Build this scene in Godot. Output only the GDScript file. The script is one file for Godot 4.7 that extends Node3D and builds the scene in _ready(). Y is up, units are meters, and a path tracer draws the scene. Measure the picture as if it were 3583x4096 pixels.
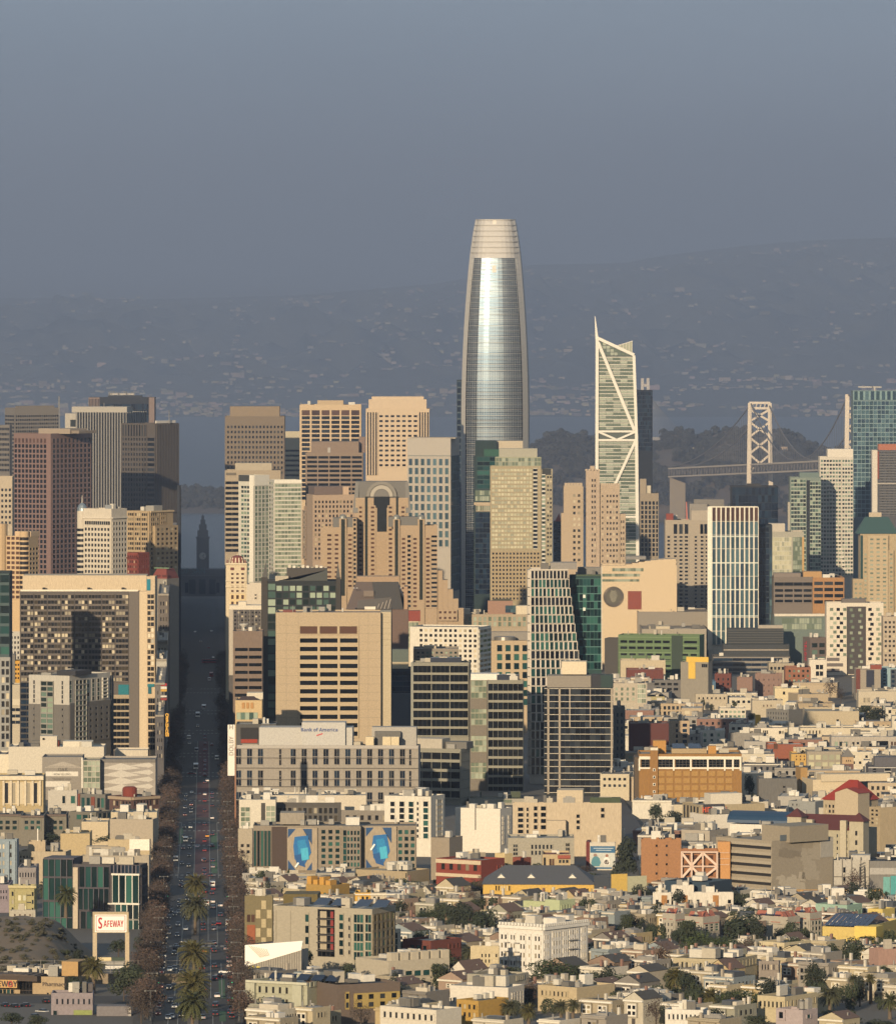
extends Node3D
# A hazy late-afternoon city seen along its main avenue from a hill: x right, y up, metres; the lens looks level along -z with a downward shift.
const F := 15000.0
const EYE := 275.0
const CROP := {"D": [0.0, 0.0, 1.0], "A": [0.0, 750.0, 0.2511], "B": [425.0, 750.0, 0.2511], "C": [850.0, 400.0, 0.279], "X": [875.0, 850.0, 0.2511], "E": [1300.0, 725.0, 0.2743],
	"F": [0.0, 1125.0, 0.2511], "G": [425.0, 1125.0, 0.2511], "H": [850.0, 1175.0, 0.2511], "I": [1300.0, 1150.0, 0.2743], "J": [0.0, 1575.0, 0.264], "K": [450.0, 1575.0, 0.264],
	"L": [900.0, 1575.0, 0.264], "N": [1318.5, 1575.0, 0.264], "O": [250.0, 1125.0, 0.1674], "P": [250.0, 1400.0, 0.1674], "Q": [250.0, 1700.0, 0.1699], "S": [1200.0, 1300.0, 0.1674], "T": [1491.5, 1300.0, 0.1674]}
const KNOTS := [[0.0, 190.0], [1500.0, 90.0], [2200.0, 53.0], [2500.0, 46.0], [3000.0, 30.0], [3500.0, 18.0], [4000.0, 12.0], [5000.0, 8.0], [6000.0, 4.0], [6760.0, 2.0]]
var rng := RandomNumberGenerator.new()
var mats := {}
var names := {}
var unit := {}
var grain: Texture2D
var streaks: Texture2D
var things := 0

static func g(z: float) -> float:
	for i in range(1, KNOTS.size()):
		if z <= KNOTS[i][0]:
			return lerpf(KNOTS[i - 1][1], KNOTS[i][1], (z - KNOTS[i - 1][0]) / (KNOTS[i][0] - KNOTS[i - 1][0]))
	return 0.0
static func at(u: float, v: float, z: float) -> Vector3:
	return Vector3((u - 896.0) * z / F, EYE - (v - 582.0) * z / F, -z)
static func zv(v: float) -> float:                     # distance at which the ground is seen at height v of the view
	var a := 1800.0
	var b := 6760.0
	for i in 40:
		var m := (a + b) / 2.0
		if 582.0 + (EYE - g(m)) * F / m > v: a = m
		else: b = m
	return a
static func zh(v: float, h: float) -> float:           # distance at which a roof h above the ground is seen at height v of the view
	var a := 1800.0
	var b := 6760.0
	for i in 40:
		var m := (a + b) / 2.0
		if 582.0 + (EYE - g(m) - h) * F / m > v: a = m
		else: b = m
	return a
func xm(z: float) -> float: return -77.6 - (z - 2300.0) * 0.0321    # centre line of the avenue

class MB:                                              # collects faces for one mesh
	var v := PackedVector3Array()
	var n := PackedVector3Array()
	var ix := PackedInt32Array()
	var uv := PackedVector2Array()
	func quad(a: Vector3, b: Vector3, c: Vector3, d: Vector3, nn: Vector3):
		var k := v.size()
		v.append_array([a, b, c, d]); n.append_array([nn, nn, nn, nn])
		if (b - a).cross(c - a).dot(nn) > 0.0: ix.append_array([k, k + 2, k + 1, k, k + 3, k + 2])
		else: ix.append_array([k, k + 1, k + 2, k, k + 2, k + 3])
	func q(a: Vector3, b: Vector3, c: Vector3, d: Vector3, out: Vector3):      # quad whose normal points along out's side
		var nn := (b - a).cross(c - a).normalized()
		quad(a, b, c, d, nn if nn.dot(out) >= 0.0 else -nn)
	func tri(a: Vector3, b: Vector3, c: Vector3, out: Vector3):
		var nn := (b - a).cross(c - a).normalized()
		if nn.dot(out) < 0.0: nn = -nn
		var k := v.size()
		v.append_array([a, b, c]); n.append_array([nn, nn, nn])
		if (b - a).cross(c - a).dot(nn) > 0.0: ix.append_array([k, k + 2, k + 1])
		else: ix.append_array([k, k + 1, k + 2])
	func box(x0: float, x1: float, y0: float, y1: float, z0: float, z1: float):
		quad(Vector3(x0, y0, z1), Vector3(x1, y0, z1), Vector3(x1, y1, z1), Vector3(x0, y1, z1), Vector3(0, 0, 1))
		quad(Vector3(x0, y0, z0), Vector3(x1, y0, z0), Vector3(x1, y1, z0), Vector3(x0, y1, z0), Vector3(0, 0, -1))
		quad(Vector3(x0, y0, z0), Vector3(x0, y0, z1), Vector3(x0, y1, z1), Vector3(x0, y1, z0), Vector3(-1, 0, 0))
		quad(Vector3(x1, y0, z0), Vector3(x1, y0, z1), Vector3(x1, y1, z1), Vector3(x1, y1, z0), Vector3(1, 0, 0))
		quad(Vector3(x0, y1, z0), Vector3(x1, y1, z0), Vector3(x1, y1, z1), Vector3(x0, y1, z1), Vector3(0, 1, 0))
		quad(Vector3(x0, y0, z0), Vector3(x1, y0, z0), Vector3(x1, y0, z1), Vector3(x0, y0, z1), Vector3(0, -1, 0))
	func prism(pts: Array, y0: float, y1: float, top := true):   # pts: Vector2(x, z) ring, convex
		var c := Vector2.ZERO
		for p in pts: c += p / pts.size()
		for i in pts.size():
			var a: Vector2 = pts[i]
			var b: Vector2 = pts[(i + 1) % pts.size()]
			var m := (a + b) / 2.0 - c
			q(Vector3(a.x, y0, a.y), Vector3(b.x, y0, b.y), Vector3(b.x, y1, b.y), Vector3(a.x, y1, a.y), Vector3(m.x, 0, m.y))
			if top: tri(Vector3(a.x, y1, a.y), Vector3(b.x, y1, b.y), Vector3(c.x, y1, c.y), Vector3.UP)
	func lathe(cx: float, cz: float, prof: Array, k := 12):      # prof: [radius, y] from bottom to top
		for j in prof.size() - 1:
			for i in k:
				var a := TAU * i / k
				var b := TAU * (i + 1) / k
				var da := Vector3(cos(a), 0, sin(a))
				var db := Vector3(cos(b), 0, sin(b))
				var o := Vector3(cx, 0, cz)
				var p0: Array = prof[j]
				var p1: Array = prof[j + 1]
				q(o + da * p0[0] + Vector3.UP * p0[1], o + db * p0[0] + Vector3.UP * p0[1], o + db * p1[0] + Vector3.UP * p1[1], o + da * p1[0] + Vector3.UP * p1[1], (da + db) + Vector3.UP * (0.5 if p1[0] < p0[0] else 0.0))
	func bar(a: Vector3, b: Vector3, r: float, r2 := -1.0):      # square bar, r to r2
		if r2 < 0.0: r2 = r
		var d := (b - a).normalized()
		var s := d.cross(Vector3.UP if absf(d.y) < 0.95 else Vector3.RIGHT).normalized()
		var t := s.cross(d)
		var c := [s + t, t - s, -s - t, s - t]
		for i in 4:
			var m: Vector3 = c[i]
			var k: Vector3 = c[(i + 1) % 4]
			q(a + m * r, a + k * r, b + k * r2, b + m * r2, m + k)
		q(a + c[0] * r, a + c[1] * r, a + c[2] * r, a + c[3] * r, -d)
		q(b + c[0] * r2, b + c[1] * r2, b + c[2] * r2, b + c[3] * r2, d)
	func mesh(mat: Material) -> ArrayMesh:
		var a := []
		a.resize(Mesh.ARRAY_MAX)
		a[Mesh.ARRAY_VERTEX] = v; a[Mesh.ARRAY_NORMAL] = n; a[Mesh.ARRAY_INDEX] = ix
		if uv.size() == v.size(): a[Mesh.ARRAY_TEX_UV] = uv
		var m := ArrayMesh.new()
		m.add_surface_from_arrays(Mesh.PRIMITIVE_TRIANGLES, a)
		m.surface_set_material(0, mat)
		return m

func M(hex: String, rough := 0.9, metal := 0.0, tex := 1) -> StandardMaterial3D:    # tex: 0 plain, 1 weathered wall, 2 streaked wall
	var key := "%s/%s/%s/%d" % [hex, rough, metal, tex]
	if not mats.has(key):
		var m := StandardMaterial3D.new()
		m.albedo_color = Color.html(hex); m.roughness = rough; m.metallic = metal
		var hue := m.albedo_color.h
		if hue > 0.03 and hue < 0.18:                    # dusty, weathered tones
			m.albedo_color.s *= 0.66 if m.albedo_color.s < 0.5 else 0.9
			if hue > 0.06 and hue < 0.1 and m.albedo_color.s < 0.35: m.albedo_color.h += 0.004
		m.albedo_color = (m.albedo_color.srgb_to_linear() * 0.74).linear_to_srgb()
		m.albedo_color.a = 1.0
		m.resource_name = "surface_" + hex
		if tex > 0:
			if tex == 1 and hex.hash() % 3 == 0: tex = 2
			m.albedo_texture = grain if tex == 1 else streaks
			m.uv1_triplanar = true; m.uv1_world_triplanar = true
			m.uv1_scale = Vector3(0.037, 0.037, 0.037) if tex == 1 else Vector3(0.05, 0.012, 0.05)
		mats[key] = m
	return mats[key]
func noise_tex(seed_: int, freq: float, lo: float, hi: float, oct: int) -> Texture2D:
	var t := NoiseTexture2D.new()
	t.width = 512; t.height = 512; t.seamless = true
	var n := FastNoiseLite.new()
	n.seed = seed_; n.frequency = freq; n.fractal_octaves = oct; n.fractal_gain = 0.6
	t.noise = n
	var r := Gradient.new()
	r.set_color(0, Color(lo, lo, lo)); r.set_color(1, Color(hi, hi, hi))
	t.color_ramp = r
	return t
const GLASS := {"d": ["101318", "161a20", "0c0e12", "1d2229", "14171c", "2b2f33"], "h": ["1a1a1a", "252320", "3a352c", "9a9078", "6d6552", "17191c", "1e1f22", "22211f"], "t": ["142a2a", "1d3b3a", "0f2022", "2c5049", "0d191c"],
	"g": ["666f60", "707969", "5a6457", "566053", "7a8271", "606a5c"], "n": ["0f1826", "14202f", "0c131e", "1a2938"], "c": ["98957a", "8f8d74", "9f9b82", "86866f", "767764"], "k": ["0b0d10", "0e1013", "13161a"],
	"b": ["4a626e", "557078", "40565f", "5f7a82", "3c5060"], "r": ["46332b", "3b2b25", "4e3a31"], "e": ["384a45", "54665c", "26302e", "6f7d6c", "1c2423"]}
func pane(code: String) -> Mesh:
	var set_: Array = GLASS[code]
	var hex: String = set_[rng.randi() % set_.size()]
	var key := hex + code
	if not unit.has(key):
		var m := StandardMaterial3D.new()
		var curtain := Color.html(hex).v > 0.42 and code != "b"
		m.albedo_color = Color.html(hex); m.roughness = 0.35 if curtain else 0.1; m.metallic = 0.55 if code == "b" else 0.0
		m.resource_name = "glass_" + hex
		var b := BoxMesh.new()
		b.size = Vector3.ONE; b.material = m
		unit[key] = b
	return unit[key]
func numbered(called: String) -> String:
	names[called] = names.get(called, -1) + 1
	return called if names[called] == 0 else "%s_%03d" % [called, names[called]]
func thing(called: String, label: String, category: String, where := Vector3.ZERO, turn := 0.0, group := "") -> Node3D:
	var o := Node3D.new()
	o.name = numbered(called); add_child(o)
	o.position = where; o.rotation.y = turn
	o.set_meta("label", label); o.set_meta("category", category)
	if group != "": o.set_meta("group", group)
	things += 1
	return o
func part(called: String, mesh: Mesh, parent: Node, where := Transform3D.IDENTITY) -> MeshInstance3D:
	var o := MeshInstance3D.new()
	o.mesh = mesh; o.transform = where
	var key := "%d/%s" % [parent.get_instance_id(), called]
	names[key] = names.get(key, -1) + 1
	o.name = called if names[key] == 0 else "%s_%03d" % [called, names[key]]
	parent.add_child(o)
	return o
func setting(called: String, mesh: Mesh, kind := "structure") -> MeshInstance3D:
	var o := part(called, mesh, self)
	o.set_meta("kind", kind)
	return o

class Bld:                                             # one building: local x along its left face (ends at x = 0), local z = 0 on that face, right face on x = 0
	var o                                              # the root script
	var n: Node3D
	var c: Array
	var k: float                                       # metres for one crop pixel
	var ca: float
	var sa: float
	var xc: float
	var z: float
	var base: float
	var wl: float
	var wr: float
	var h: float
	var col: Material
	var acc := {}
	var nw := 0
	func X(x: float) -> float: return (x - xc) * k / ca
	func R(x: float) -> float: return (x - xc) * k / sa
	func Y(y: float) -> float: return EYE - (c[1] + y * c[2] - 582.0) * z / F - base
	func mb(p: String, mat: Material) -> MB:              # a new piece each time, but walls and roofs grow in one mesh
		var key := [p, mat, 0 if p in ["wall", "roof", "window_panes", "lattice_mast", "vent_pipe"] else acc.size() + 1]
		if not acc.has(key): acc[key] = MB.new()
		return acc[key]
	func mat(v) -> Material: return v if v is Material else (col if v == "" else o.M(v))
	func bx(p: String, m, x0: float, x1: float, y0: float, y1: float, z0: float, z1: float):
		mb(p, mat(m)).box(x0, x1, y0, y1, z0, z1)
	func fb(face: String, b: MB, s0: float, s1: float, y0: float, y1: float, o0: float, o1: float):
		if face == "L": b.box(s0, s1, y0, y1, o0, o1)
		else: b.box(o0, o1, y0, y1, -s1, -s0)
	func f(face: String, p: String, m, x0: float, x1: float, y0: float, y1: float, o0 := 0.0, o1 := 0.4):      # slab on a face, given in crop pixels
		var s0 := X(x0) if face == "L" else R(x0)
		var s1 := X(x1) if face == "L" else R(x1)
		fb(face, mb(p, mat(m)), s0, s1, Y(y1), Y(y0), o0, o1)
	func w(face: String, x0: float, x1: float, y0: float, y1: float, nx: int, ny: int, fw: float, fh: float, gl: String, m = "", e := 0.35, off := 0.0):
		var s0 := X(x0) if face == "L" else R(x0)
		var s1 := X(x1) if face == "L" else R(x1)
		wm(face, s0, s1, Y(y1), Y(y0), nx, ny, fw, fh, gl, m, e, off)
	func wm(face: String, s0: float, s1: float, b0: float, b1: float, nx: int, ny: int, fw: float, fh: float, gl: String, m = "", e := 0.35, off := 0.0):
		var cw := (s1 - s0) / nx
		var rh := (b1 - b0) / ny
		var ww := cw * fw
		var wh := rh * fh
		var b := mb("wall", mat(m))
		if fw < 0.999:
			for i in nx + 1:
				var p0 := s0 if i == 0 else s0 + i * cw - (cw - ww) / 2.0
				var p1 := s1 if i == nx else s0 + i * cw + (cw - ww) / 2.0
				fb(face, b, p0, p1, b0, b1, off, off + e)
		if fh < 0.999:
			for j in ny + 1:
				var q0 := b0 if j == 0 else b0 + j * rh - (rh - wh) / 2.0
				var q1 := b1 if j == ny else b0 + j * rh + (rh - wh) / 2.0
				fb(face, b, s0, s1, q0, q1, off, off + e - 0.06)
		for j in ny:
			for i in nx:
				var cs := s0 + (i + 0.5) * cw
				var cy := b0 + (j + 0.5) * rh
				var pw := ww if fw < 0.999 else cw - 0.12
				var ph := wh if fh < 0.999 else rh - 0.12
				if nw >= 300 or pw < 0.02:
					fb(face, mb("window_panes", o.pane(gl).material), cs - pw / 2, cs + pw / 2, cy - ph / 2, cy + ph / 2, off + 0.02, off + 0.1)
				else:
					var t := Transform3D(Basis.from_scale(Vector3(pw + 0.04, ph + 0.04, 0.08)), Vector3(cs, cy, off + 0.06))
					if face == "R": t = Transform3D(Basis.from_scale(Vector3(0.08, ph + 0.04, pw + 0.04)), Vector3(off + 0.06, cy, -cs))
					var wn := MeshInstance3D.new()
					wn.mesh = o.pane(gl); wn.transform = t
					wn.name = "window" if nw == 0 else "window_%03d" % nw
					n.add_child(wn)
				nw += 1
	func rp(p: String, m, x0: float, x1: float, y: float, zb: float, dep: float, y1 = null):   # box standing on the roof, set back zb from the left face
		bx(p, m, X(x0), X(x1), h - 0.3 if y1 == null else Y(y1), Y(y), -zb - dep, -zb)
	func cl(count: int, seed_: int, hexes := ["c9c2b0", "9a968c", "d8d2c2", "6d6a64", "b5aa92"]):
		var r := RandomNumberGenerator.new()
		r.seed = seed_
		for i in count:
			var sx := r.randf_range(1.0, minf(6.0, wl * 0.25))
			var sz := r.randf_range(1.0, minf(5.0, wr * 0.3))
			var x := r.randf_range(-wl + sx + 0.8, -0.8 - sx)
			var zz := r.randf_range(-wr * 0.8, -1.2 - sz)
			var hh := r.randf_range(0.8, 3.2)
			if r.randf() < 0.25: mb("vent_pipe", o.M(hexes[i % hexes.size()])).lathe(x, zz, [[0.35, h - 0.2], [0.35, h + hh * 0.8], [0.6, h + hh * 0.8], [0.0, h + hh]], 7)
			else: bx("roof_unit", hexes[r.randi() % hexes.size()], x - sx / 2, x + sx / 2, h - 0.2, h + hh, zz - sz / 2, zz + sz / 2)
	func mast(x: float, y: float, zb: float, r := 0.25): mb("antenna", o.M("8a8a88")).bar(Vector3(X(x), h - 0.3, -zb), Vector3(X(x), Y(y), -zb), r, r * 0.5)
	func done():
		for key in acc:
			var p = o.part(key[0], acc[key].mesh(key[1]), n)
			if key[0] in ["window_panes", "roof_clutter"]: p.set_meta("kind", "stuff")

func B(crop: String, called: String, label: String, x0: float, xc: float, x1: float, yt: float, z: float, a: float, hex, dep := 24.0, roof := "8f887a", category := "building", group := "", par := 0.9) -> Bld:
	if z < 200.0: z = zh(CROP[crop][1] + yt * CROP[crop][2], z)        # a small number is the building's height
	var b := Bld.new()
	b.o = self
	b.c = CROP[crop]; b.k = b.c[2] * z / F
	b.ca = cos(deg_to_rad(a)); b.sa = sin(deg_to_rad(maxf(a, 0.6)))
	b.xc = xc; b.z = z; b.base = g(z)
	b.wl = (xc - x0) * b.k / b.ca
	b.wr = (x1 - xc) * b.k / b.sa if x1 > xc and a > 1.0 else dep
	b.col = hex if hex is Material else M(hex)
	b.h = b.Y(yt)
	b.n = thing(called, label, category, Vector3((b.c[0] + xc * b.c[2] - 896.0) * z / F, b.base, -z), -deg_to_rad(a), group)
	b.bx("wall", b.col, -b.wl, 0, -6, b.h - par, -b.wr, 0)
	if par > 0.0:
		b.bx("wall", b.col, -b.wl, 0, b.h - par, b.h, -0.4, 0)
		b.bx("wall", b.col, -b.wl, 0, b.h - par, b.h, -b.wr, -b.wr + 0.4)
		b.bx("wall", b.col, -b.wl, -b.wl + 0.4, b.h - par, b.h, -b.wr + 0.4, -0.4)
		b.bx("wall", b.col, -0.4, 0, b.h - par, b.h, -b.wr + 0.4, -0.4)
	b.bx("roof", roof, -b.wl + 0.4, -0.4, b.h - par + 0.02, b.h - par + 0.12, -b.wr + 0.4, -0.4)
	return b

func lettering(parent: Node, called: String, s: String, size: float, hex: String, t: Transform3D, depth := 0.12, serif := false, bold := false):
	var tm := TextMesh.new()
	var fnt := SystemFont.new()
	fnt.font_names = PackedStringArray(["Droid Serif" if serif else "Droid Sans"])
	if bold: fnt.font_weight = 700
	tm.font = fnt; tm.text = s; tm.font_size = 64; tm.pixel_size = size / 64.0; tm.depth = depth; tm.curve_step = 4.0
	tm.material = M(hex, 0.7, 0.0, 0)
	part(called, tm, parent, t)

func _ready():
	rng.seed = 11
	var cam := Camera3D.new()
	cam.name = "camera"; add_child(cam)
	cam.projection = Camera3D.PROJECTION_FRUSTUM
	cam.near = 10.0; cam.far = 60000.0
	cam.size = 2.0 * 10.0 * 1024.5 / F
	cam.frustum_offset = Vector2(0, -10.0 * (1024.5 - 582.0) / F)
	cam.position = Vector3(0, EYE, 0); cam.current = true
	var we := WorldEnvironment.new()
	we.name = "world_environment"; add_child(we)
	var e := Environment.new()
	we.environment = e
	e.background_mode = Environment.BG_SKY
	var sm := ProceduralSkyMaterial.new()
	sm.sky_top_color = Color8(128, 142, 155); sm.sky_horizon_color = Color8(83, 90, 103); sm.sky_curve = 0.02
	sm.ground_horizon_color = Color8(83, 90, 103); sm.ground_bottom_color = Color8(70, 68, 66)
	var veil := NoiseTexture2D.new()                   # faint uneven layers of high haze
	veil.width = 512; veil.height = 1024; veil.seamless = true
	veil.noise = FastNoiseLite.new()
	veil.noise.seed = 14; veil.noise.frequency = 0.07; veil.noise.fractal_octaves = 4
	var vr := Gradient.new()
	vr.set_color(0, Color(0, 0, 0)); vr.set_color(1, Color(0.22, 0.225, 0.23))
	veil.color_ramp = vr
	sm.sky_cover = veil
	e.sky = Sky.new()
	e.sky.sky_material = sm
	e.tonemap_mode = Environment.TONE_MAPPER_LINEAR
	e.tonemap_exposure = 1.5
	e.volumetric_fog_enabled = true; e.volumetric_fog_density = 0.00002; e.volumetric_fog_albedo = Color(0.84, 0.9, 1.0); e.volumetric_fog_anisotropy = 0.5
	e.sdfgi_enabled = true; e.ssao_enabled = true; e.ssil_enabled = true
	var sun := DirectionalLight3D.new()
	sun.name = "sun"; add_child(sun)
	sun.light_energy = 1.6; sun.light_color = Color(1.0, 0.9, 0.75); sun.light_angular_distance = 0.5; sun.shadow_enabled = true
	var az := deg_to_rad(16.0)
	var el := deg_to_rad(12.0)
	sun.look_at_from_position(Vector3.ZERO, Vector3(sin(az) * cos(el), -sin(el), -cos(az) * cos(el)))
	var bank := FogVolume.new()                        # thicker haze lying over the bay and the hills
	bank.name = "haze_bank"; bank.shape = RenderingServer.FOG_VOLUME_SHAPE_BOX; bank.size = Vector3(9000, 700, 22000); bank.position = Vector3(0, 340, -16100)
	var fm := FogMaterial.new()
	fm.density = 0.000108; fm.albedo = Color(0.55, 0.62, 0.745)
	bank.material = fm
	add_child(bank)
	bank.set_meta("kind", "stuff")
	grain = noise_tex(3, 0.045, 0.86, 1.0, 5)
	streaks = noise_tex(8, 0.045, 0.84, 1.0, 4)
	land()
	bay_bridge()
	avenue()
	skyline_left()
	skyline_centre()
	skyline_right()
	midtown_left()
	midtown_centre()
	midtown_right()
	lower_left()
	lower_centre()
	lower_right()
	planting()
	house_rows()
	traffic()
	print("things ", things)

func heightfield(x0: float, x1: float, nx: int, z0: float, z1: float, nz: int, fy: Callable) -> MB:
	var b := MB.new()
	for j in nz + 1:
		for i in nx + 1:
			var x := lerpf(x0, x1, float(i) / nx)
			var z := lerpf(z0, z1, float(j) / nz)
			b.v.append(Vector3(x, fy.call(x, z), -z))
			var d := 4.0
			b.n.append(Vector3(fy.call(x - d, z) - fy.call(x + d, z), 2 * d, -(fy.call(x, z - d) - fy.call(x, z + d))).normalized())
	for j in nz:
		for i in nx:
			var k := j * (nx + 1) + i
			b.ix.append_array([k, k + nx + 1, k + 1, k + 1, k + nx + 1, k + nx + 2])
	return b
func prof(pts: Array, u: float) -> float:
	for i in range(1, pts.size()):
		if u <= pts[i][0]: return lerpf(pts[i - 1][1], pts[i][1], clampf((u - pts[i - 1][0]) / (pts[i][0] - pts[i - 1][0]), 0, 1))
	return pts[-1][1]
func blob(seed_: int, leaves: int, rx: float, ry: float, size: float, lumps := 9) -> MB:        # foliage: small leaf faces on uneven lumps round (0, ry, 0)
	var r := RandomNumberGenerator.new()
	r.seed = seed_
	var cs := []
	for i in lumps:
		var a := r.randf() * TAU
		var d := sqrt(r.randf()) * 0.62
		cs.append([Vector3(cos(a) * d * rx, ry * (0.35 + 1.3 * r.randf() * (1.0 - 0.35 * d)), sin(a) * d * rx), r.randf_range(0.3, 0.5)])
	var b := MB.new()
	for i in leaves:
		var cc: Array = cs[r.randi() % cs.size()]
		var dir := Vector3(r.randfn(), r.randfn() * 0.9 + 0.15, r.randfn()).normalized()
		var p: Vector3 = cc[0] + Vector3(dir.x * rx, dir.y * ry, dir.z * rx) * cc[1] * (0.75 + 0.35 * r.randf())
		var t := dir.cross(Vector3(r.randfn(), r.randfn(), r.randfn())).normalized()
		var s := (dir + Vector3(r.randfn(), r.randfn(), r.randfn()) * 0.45).cross(t).normalized()
		var l := size * r.randf_range(0.6, 1.3)
		b.q(p - t * l, p - s * l * 0.5, p + t * l, p + s * l * 0.5, dir)
	return b

func land():
	var b := MB.new()
	for i in range(1, KNOTS.size()):
		var a: Array = KNOTS[i - 1]
		var c: Array = KNOTS[i]
		b.q(Vector3(-2500, a[1], -a[0]), Vector3(2500, a[1], -a[0]), Vector3(2500, c[1], -c[0]), Vector3(-2500, c[1], -c[0]), Vector3.UP)
	b.box(-2500, 2500, -3, 2, -6765, -6760)
	setting("ground", b.mesh(M("5f5a52", 0.95)))
	var wm := M("222c34", 0.38, 0.0, 0)
	wm.normal_enabled = true
	var nt := NoiseTexture2D.new()
	nt.width = 512; nt.height = 512; nt.seamless = true; nt.as_normal_map = true; nt.bump_strength = 6.0
	nt.noise = FastNoiseLite.new()
	nt.noise.seed = 5; nt.noise.frequency = 0.03
	wm.normal_texture = nt; wm.normal_scale = 0.7
	wm.uv1_triplanar = true; wm.uv1_world_triplanar = true; wm.uv1_scale = Vector3(0.02, 0.02, 0.02)
	b = MB.new()
	b.quad(Vector3(-6000, 0, -6700), Vector3(6000, 0, -6700), Vector3(6000, 0, -17500), Vector3(-6000, 0, -17500), Vector3.UP)
	setting("bay_water", b.mesh(wm))
	# hills across the bay
	var n1 := FastNoiseLite.new()
	n1.seed = 21; n1.frequency = 0.0011; n1.fractal_octaves = 5
	var ridge := [[-400, 590], [0, 598], [300, 600], [600, 592], [880, 568], [1000, 545], [1060, 531], [1250, 528], [1330, 512], [1500, 492], [1620, 482], [1792, 476], [2200, 470]]
	var fh := func(x: float, z: float) -> float:
		var u := 896.0 + x * F / 25000.0
		var top: float = EYE - (prof(ridge, u) - 582.0) * 25000.0 / F
		var t := clampf((z - 16400.0) / 8600.0, 0.0, 1.0)
		var s := t * 0.55 + t * t * 0.45
		return -6.0 + 8.0 * clampf((z - 16200.0) / 200.0, 0, 1) + top * s + (n1.get_noise_2d(x, z) * 130.0 - absf(n1.get_noise_2d(x * 2.3 + 900.0, z * 1.4)) * 190.0 + 40.0) * smoothstep(0.05, 0.5, t) * (1.0 - smoothstep(0.75, 1.0, t))
	var hm := M("4a4a3c", 0.95)
	setting("hills", heightfield(-3600, 3600, 130, 16200, 25600, 90, fh).mesh(hm))
	var r := RandomNumberGenerator.new()
	r.seed = 77
	var bm := BoxMesh.new()
	bm.size = Vector3.ONE
	var vm := StandardMaterial3D.new()
	vm.vertex_color_use_as_albedo = true; vm.roughness = 0.9
	bm.material = vm
	var spots := []
	var n2 := FastNoiseLite.new()
	n2.seed = 4; n2.frequency = 0.0016
	while spots.size() < 4600:
		var z := 16350.0 + 8300.0 * pow(r.randf(), 1.25)
		var x := r.randf_range(-0.075, 0.075) * z
		if n2.get_noise_2d(x, z) + r.randf_range(-0.25, 0.25) < 0.06: continue
		spots.append(Vector3(x, fh.call(x, z), -z))
	var mm := MultiMesh.new()
	mm.transform_format = MultiMesh.TRANSFORM_3D; mm.use_colors = true; mm.mesh = bm; mm.instance_count = spots.size()
	for i in spots.size():
		var big := r.randf() < 0.06
		var s := Vector3(r.randf_range(9, 24), r.randf_range(5, 10), r.randf_range(9, 16)) * (1.3 if big else 0.7)
		mm.set_instance_transform(i, Transform3D(Basis(Vector3.UP, r.randf_range(-0.4, 0.4)) * Basis.from_scale(s), spots[i] + Vector3(0, s.y * 0.3, 0)))
		var t := r.randf_range(0.09, 0.33)  # house tones held low to take in tree shade and haze
		mm.set_instance_color(i, Color(t, t * r.randf_range(0.72, 0.95), t * r.randf_range(0.5, 0.85)))
	var mi := MultiMeshInstance3D.new()
	mi.name = "hillside_houses"; mi.multimesh = mm
	add_child(mi)
	mi.set_meta("kind", "stuff"); mi.set_meta("label", "mass of tiny pale houses spread over the hazy hills"); mi.set_meta("category", "houses")
	# islands in the bay
	var isl := [[1010, 1045], [1050, 905], [1100, 876], [1180, 880], [1290, 895], [1340, 868], [1400, 878], [1450, 858], [1500, 872], [1560, 870], [1620, 900], [1700, 915], [1800, 960], [1900, 1045]]
	var fi := func(x: float, z: float) -> float:
		var u := 896.0 + x * F / 9350.0
		var top: float = maxf(0.0, EYE - (prof(isl, u) - 582.0) * 9350.0 / F)
		var t := clampf((z - 8900.0) / 450.0, 0, 1)
		var s: float = sqrt(t) if z < 9350.0 else maxf(0.0, 1.0 - (z - 9350.0) / 500.0)
		return -3.0 + top * s + n1.get_noise_2d(x * 6.0, z * 6.0) * 14.0 * s
	setting("island", heightfield(70, 640, 60, 8890, 9860, 40, fi).mesh(M("6b5640", 0.95)))
	var low := [[150, 1030], [340, 1005], [365, 985], [420, 985], [470, 995], [600, 1030]]
	var fl := func(x: float, z: float) -> float:
		var u := 896.0 + x * F / 9400.0
		return -2.0 + maxf(0.0, EYE - (prof(low, u) - 582.0) * 9400.0 / F) * clampf((z - 9240.0) / 120.0, 0, 1)
	setting("low_island", heightfield(-480, -180, 30, 9230, 9700, 16, fl).mesh(M("5c4a38", 0.95)))
	var bl := blob(5, 260, 9.0, 8.0, 2.6)
	for job in [["island_woods", fi, 70.0, 640.0, 8905.0, 9500.0, 4600, -0.1], ["low_island_woods", fl, -480.0, -180.0, 9262.0, 9420.0, 420, -0.4]]:
		mm = MultiMesh.new()
		mm.transform_format = MultiMesh.TRANSFORM_3D; mm.use_colors = true
		var lm := M("ffffff", 0.9, 0.0, 0).duplicate()
		lm.vertex_color_use_as_albedo = true
		mm.mesh = bl.mesh(lm)
		var pts := []
		for tries in 40000:
			if pts.size() >= job[6]: break
			var x := r.randf_range(job[2], job[3])
			var z := r.randf_range(job[4], job[5])
			var y: float = job[1].call(x, z)
			if y < 5.0 or n2.get_noise_2d(x * 9.0, z * 9.0) < job[7]: continue
			var u := 896.0 + x * F / z
			if job[7] > -0.1 and u > 1290 and u < 1425 and y > 25 and y < 70 and r.randf() < 0.93: continue
			pts.append(Vector3(x, y - 1.5, -z))
		mm.instance_count = pts.size()
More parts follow.
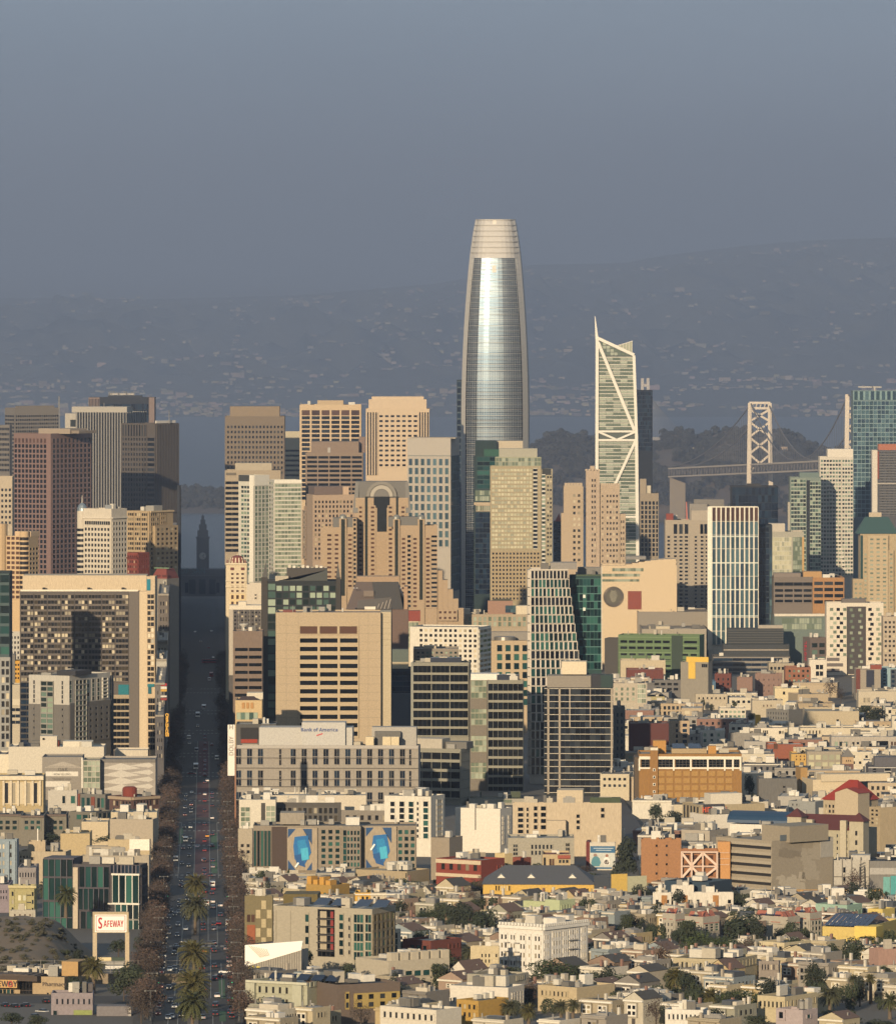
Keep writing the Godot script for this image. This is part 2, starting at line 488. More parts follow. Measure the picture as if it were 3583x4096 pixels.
		for i in pts.size():
			var s := r.randf_range(0.25, 0.7)
			mm.set_instance_transform(i, Transform3D(Basis(Vector3.UP, r.randf() * TAU) * Basis.from_scale(Vector3(s, s * r.randf_range(0.8, 1.5), s)), pts[i]))
			var t := r.randf_range(0.7, 1.25)
			mm.set_instance_color(i, Color(0.05 * t, 0.048 * t, 0.036 * t))
		mi = MultiMeshInstance3D.new()
		mi.name = job[0]; mi.multimesh = mm
		add_child(mi)
		mi.set_meta("kind", "stuff"); mi.set_meta("label", "dark woods covering the %s island in the bay" % ("hilly" if job[7] > -0.1 else "low")); mi.set_meta("category", "woods")
	for j in [[1262, 862, 9.0, "b9a98c"], [1392, 856, 24.0, "cdbf9e"], [1376, 858, 7.0, "d3c6a6"], [1560, 948, 18.0, "c4a380"]]:
		var p := at(j[0], j[1], 9250)
		p.y = fi.call(p.x, 9250.0) - 0.5
		var bb := MB.new()
		bb.box(-j[2] / 2, j[2] / 2, -12, 3.5, -8, 0)
		bb.box(-j[2] / 2 - 0.4, j[2] / 2 + 0.4, 3.5, 4.1, -8.4, 0.4)
		var t := thing("island_house", {1262: "small tan house at the shaded end of the hilly island", 1392: "long pale island building below the dark tree clump", 1376: "short pale hut beside the long island building", 1560: "tan block on the wooded island behind the bridge tower"}[j[0]], "house", p)
		part("wall", bb.mesh(M(j[3])), t)
		for i in int(j[2] / 3.0):
			bb = MB.new()
			bb.box(-j[2] / 2 + i * 3.0 + 0.8, -j[2] / 2 + i * 3.0 + 2.0, 0.4, 2.2, -0.1, 0.12)
			part("window", bb.mesh(M("2a2c30", 0.3, 0, 0)), t)

func bay_bridge():
	var cm := M("ead4b2", 0.8, 0.0, 0)
	var gm := M("6d655e", 0.8, 0.0, 0)
	var t1 := at(1519, 966, 8300)
	var t2 := at(1714, 966, 7900)
	t1.y = 0; t2.y = 0
	var dir := (t2 - t1).normalized()
	var side := Vector3(-dir.z, 0, dir.x)
	var root := thing("suspension_bridge", "pale steel suspension bridge with cross-braced tower crossing to the hilly island", "bridge", t1)
	for j in [[Vector3.ZERO, "tower"], [t2 - t1, "tower"]]:
		var b := MB.new()
		var o: Vector3 = j[0]
		var top := 151.0 if o == Vector3.ZERO else 166.0
		var w := 11.5                                   # half spread of the legs
		var hw := Vector3(1, 0, 0) * w if j[0] == Vector3.ZERO else side * w
		for s in [-1.0, 1.0]:
			b.bar(o + hw * s * 1.12, o + hw * s * 0.95 + Vector3(0, top, 0), 2.6, 2.1)
			b.box(o.x + hw.x * s - 5, o.x + hw.x * s + 5, -2, 10, o.z + hw.z * s - 6, o.z + hw.z * s + 6)
		var ys := [25.0, 53.0, 74.0, 94.0, 113.0, 130.0, 144.0]
		for i in 6:
			if i == 1: continue
			b.bar(o - hw * 1.05 + Vector3(0, ys[i], 0), o + hw * 1.0 + Vector3(0, ys[i + 1], 0), 1.1)
			b.bar(o + hw * 1.05 + Vector3(0, ys[i], 0), o - hw * 1.0 + Vector3(0, ys[i + 1], 0), 1.1)
		for yy in [145.0, 151.0]: b.bar(o - hw * 1.0 + Vector3(0, yy, 0), o + hw * 1.0 + Vector3(0, yy, 0), 1.3)
		for s in 5: b.bar(o + hw * (s - 2) * 0.4 + Vector3(0, 145, 0), o + hw * (s - 1.6) * 0.4 + Vector3(0, 151, 0), 0.5)
		part(j[1], b.mesh(cm), root)
	# deck from the island through both towers and on to the shore
	var A := t1 - dir * 380.0
	var Z := t2 + dir * 500.0
	var deck := MB.new()
	var truss := MB.new()
	var n := 100
	for i in n:
		var p := A.lerp(Z, float(i) / n) - t1
		var q := A.lerp(Z, float(i + 1) / n) - t1
		var yp := 60.0 + 30.0 * minf(1.0, float(i) / n * 1.5)
		var yq := 60.0 + 30.0 * minf(1.0, float(i + 1) / n * 1.5)
		for lev in [[0.0, 1.2], [9.5, 1.2]]:
			for s in [-1.0, 1.0]:
				deck.bar(p + side * s * 10 + Vector3(0, yp + lev[0], 0), q + side * s * 10 + Vector3(0, yq + lev[0], 0), 0.9)
			deck.q(p + side * 10 + Vector3(0, yp + lev[0], 0), p - side * 10 + Vector3(0, yp + lev[0], 0), q - side * 10 + Vector3(0, yq + lev[0], 0), q + side * 10 + Vector3(0, yq + lev[0], 0), Vector3.UP)
		for s in [-1.0, 1.0]:
			truss.bar(p + side * s * 10 + Vector3(0, yp, 0), p + side * s * 10 + Vector3(0, yp + 9.5, 0), 0.5)
			truss.bar(p + side * s * 10 + Vector3(0, yp + (9.5 if i % 2 else 0.0), 0), q + side * s * 10 + Vector3(0, yq + (0.0 if i % 2 else 9.5), 0), 0.45)
	part("deck", deck.mesh(M("c4ae90", 0.8, 0, 0)), root)
	part("truss", truss.mesh(gm), root)
	var ends := [[A - t1, 72.0, Vector3.ZERO, 150.0], [Vector3.ZERO, 150.0, t2 - t1, 166.0], [t2 - t1, 166.0, Z - t1, 100.0]]
	for s in [-1.0, 1.0]:
		for e in ends:
			var cab := MB.new()
			var hang := MB.new()
			var m := 44
			var sag := 66.0 if e[0] == Vector3.ZERO else 16.0
			for i in m:
				var f0 := float(i) / m
				var f1 := float(i + 1) / m
				var p: Vector3 = e[0].lerp(e[2], f0) + side * s * 10 + Vector3(0, lerpf(e[1], e[3], f0) - 4.0 * sag * f0 * (1.0 - f0), 0)
				var q: Vector3 = e[0].lerp(e[2], f1) + side * s * 10 + Vector3(0, lerpf(e[1], e[3], f1) - 4.0 * sag * f1 * (1.0 - f1), 0)
				cab.bar(p, q, 0.55)
				if p.y > 90.0: hang.bar(p, Vector3(p.x, 84, p.z), 0.16)
			part("cable", cab.mesh(gm), root)
			part("hanger", hang.mesh(gm), root).set_meta("kind", "stuff")
	var ab := MB.new()
	ab.prism([Vector2(-8, -12), Vector2(8, -12), Vector2(9, 12), Vector2(-9, 12)], 0, 60)
	part("anchor_pier", ab.mesh(M("a08c70")), root, Transform3D(Basis(), A - t1 + Vector3(0, 0, 0)))
	# far pylon of the bridge's other half, with its fan of cables
	var p0 := at(1290, 757, 11500)
	p0.y = 0
	var far_ := thing("cable_stayed_bridge", "white pylon with a fan of cables showing above the dark slab tower", "bridge", p0)
	var pb := MB.new()
	for s in [-1.0, 1.0]: pb.bar(Vector3(s * 6.5, 0, 0), Vector3(s * 4.2, 141, 0), 2.6, 2.2)
	for yy in [70.0, 95.0, 118.0, 128.0]: pb.box(-5, 5, yy, yy + 4, -1, 1)
	part("pylon", pb.mesh(M("dccdb4", 0.7, 0, 0)), far_)
	var fb := MB.new()
	for i in 13: fb.bar(Vector3(4, 138 - i * 1.8, 0), Vector3(14 + i * 3.8, 52 + i * 0.1, -i * 10.0), 0.16)
	part("stay_cable", fb.mesh(M("c4b9a6", 0.7, 0, 0)), far_)
	var db := MB.new()
	db.box(-60, 120, 46, 51, -12, 12)
	for i in 5: db.box(-50 + i * 32, -46 + i * 32, 0, 46, -3, 3)
	part("deck", db.mesh(M("a89c8a", 0.8, 0, 0)), far_)

func strip(off0: float, off1: float, z0: float, z1: float, lift: float) -> MB:      # a sheet along the avenue between two offsets from its centre line
	var b := MB.new()
	var zs := [z0]
	for kn in KNOTS:
		if kn[0] > z0 and kn[0] < z1: zs.append(kn[0])
	zs.append(z1)
	for i in zs.size() - 1:
		var p: float = zs[i]
		var q: float = zs[i + 1]
		b.q(Vector3(xm(p) + off0, g(p) + lift, -p), Vector3(xm(p) + off1, g(p) + lift, -p), Vector3(xm(q) + off1, g(q) + lift, -q), Vector3(xm(q) + off0, g(q) + lift, -q), Vector3.UP)
	return b
func avenue():
	var road := setting("road", strip(-13, 13, 1900, 6640, 0.1).mesh(M("2e2c2b", 0.85)))
	for s in [[-19.0, -13.0, "pavement"], [13.0, 19.0, "pavement"]]:
		var b := strip(s[0], s[1], 1900, 6640, 0.28)
		var inner: float = s[1] if s[0] < 0 else s[0]
		for i in 60:
			var z := 1900.0 + i * 79.0
			b.q(Vector3(xm(z) + inner, g(z), -z), Vector3(xm(z) + inner, g(z) + 0.28, -z), Vector3(xm(z + 79) + inner, g(z + 79) + 0.28, -z - 79), Vector3(xm(z + 79) + inner, g(z + 79), -z - 79), Vector3(-signf(s[0]), 0, 0))
		setting("pavement", b.mesh(M("4a4744", 0.95)))
	var white := M("85827a", 0.8, 0, 0)
	var red := M("55282c", 0.9)
	var green := M("3c6644", 0.9)
	for j in [[-1.6, 4.6, 3180, 3420], [-1.6, 4.6, 3460, 3640], [-1.4, 4.8, 3690, 3800], [-1.4, 5.0, 3830, 4010], [-1.0, 5.0, 4070, 4400], [0.4, 4.0, 3010, 3120]]:
		part("bus_lane", strip(j[0], j[1], j[2], j[3], 0.16).mesh(red), road)
	for j in [[7.6, 9.6, 2400, 2490], [7.6, 9.6, 2300, 2345], [5.6, 8.4, 3430, 3560], [5.6, 8.2, 3220, 3330], [-9.4, -7.6, 3480, 3600], [-11.4, -9.8, 2390, 2420]]:
		part("cycle_lane", strip(j[0], j[1], j[2], j[3], 0.17).mesh(green), road)
	for j in [[-8.2, 2000, 2330], [-5.2, 2000, 2390], [5.6, 2000, 2330], [8.4, 2000, 2300], [-6.6, 2400, 2660], [5.0, 2400, 2660], [8.6, 2400, 2580], [-5.4, 2680, 2980], [4.2, 2690, 3000], [7.6, 2690, 3000], [0.6, 2760, 3000], [-1.8, 3130, 4400], [4.9, 3130, 4400], [8.6, 3180, 3640], [-8.6, 3180, 3640], [-1.0, 3020, 3120]]:
		part("lane_line", strip(j[0] - 0.16, j[0] + 0.16, j[1], j[2], 0.2).mesh(white), road)
	var dash := BoxMesh.new()
	dash.size = Vector3(1.25, 0.04, 5.0)
	dash.material = white
	for v in [1379, 1387, 1422, 1429, 1462, 1468, 1508, 1515, 1547, 1554, 1588, 1603, 1647, 1663, 1692, 1752, 1894, 1951]:
		var z := zv(v)
		var nn := 11
		for i in nn:
			if rng.randf() < 0.12: continue
			part("crosswalk_stripe", dash, road, Transform3D(Basis(Vector3.RIGHT, 0.0), Vector3(xm(z) - 11.5 + 23.0 * i / (nn - 1), g(z) + 0.2, -z)))
	# grassy traffic islands with the palms
	for j in [[-2.3, 1.2, 1950, 2330], [-2.3, 1.2, 2350, 2395], [-2.2, 1.0, 2425, 2655], [-2.0, 0.8, 2690, 2960]]:
		var b := strip(j[0], j[1], j[2], j[3], 0.3)
		part("median", b.mesh(M("6b5a48", 0.95)), road)
	# side street
	var gs := MB.new()
	var xs := (1262.0 - 896.0) / F
	gs.q(Vector3(xs * 2950 + 12, g(2950) + 0.1, -2950), Vector3(xs * 2950 + 26, g(2950) + 0.1, -2950), Vector3(xs * 4000 - 10, g(4000) + 0.12, -4000), Vector3(xs * 4000 - 24, g(4000) + 0.12, -4000), Vector3.UP)
	setting("side_street", gs.mesh(M("3a3a3c", 0.85)))

func skyline_left():
	var b: Bld
	# A: far towers left of the avenue
	b = B("A", "office_tower", "dark glass tower with brick-coloured corner strips and aerials crowded on its roof", 708, 1232, 1232, 180, 6500, 0, "2a2e36", 30)
	b.f("L", "corner_strip", "8a6f62", 708, 795, 180, 420, 0.05, 0.5)
	b.f("L", "corner_strip", "8a6f62", 1188, 1232, 180, 420, 0.05, 0.5)
	b.w("L", 710, 793, 190, 420, 7, 3, 0.45, 0.95, "d", "8a6f62", 0.3, 0.5)
	b.w("L", 800, 1185, 230, 420, 22, 4, 0.8, 0.9, "n", "20242c", 0.2)
	b.rp("penthouse", "33363c", 860, 1130, 165, 4, 14)
	for i in 16: b.mast(868 + i * 13 + (i * 37 % 11), 128 + (i * 53 % 17), 5 + i % 5, 0.5)
	b.bx("aerial_frame", "b9b2a6", b.X(865), b.X(1070), b.Y(162), b.Y(148), -9, -6)
	b.done()
	b = B("A", "office_tower", "taupe banded tower behind the rose granite tower, thin flag mast on its roof", 32, 120, 460, 264, 6100, 60, "7a7166", 24)
	b.w("L", 36, 118, 315, 800, 4, 16, 0.9, 0.5, "d")
	b.w("R", 124, 458, 315, 800, 20, 16, 0.75, 0.5, "d")
	b.f("R", "plant_screen", "7d7264", 150, 430, 248, 264, -6, -1)
	b.mast(388, 165, 12, 0.35)
	b.done()
	b = B("A", "office_tower", "lower taupe banded tower cut by the picture's edge behind the rose granite tower", -40, 80, 95, 400, 6050, 20, "766d62", 24)
	b.w("L", -38, 78, 412, 780, 9, 9, 0.8, 0.5, "d")
	b.done()
	b = B("A", "office_tower", "tall pale tower with close white vertical ribs and a slanted dark notch", 600, 990, 1145, 300, 5950, 14, "8c8880", 28)
	b.w("L", 612, 985, 300, 1070, 17, 1, 0.55, 1.0, "k", "", 0.9)
	b.w("R", 1000, 1140, 300, 1070, 9, 1, 0.5, 1.0, "d", "", 0.9)
	b.rp("penthouse", "b0a898", 545, 990, 256, 8, 16)
	b.bx("wing", "b7ae9d", b.X(508), b.X(600), -4, b.Y(310), -22, -2)
	b.bx("notch", "232a2c", b.X(552), b.X(595), b.Y(415), b.Y(360), -5, -1.6)
	for i in 9: b.mast(800 + i * 9, 225 + (i * 29 % 30), 10, 0.4)
	b.done()
	b = B("A", "office_tower", "dark brown ribbed tower beside the avenue with a white roof edge", 960, 1240, 1415, 388, 5800, 33, "544a42", 28, "c8bfae")
	b.w("L", 968, 1170, 400, 490, 9, 1, 0.5, 1.0, "d", "", 0.6)
	b.w("L", 968, 1170, 495, 1100, 9, 15, 0.5, 0.55, "d", "", 0.5)
	b.w("L", 1174, 1236, 495, 1100, 1, 15, 0.9, 0.6, "d", "", 0.5)
	b.w("R", 1246, 1412, 395, 1100, 14, 1, 0.5, 1.0, "d", "", 0.8)
	b.f("R", "roof_edge", "e8dfcc", 1244, 1390, 366, 386, -0.6, 0.3)
	b.mast(1255, 280, 16, 0.3)
	b.done()
	b = B("A", "office_tower", "rose granite tower with square dark windows and a blank corner pier", 100, 410, 705, 468, 5600, 33, "7d5a50", 30, "8f7a68")
	b.f("L", "corner_pier", "855f54", 376, 410, 468, 1590, 0.0, 0.55)
	b.w("L", 104, 376, 505, 548, 9, 1, 0.55, 0.8, "r")
	b.w("L", 104, 376, 550, 1590, 9, 26, 0.66, 0.68, "k")
	b.w("R", 415, 704, 550, 1590, 10, 26, 0.66, 0.68, "k")
	b.w("R", 415, 704, 505, 548, 10, 1, 0.55, 0.8, "d")
	b.rp("penthouse", "a08a72", 240, 500, 430, 10, 22)
	b.bx("penthouse", "8d7964", b.X(330), b.X(560), b.h, b.Y(445), -34, -12)
	b.mast(388, 170, 14, 0.3)
	b.done()
	b = B("A", "office_tower", "cream tower with square windows cut by the left edge of the picture", -60, 100, 100, 812, 5350, 0, "b9a584", 24)
	b.w("L", -55, 96, 895, 1200, 5, 7, 0.55, 0.5, "d")
	b.done()
	b = B("A", "slab_tower", "narrow dark tower edge standing against the water beside the brown ribbed tower", 1412, 1432, 1442, 880, 5500, 40, "2c3038", 24)
	b.w("R", 1433, 1441, 900, 1500, 3, 12, 0.6, 0.6, "n")
	b.done()
	b = B("A", "office_building", "tan brick building with stacked setbacks and triple windows left of the avenue", 1003, 1190, 1370, 1085, 5000, 33, "a88a5c", 28)
	for j in 3: b.w("L", 1018 + j * 56, 1066 + j * 56, 1095, 1560, 3, 12, 0.8, 0.55, "h")
	b.w("R", 1200, 1262, 1095, 1560, 4, 12, 0.8, 0.55, "h")
	b.w("R", 1275, 1315, 1095, 1200, 3, 3, 0.8, 0.55, "h")
	b.bx("wing", "a88a5c", -3, 2.2, -4, b.Y(1205), -b.R(1388), -b.R(1215))
	b.w("R", 1220, 1385, 1215, 1560, 5, 9, 0.55, 0.5, "h", "a88a5c", 0.3, 2.2)
	b.f("R", "cornice", "c9a874", 1195, 1372, 1085, 1098, 0, 0.9)
	b.f("R", "cornice", "c9a874", 1195, 1372, 1250, 1258, 0, 0.8)
	b.f("R", "cornice", "c9a874", 1195, 1372, 1370, 1378, 0, 0.8)
	b.rp("penthouse", "9a958a", 1120, 1185, 1045, 6, 10)
	b.cl(5, 3)
	b.done()
	b = B("A", "office_building", "white building with square windows, rounded corner and small silver dome", 660, 890, 1005, 1068, 4850, 33, "c9bca4", 26)
	b.w("L", 668, 880, 1212, 1592, 8, 9, 0.6, 0.55, "d")
	b.w("L", 672, 880, 1165, 1200, 12, 1, 0.85, 0.8, "d")
	b.w("R", 897, 1003, 1165, 1592, 5, 10, 0.6, 0.55, "d")
	var tur := b.mb("corner_turret", b.col)
	var tx := b.X(630)
	var rr: float = 36 * b.k * 1.15
	tur.lathe(tx, -rr * 0.75, [[rr, -4.0], [rr, b.Y(1090)]], 14)
	for j in 9:
		b.mb("turret_window", M("1a1d22", 0.15, 0, 0)).lathe(tx, -rr * 0.75, [[rr + 0.12, b.Y(1252 + j * 42)], [rr + 0.12, b.Y(1230 + j * 42)]], 14)
	b.mb("dome", M("8f9aa0", 0.4, 0.6, 0)).lathe(tx, -rr * 0.75, [[rr * 1.0, b.Y(1090)], [rr * 0.95, b.Y(1068)], [rr * 0.72, b.Y(1045)], [rr * 0.35, b.Y(1030)], [0.0, b.Y(1022)]], 16)
	b.mb("finial", M("b9b2a4", 0.6, 0, 0)).bar(Vector3(tx, b.Y(1024), -rr * 0.75), Vector3(tx, b.Y(965), -rr * 0.75), 0.3, 0.1)
	b.f("L", "cornice", "d3c6ae", 655, 890, 1136, 1146, 0, 0.9)
	b.f("R", "cornice", "d3c6ae", 890, 1005, 1136, 1146, 0, 0.9)
	b.rp("roof_unit", "8a8f94", 800, 850, 1040, 5, 6)
	b.cl(4, 9)
	b.done()
	b = B("A", "brick_building", "small red brick building between the white domed building and the tan setback building", 1012, 1100, 1186, 1418, 4700, 33, "7c3a30", 20)
	b.w("L", 1016, 1096, 1430, 1590, 5, 4, 0.5, 0.5, "h")
	b.w("R", 1104, 1184, 1430, 1590, 6, 4, 0.5, 0.5, "h")
	b.f("L", "cornice", "5d2a24", 1010, 1100, 1455, 1466, 0, 0.9)
	b.done()
	b = B("A", "apartment_tower", "orange-cream tower of stacked rounded bays at the picture's left edge", -30, 230, 300, 1290, 4800, 25, "c39a66", 26)
	b.w("L", -25, 160, 1285, 1792, 5, 13, 0.72, 0.6, "r")
	b.w("R", 232, 298, 1370, 1792, 3, 11, 0.8, 0.5, "d")
	var bay := b.mb("bay", b.col)
	var bw := b.mb("window_panes", M("2a2320", 0.2, 0, 0))
	for q in [[195, 34, 1248], [-10, 60, 1190]]:
		bay.lathe(b.X(q[0]), 0.0, [[q[1] * b.k * 1.1, -4.0], [q[1] * b.k * 1.1, b.Y(q[2])], [0.0, b.Y(q[2]) + 0.2]], 16)
		if q[0] > 0:
			for j in 13: bw.lathe(b.X(q[0]), 0.0, [[q[1] * b.k * 1.1 + 0.1, b.Y(1318 + j * 38.6)], [q[1] * b.k * 1.1 + 0.1, b.Y(1294 + j * 38.6)]], 16)
	b.rp("penthouse", "cba272", 100, 230, 1250, 3, 12)
	b.done()
	b = B("A", "hotel_building", "building with a red mansard roof and dormers beside the avenue", 1205, 1330, 1420, 1625, 4600, 25, "8f8474", 24)
	var mr := b.mb("roof", M("7a3b33", 0.8))
	var y0: float = b.h
	var y1: float = b.Y(1548)
	mr.q(Vector3(-b.wl, y0, 0), Vector3(0, y0, 0), Vector3(-2, y1, -3.5), Vector3(-b.wl + 2, y1, -3.5), Vector3(0, 1, 1))
	mr.q(Vector3(0, y0, 0), Vector3(0, y0, -b.wr), Vector3(-2, y1, -b.wr + 3), Vector3(-2, y1, -3.5), Vector3(1, 1, 0))
	mr.q(Vector3(-b.wl, y0, 0), Vector3(-b.wl, y0, -b.wr), Vector3(-b.wl + 2, y1, -b.wr + 3), Vector3(-b.wl + 2, y1, -3.5), Vector3(-1, 1, 0))
	mr.q(Vector3(-b.wl + 2, y1, -3.5), Vector3(-2, y1, -3.5), Vector3(-2, y1, -b.wr + 3), Vector3(-b.wl + 2, y1, -b.wr + 3), Vector3.UP)
	for x in [1240, 1262, 1300, 1322]: b.bx("dormer", "5a2c28", b.X(x) - 0.9, b.X(x) + 0.9, b.Y(1618), b.Y(1596), -3.2, -0.5)
	b.f("L", "cornice", "6f8a6c", 1210, 1330, 1538, 1546, -3.6, -3.0)
	b.done()
	# ferry terminal at the foot of the avenue
	var z := 6700.0
	var p := at(405, 1190, z)
	p.y = g(z)
	var ferry := thing("ferry_terminal", "long arcaded ferry terminal with a stepped clock tower closing the avenue", "ferry terminal", p)
	var st := M("6f6a66", 0.9)
	var k := z / F
	var fb := MB.new()
	fb.box(-90, 90, -2, 17, -40, 0)
	fb.box(-92, 92, 17, 18.5, -41, 1)
	fb.box(-26, 26, 18.5, 24, -36, -2)
	part("hall", fb.mesh(st), ferry)
	for i in 21:
		if absi(i - 10) < 2: continue
		var ab := MB.new()
		ab.box(-1.5, 1.5, 3, 12, -0.1, 0.25)
		part("arch_window", ab.mesh(M("262a30", 0.2, 0, 0)), ferry, Transform3D(Basis(), Vector3(-70 + i * 7, 0, 0)))
	for x in [-9, 0, 9]:
		var ab := MB.new()
		ab.box(-3, 3, 2, 15, -0.1, 0.4)
		part("portal", ab.mesh(M("23262c", 0.3, 0, 0)), ferry, Transform3D(Basis(), Vector3(x, 0, 0)))
	var tb := MB.new()
	var yy := func(v): return EYE - (v - 582.0) * k - p.y
	var tw := 12.2 * k
	tb.box(-tw, tw, 0, yy.call(1075), -20, -20 + 2 * tw)
	tb.box(-tw - 0.7, tw + 0.7, yy.call(1078), yy.call(1075), -20.7, -19.3 + 2 * tw)
	tb.box(-tw * 0.86, tw * 0.86, yy.call(1075), yy.call(1062), -19, -21 + 2 * tw)
	tb.box(-tw * 0.62, tw * 0.62, yy.call(1062), yy.call(1050), -18, -22 + 2 * tw)
	tb.lathe(0, -20 + tw, [[tw * 0.4, yy.call(1050)], [tw * 0.4, yy.call(1041)], [tw * 0.22, yy.call(1040)], [tw * 0.2, yy.call(1034)], [0.05, yy.call(1030)]], 8)
	part("clock_tower", tb.mesh(st), ferry)
	for i in 7:
		var cb := MB.new()
		cb.box(-0.35, 0.35, yy.call(1092), yy.call(1080), 0, 0.5)
		part("column", cb.mesh(st), ferry, Transform3D(Basis(), Vector3(-tw + 0.9 + i * (2 * tw - 1.8) / 6.0, 0, -20 + 2 * tw)))
	var cf := CylinderMesh.new()
	cf.top_radius = 3.2; cf.bottom_radius = 3.2; cf.height = 0.3; cf.radial_segments = 20
	cf.material = M("a9a59c", 0.7, 0, 0)
	var cm := part("clock_face", cf, ferry, Transform3D(Basis(Vector3.RIGHT, PI / 2), Vector3(0, yy.call(1113), -20 + 2 * tw + 0.2)))
	for an in [0.6, 2.4]:
		var hb := MB.new()
		hb.bar(Vector3(0, 0.25, 0), Vector3(sin(an) * 2.3, 0.25, cos(an) * 2.3), 0.18)
		part("clock_hand", hb.mesh(M("23262c", 0.5, 0, 0)), cm)
	for i in 12:
		var hb := MB.new()
		hb.box(-0.15, 0.15, 0.16, 0.24, 2.5, 3.0)
		part("hour_mark", hb.mesh(M("23262c", 0.5, 0, 0)), cm, Transform3D(Basis(Vector3.UP, i * TAU / 12), Vector3.ZERO))
	lettering(ferry, "roof_sign", "PORT OF SAN", 7.0, "5f7a7a", Transform3D(Basis(), Vector3(-18, 22.5, -1)), 0.4)

func lens_tower():                                     # the tall rounded tower
	var z := 6000.0
	var k := 0.279 * z / F
	var X := func(x: float) -> float: return (x - 507.0) * k
	var Y := func(y: float) -> float: return EYE - (400 + y * 0.279 - 582.0) * z / F - g(z)
	var p := at(850 + 507 * 0.279, 900, z)
	p.y = g(z)
	var t := thing("rounded_skyscraper", "tallest tower, bullet-shaped glass skyscraper with pale corner fins and a perforated crown", "skyscraper", p, deg_to_rad(-4.0))
	var wid := [[140, 268], [200, 293], [300, 323], [415, 352], [500, 367], [600, 384], [700, 400], [800, 414], [900, 427], [1000, 438], [1100, 447], [1200, 454], [1300, 460], [1400, 464], [1500, 466], [1650, 467], [1800, 467], [3400, 467]]
	var half := func(y: float) -> float: return prof(wid, y) * k / 2.0
	var ring := func(hw: float) -> Array:                # softly bowed square
		var r := []
		for i in 40:
			var a := TAU * i / 40.0 + 0.01
			var c := cos(a)
			var d := sin(a)
			var q := pow(pow(absf(c), 3.4) + pow(absf(d), 3.4), -1.0 / 3.4)
			r.append(Vector2(c, d) * q * hw)
		return r
	var gm := StandardMaterial3D.new()
	gm.albedo_color = Color.html("414c55"); gm.metallic = 0.85; gm.roughness = 0.22; gm.resource_name = "curtain_glass"
	var gd := StandardMaterial3D.new()
	gd.albedo_color = Color.html("384652"); gd.metallic = 0.85; gd.roughness = 0.19; gd.resource_name = "curtain_glass_blue"
	var gs := []                                         # panes of slightly different tint and flatness
	for i in 5:
		var m: StandardMaterial3D = [gm, gd][i % 2].duplicate()
		m.roughness = 0.22 + 0.03 * i
		gs.append(m)
	var ys := []
	var y := 415.0
	while y < 3300.0:
		ys.append(y); y += 13.4
	var fin := M("c6c0b4", 0.55, 0.2, 0)
	# glazing, storey by storey, each ring split into facets so every pane catches the light in its own way
	var n_st := 0
	for j in ys.size() - 1:
		var r0: Array = ring.call(half.call(ys[j + 1]))
		var r1: Array = ring.call(half.call(ys[j]))
		var b := MB.new()
		for i in r0.size():
			var i2 := (i + 1) % r0.size()
			var a := Vector3(r0[i].x, Y.call(ys[j + 1]), r0[i].y)
			var c := Vector3(r0[i2].x, Y.call(ys[j + 1]), r0[i2].y)
			var d := Vector3(r1[i2].x, Y.call(ys[j]), r1[i2].y)
			var e := Vector3(r1[i].x, Y.call(ys[j]), r1[i].y)
			b.q(a, c, d, e, (a + c) * Vector3(1, 0, 1))
		part("storey_glazing", b.mesh(gs[(j * 7 + j / 3) % 5]), t)
		n_st += 1
		# ledge of sun-shade at each floor
		var lb := MB.new()
		var strong := j % 3 == 0
		var o := 0.5 if strong else 0.18
		var hh: float = half.call(ys[j])
		var ro: Array = ring.call(hh + o)
		for i in ro.size():
			var i2 := (i + 1) % ro.size()
			for dy in [0.0]:
				var th := 0.28 if strong else 0.1
				var yt: float = Y.call(ys[j])
				lb.q(Vector3(ro[i].x, yt - th, ro[i].y), Vector3(ro[i2].x, yt - th, ro[i2].y), Vector3(ro[i2].x, yt, ro[i2].y), Vector3(ro[i].x, yt, ro[i].y), Vector3(ro[i].x, 0, ro[i].y))
				lb.q(Vector3(ro[i].x, yt, ro[i].y), Vector3(ro[i2].x, yt, ro[i2].y), Vector3(r1[i2].x, yt, r1[i2].y), Vector3(r1[i].x, yt, r1[i].y), Vector3.UP)
				lb.q(Vector3(ro[i].x, yt - th, ro[i].y), Vector3(ro[i2].x, yt - th, ro[i2].y), Vector3(r1[i2].x, yt - th, r1[i2].y), Vector3(r1[i].x, yt - th, r1[i].y), Vector3.DOWN)
		part("floor_ledge", lb.mesh(M("a9a79f" if strong else "b9bcbb", 0.5, 0.3, 0)), t)
	# mullions up the faces
	var nm := 27
	for i in nm:
		var s := -1.0 + 2.0 * (i + 0.5) / nm
		var b := MB.new()
		for j in range(0, ys.size() - 1, 4):
			var ya: float = ys[mini(j + 4, ys.size() - 1)]
			var yb: float = ys[j]
			var ha: float = half.call(ya)
			var hb: float = half.call(yb)
			var pos := func(hw: float, yv: float) -> Vector3:
				var x := s * hw
				var dz := hw * pow(maxf(0.0, 1.0 - pow(absf(s), 3.4)), 1.0 / 3.4)
				return Vector3(x, Y.call(yv), dz + 0.1)
			b.bar(pos.call(ha, ya), pos.call(hb, yb), 0.08)
		part("mullion", b.mesh(M("9aa2a8", 0.5, 0.3, 0)), t)
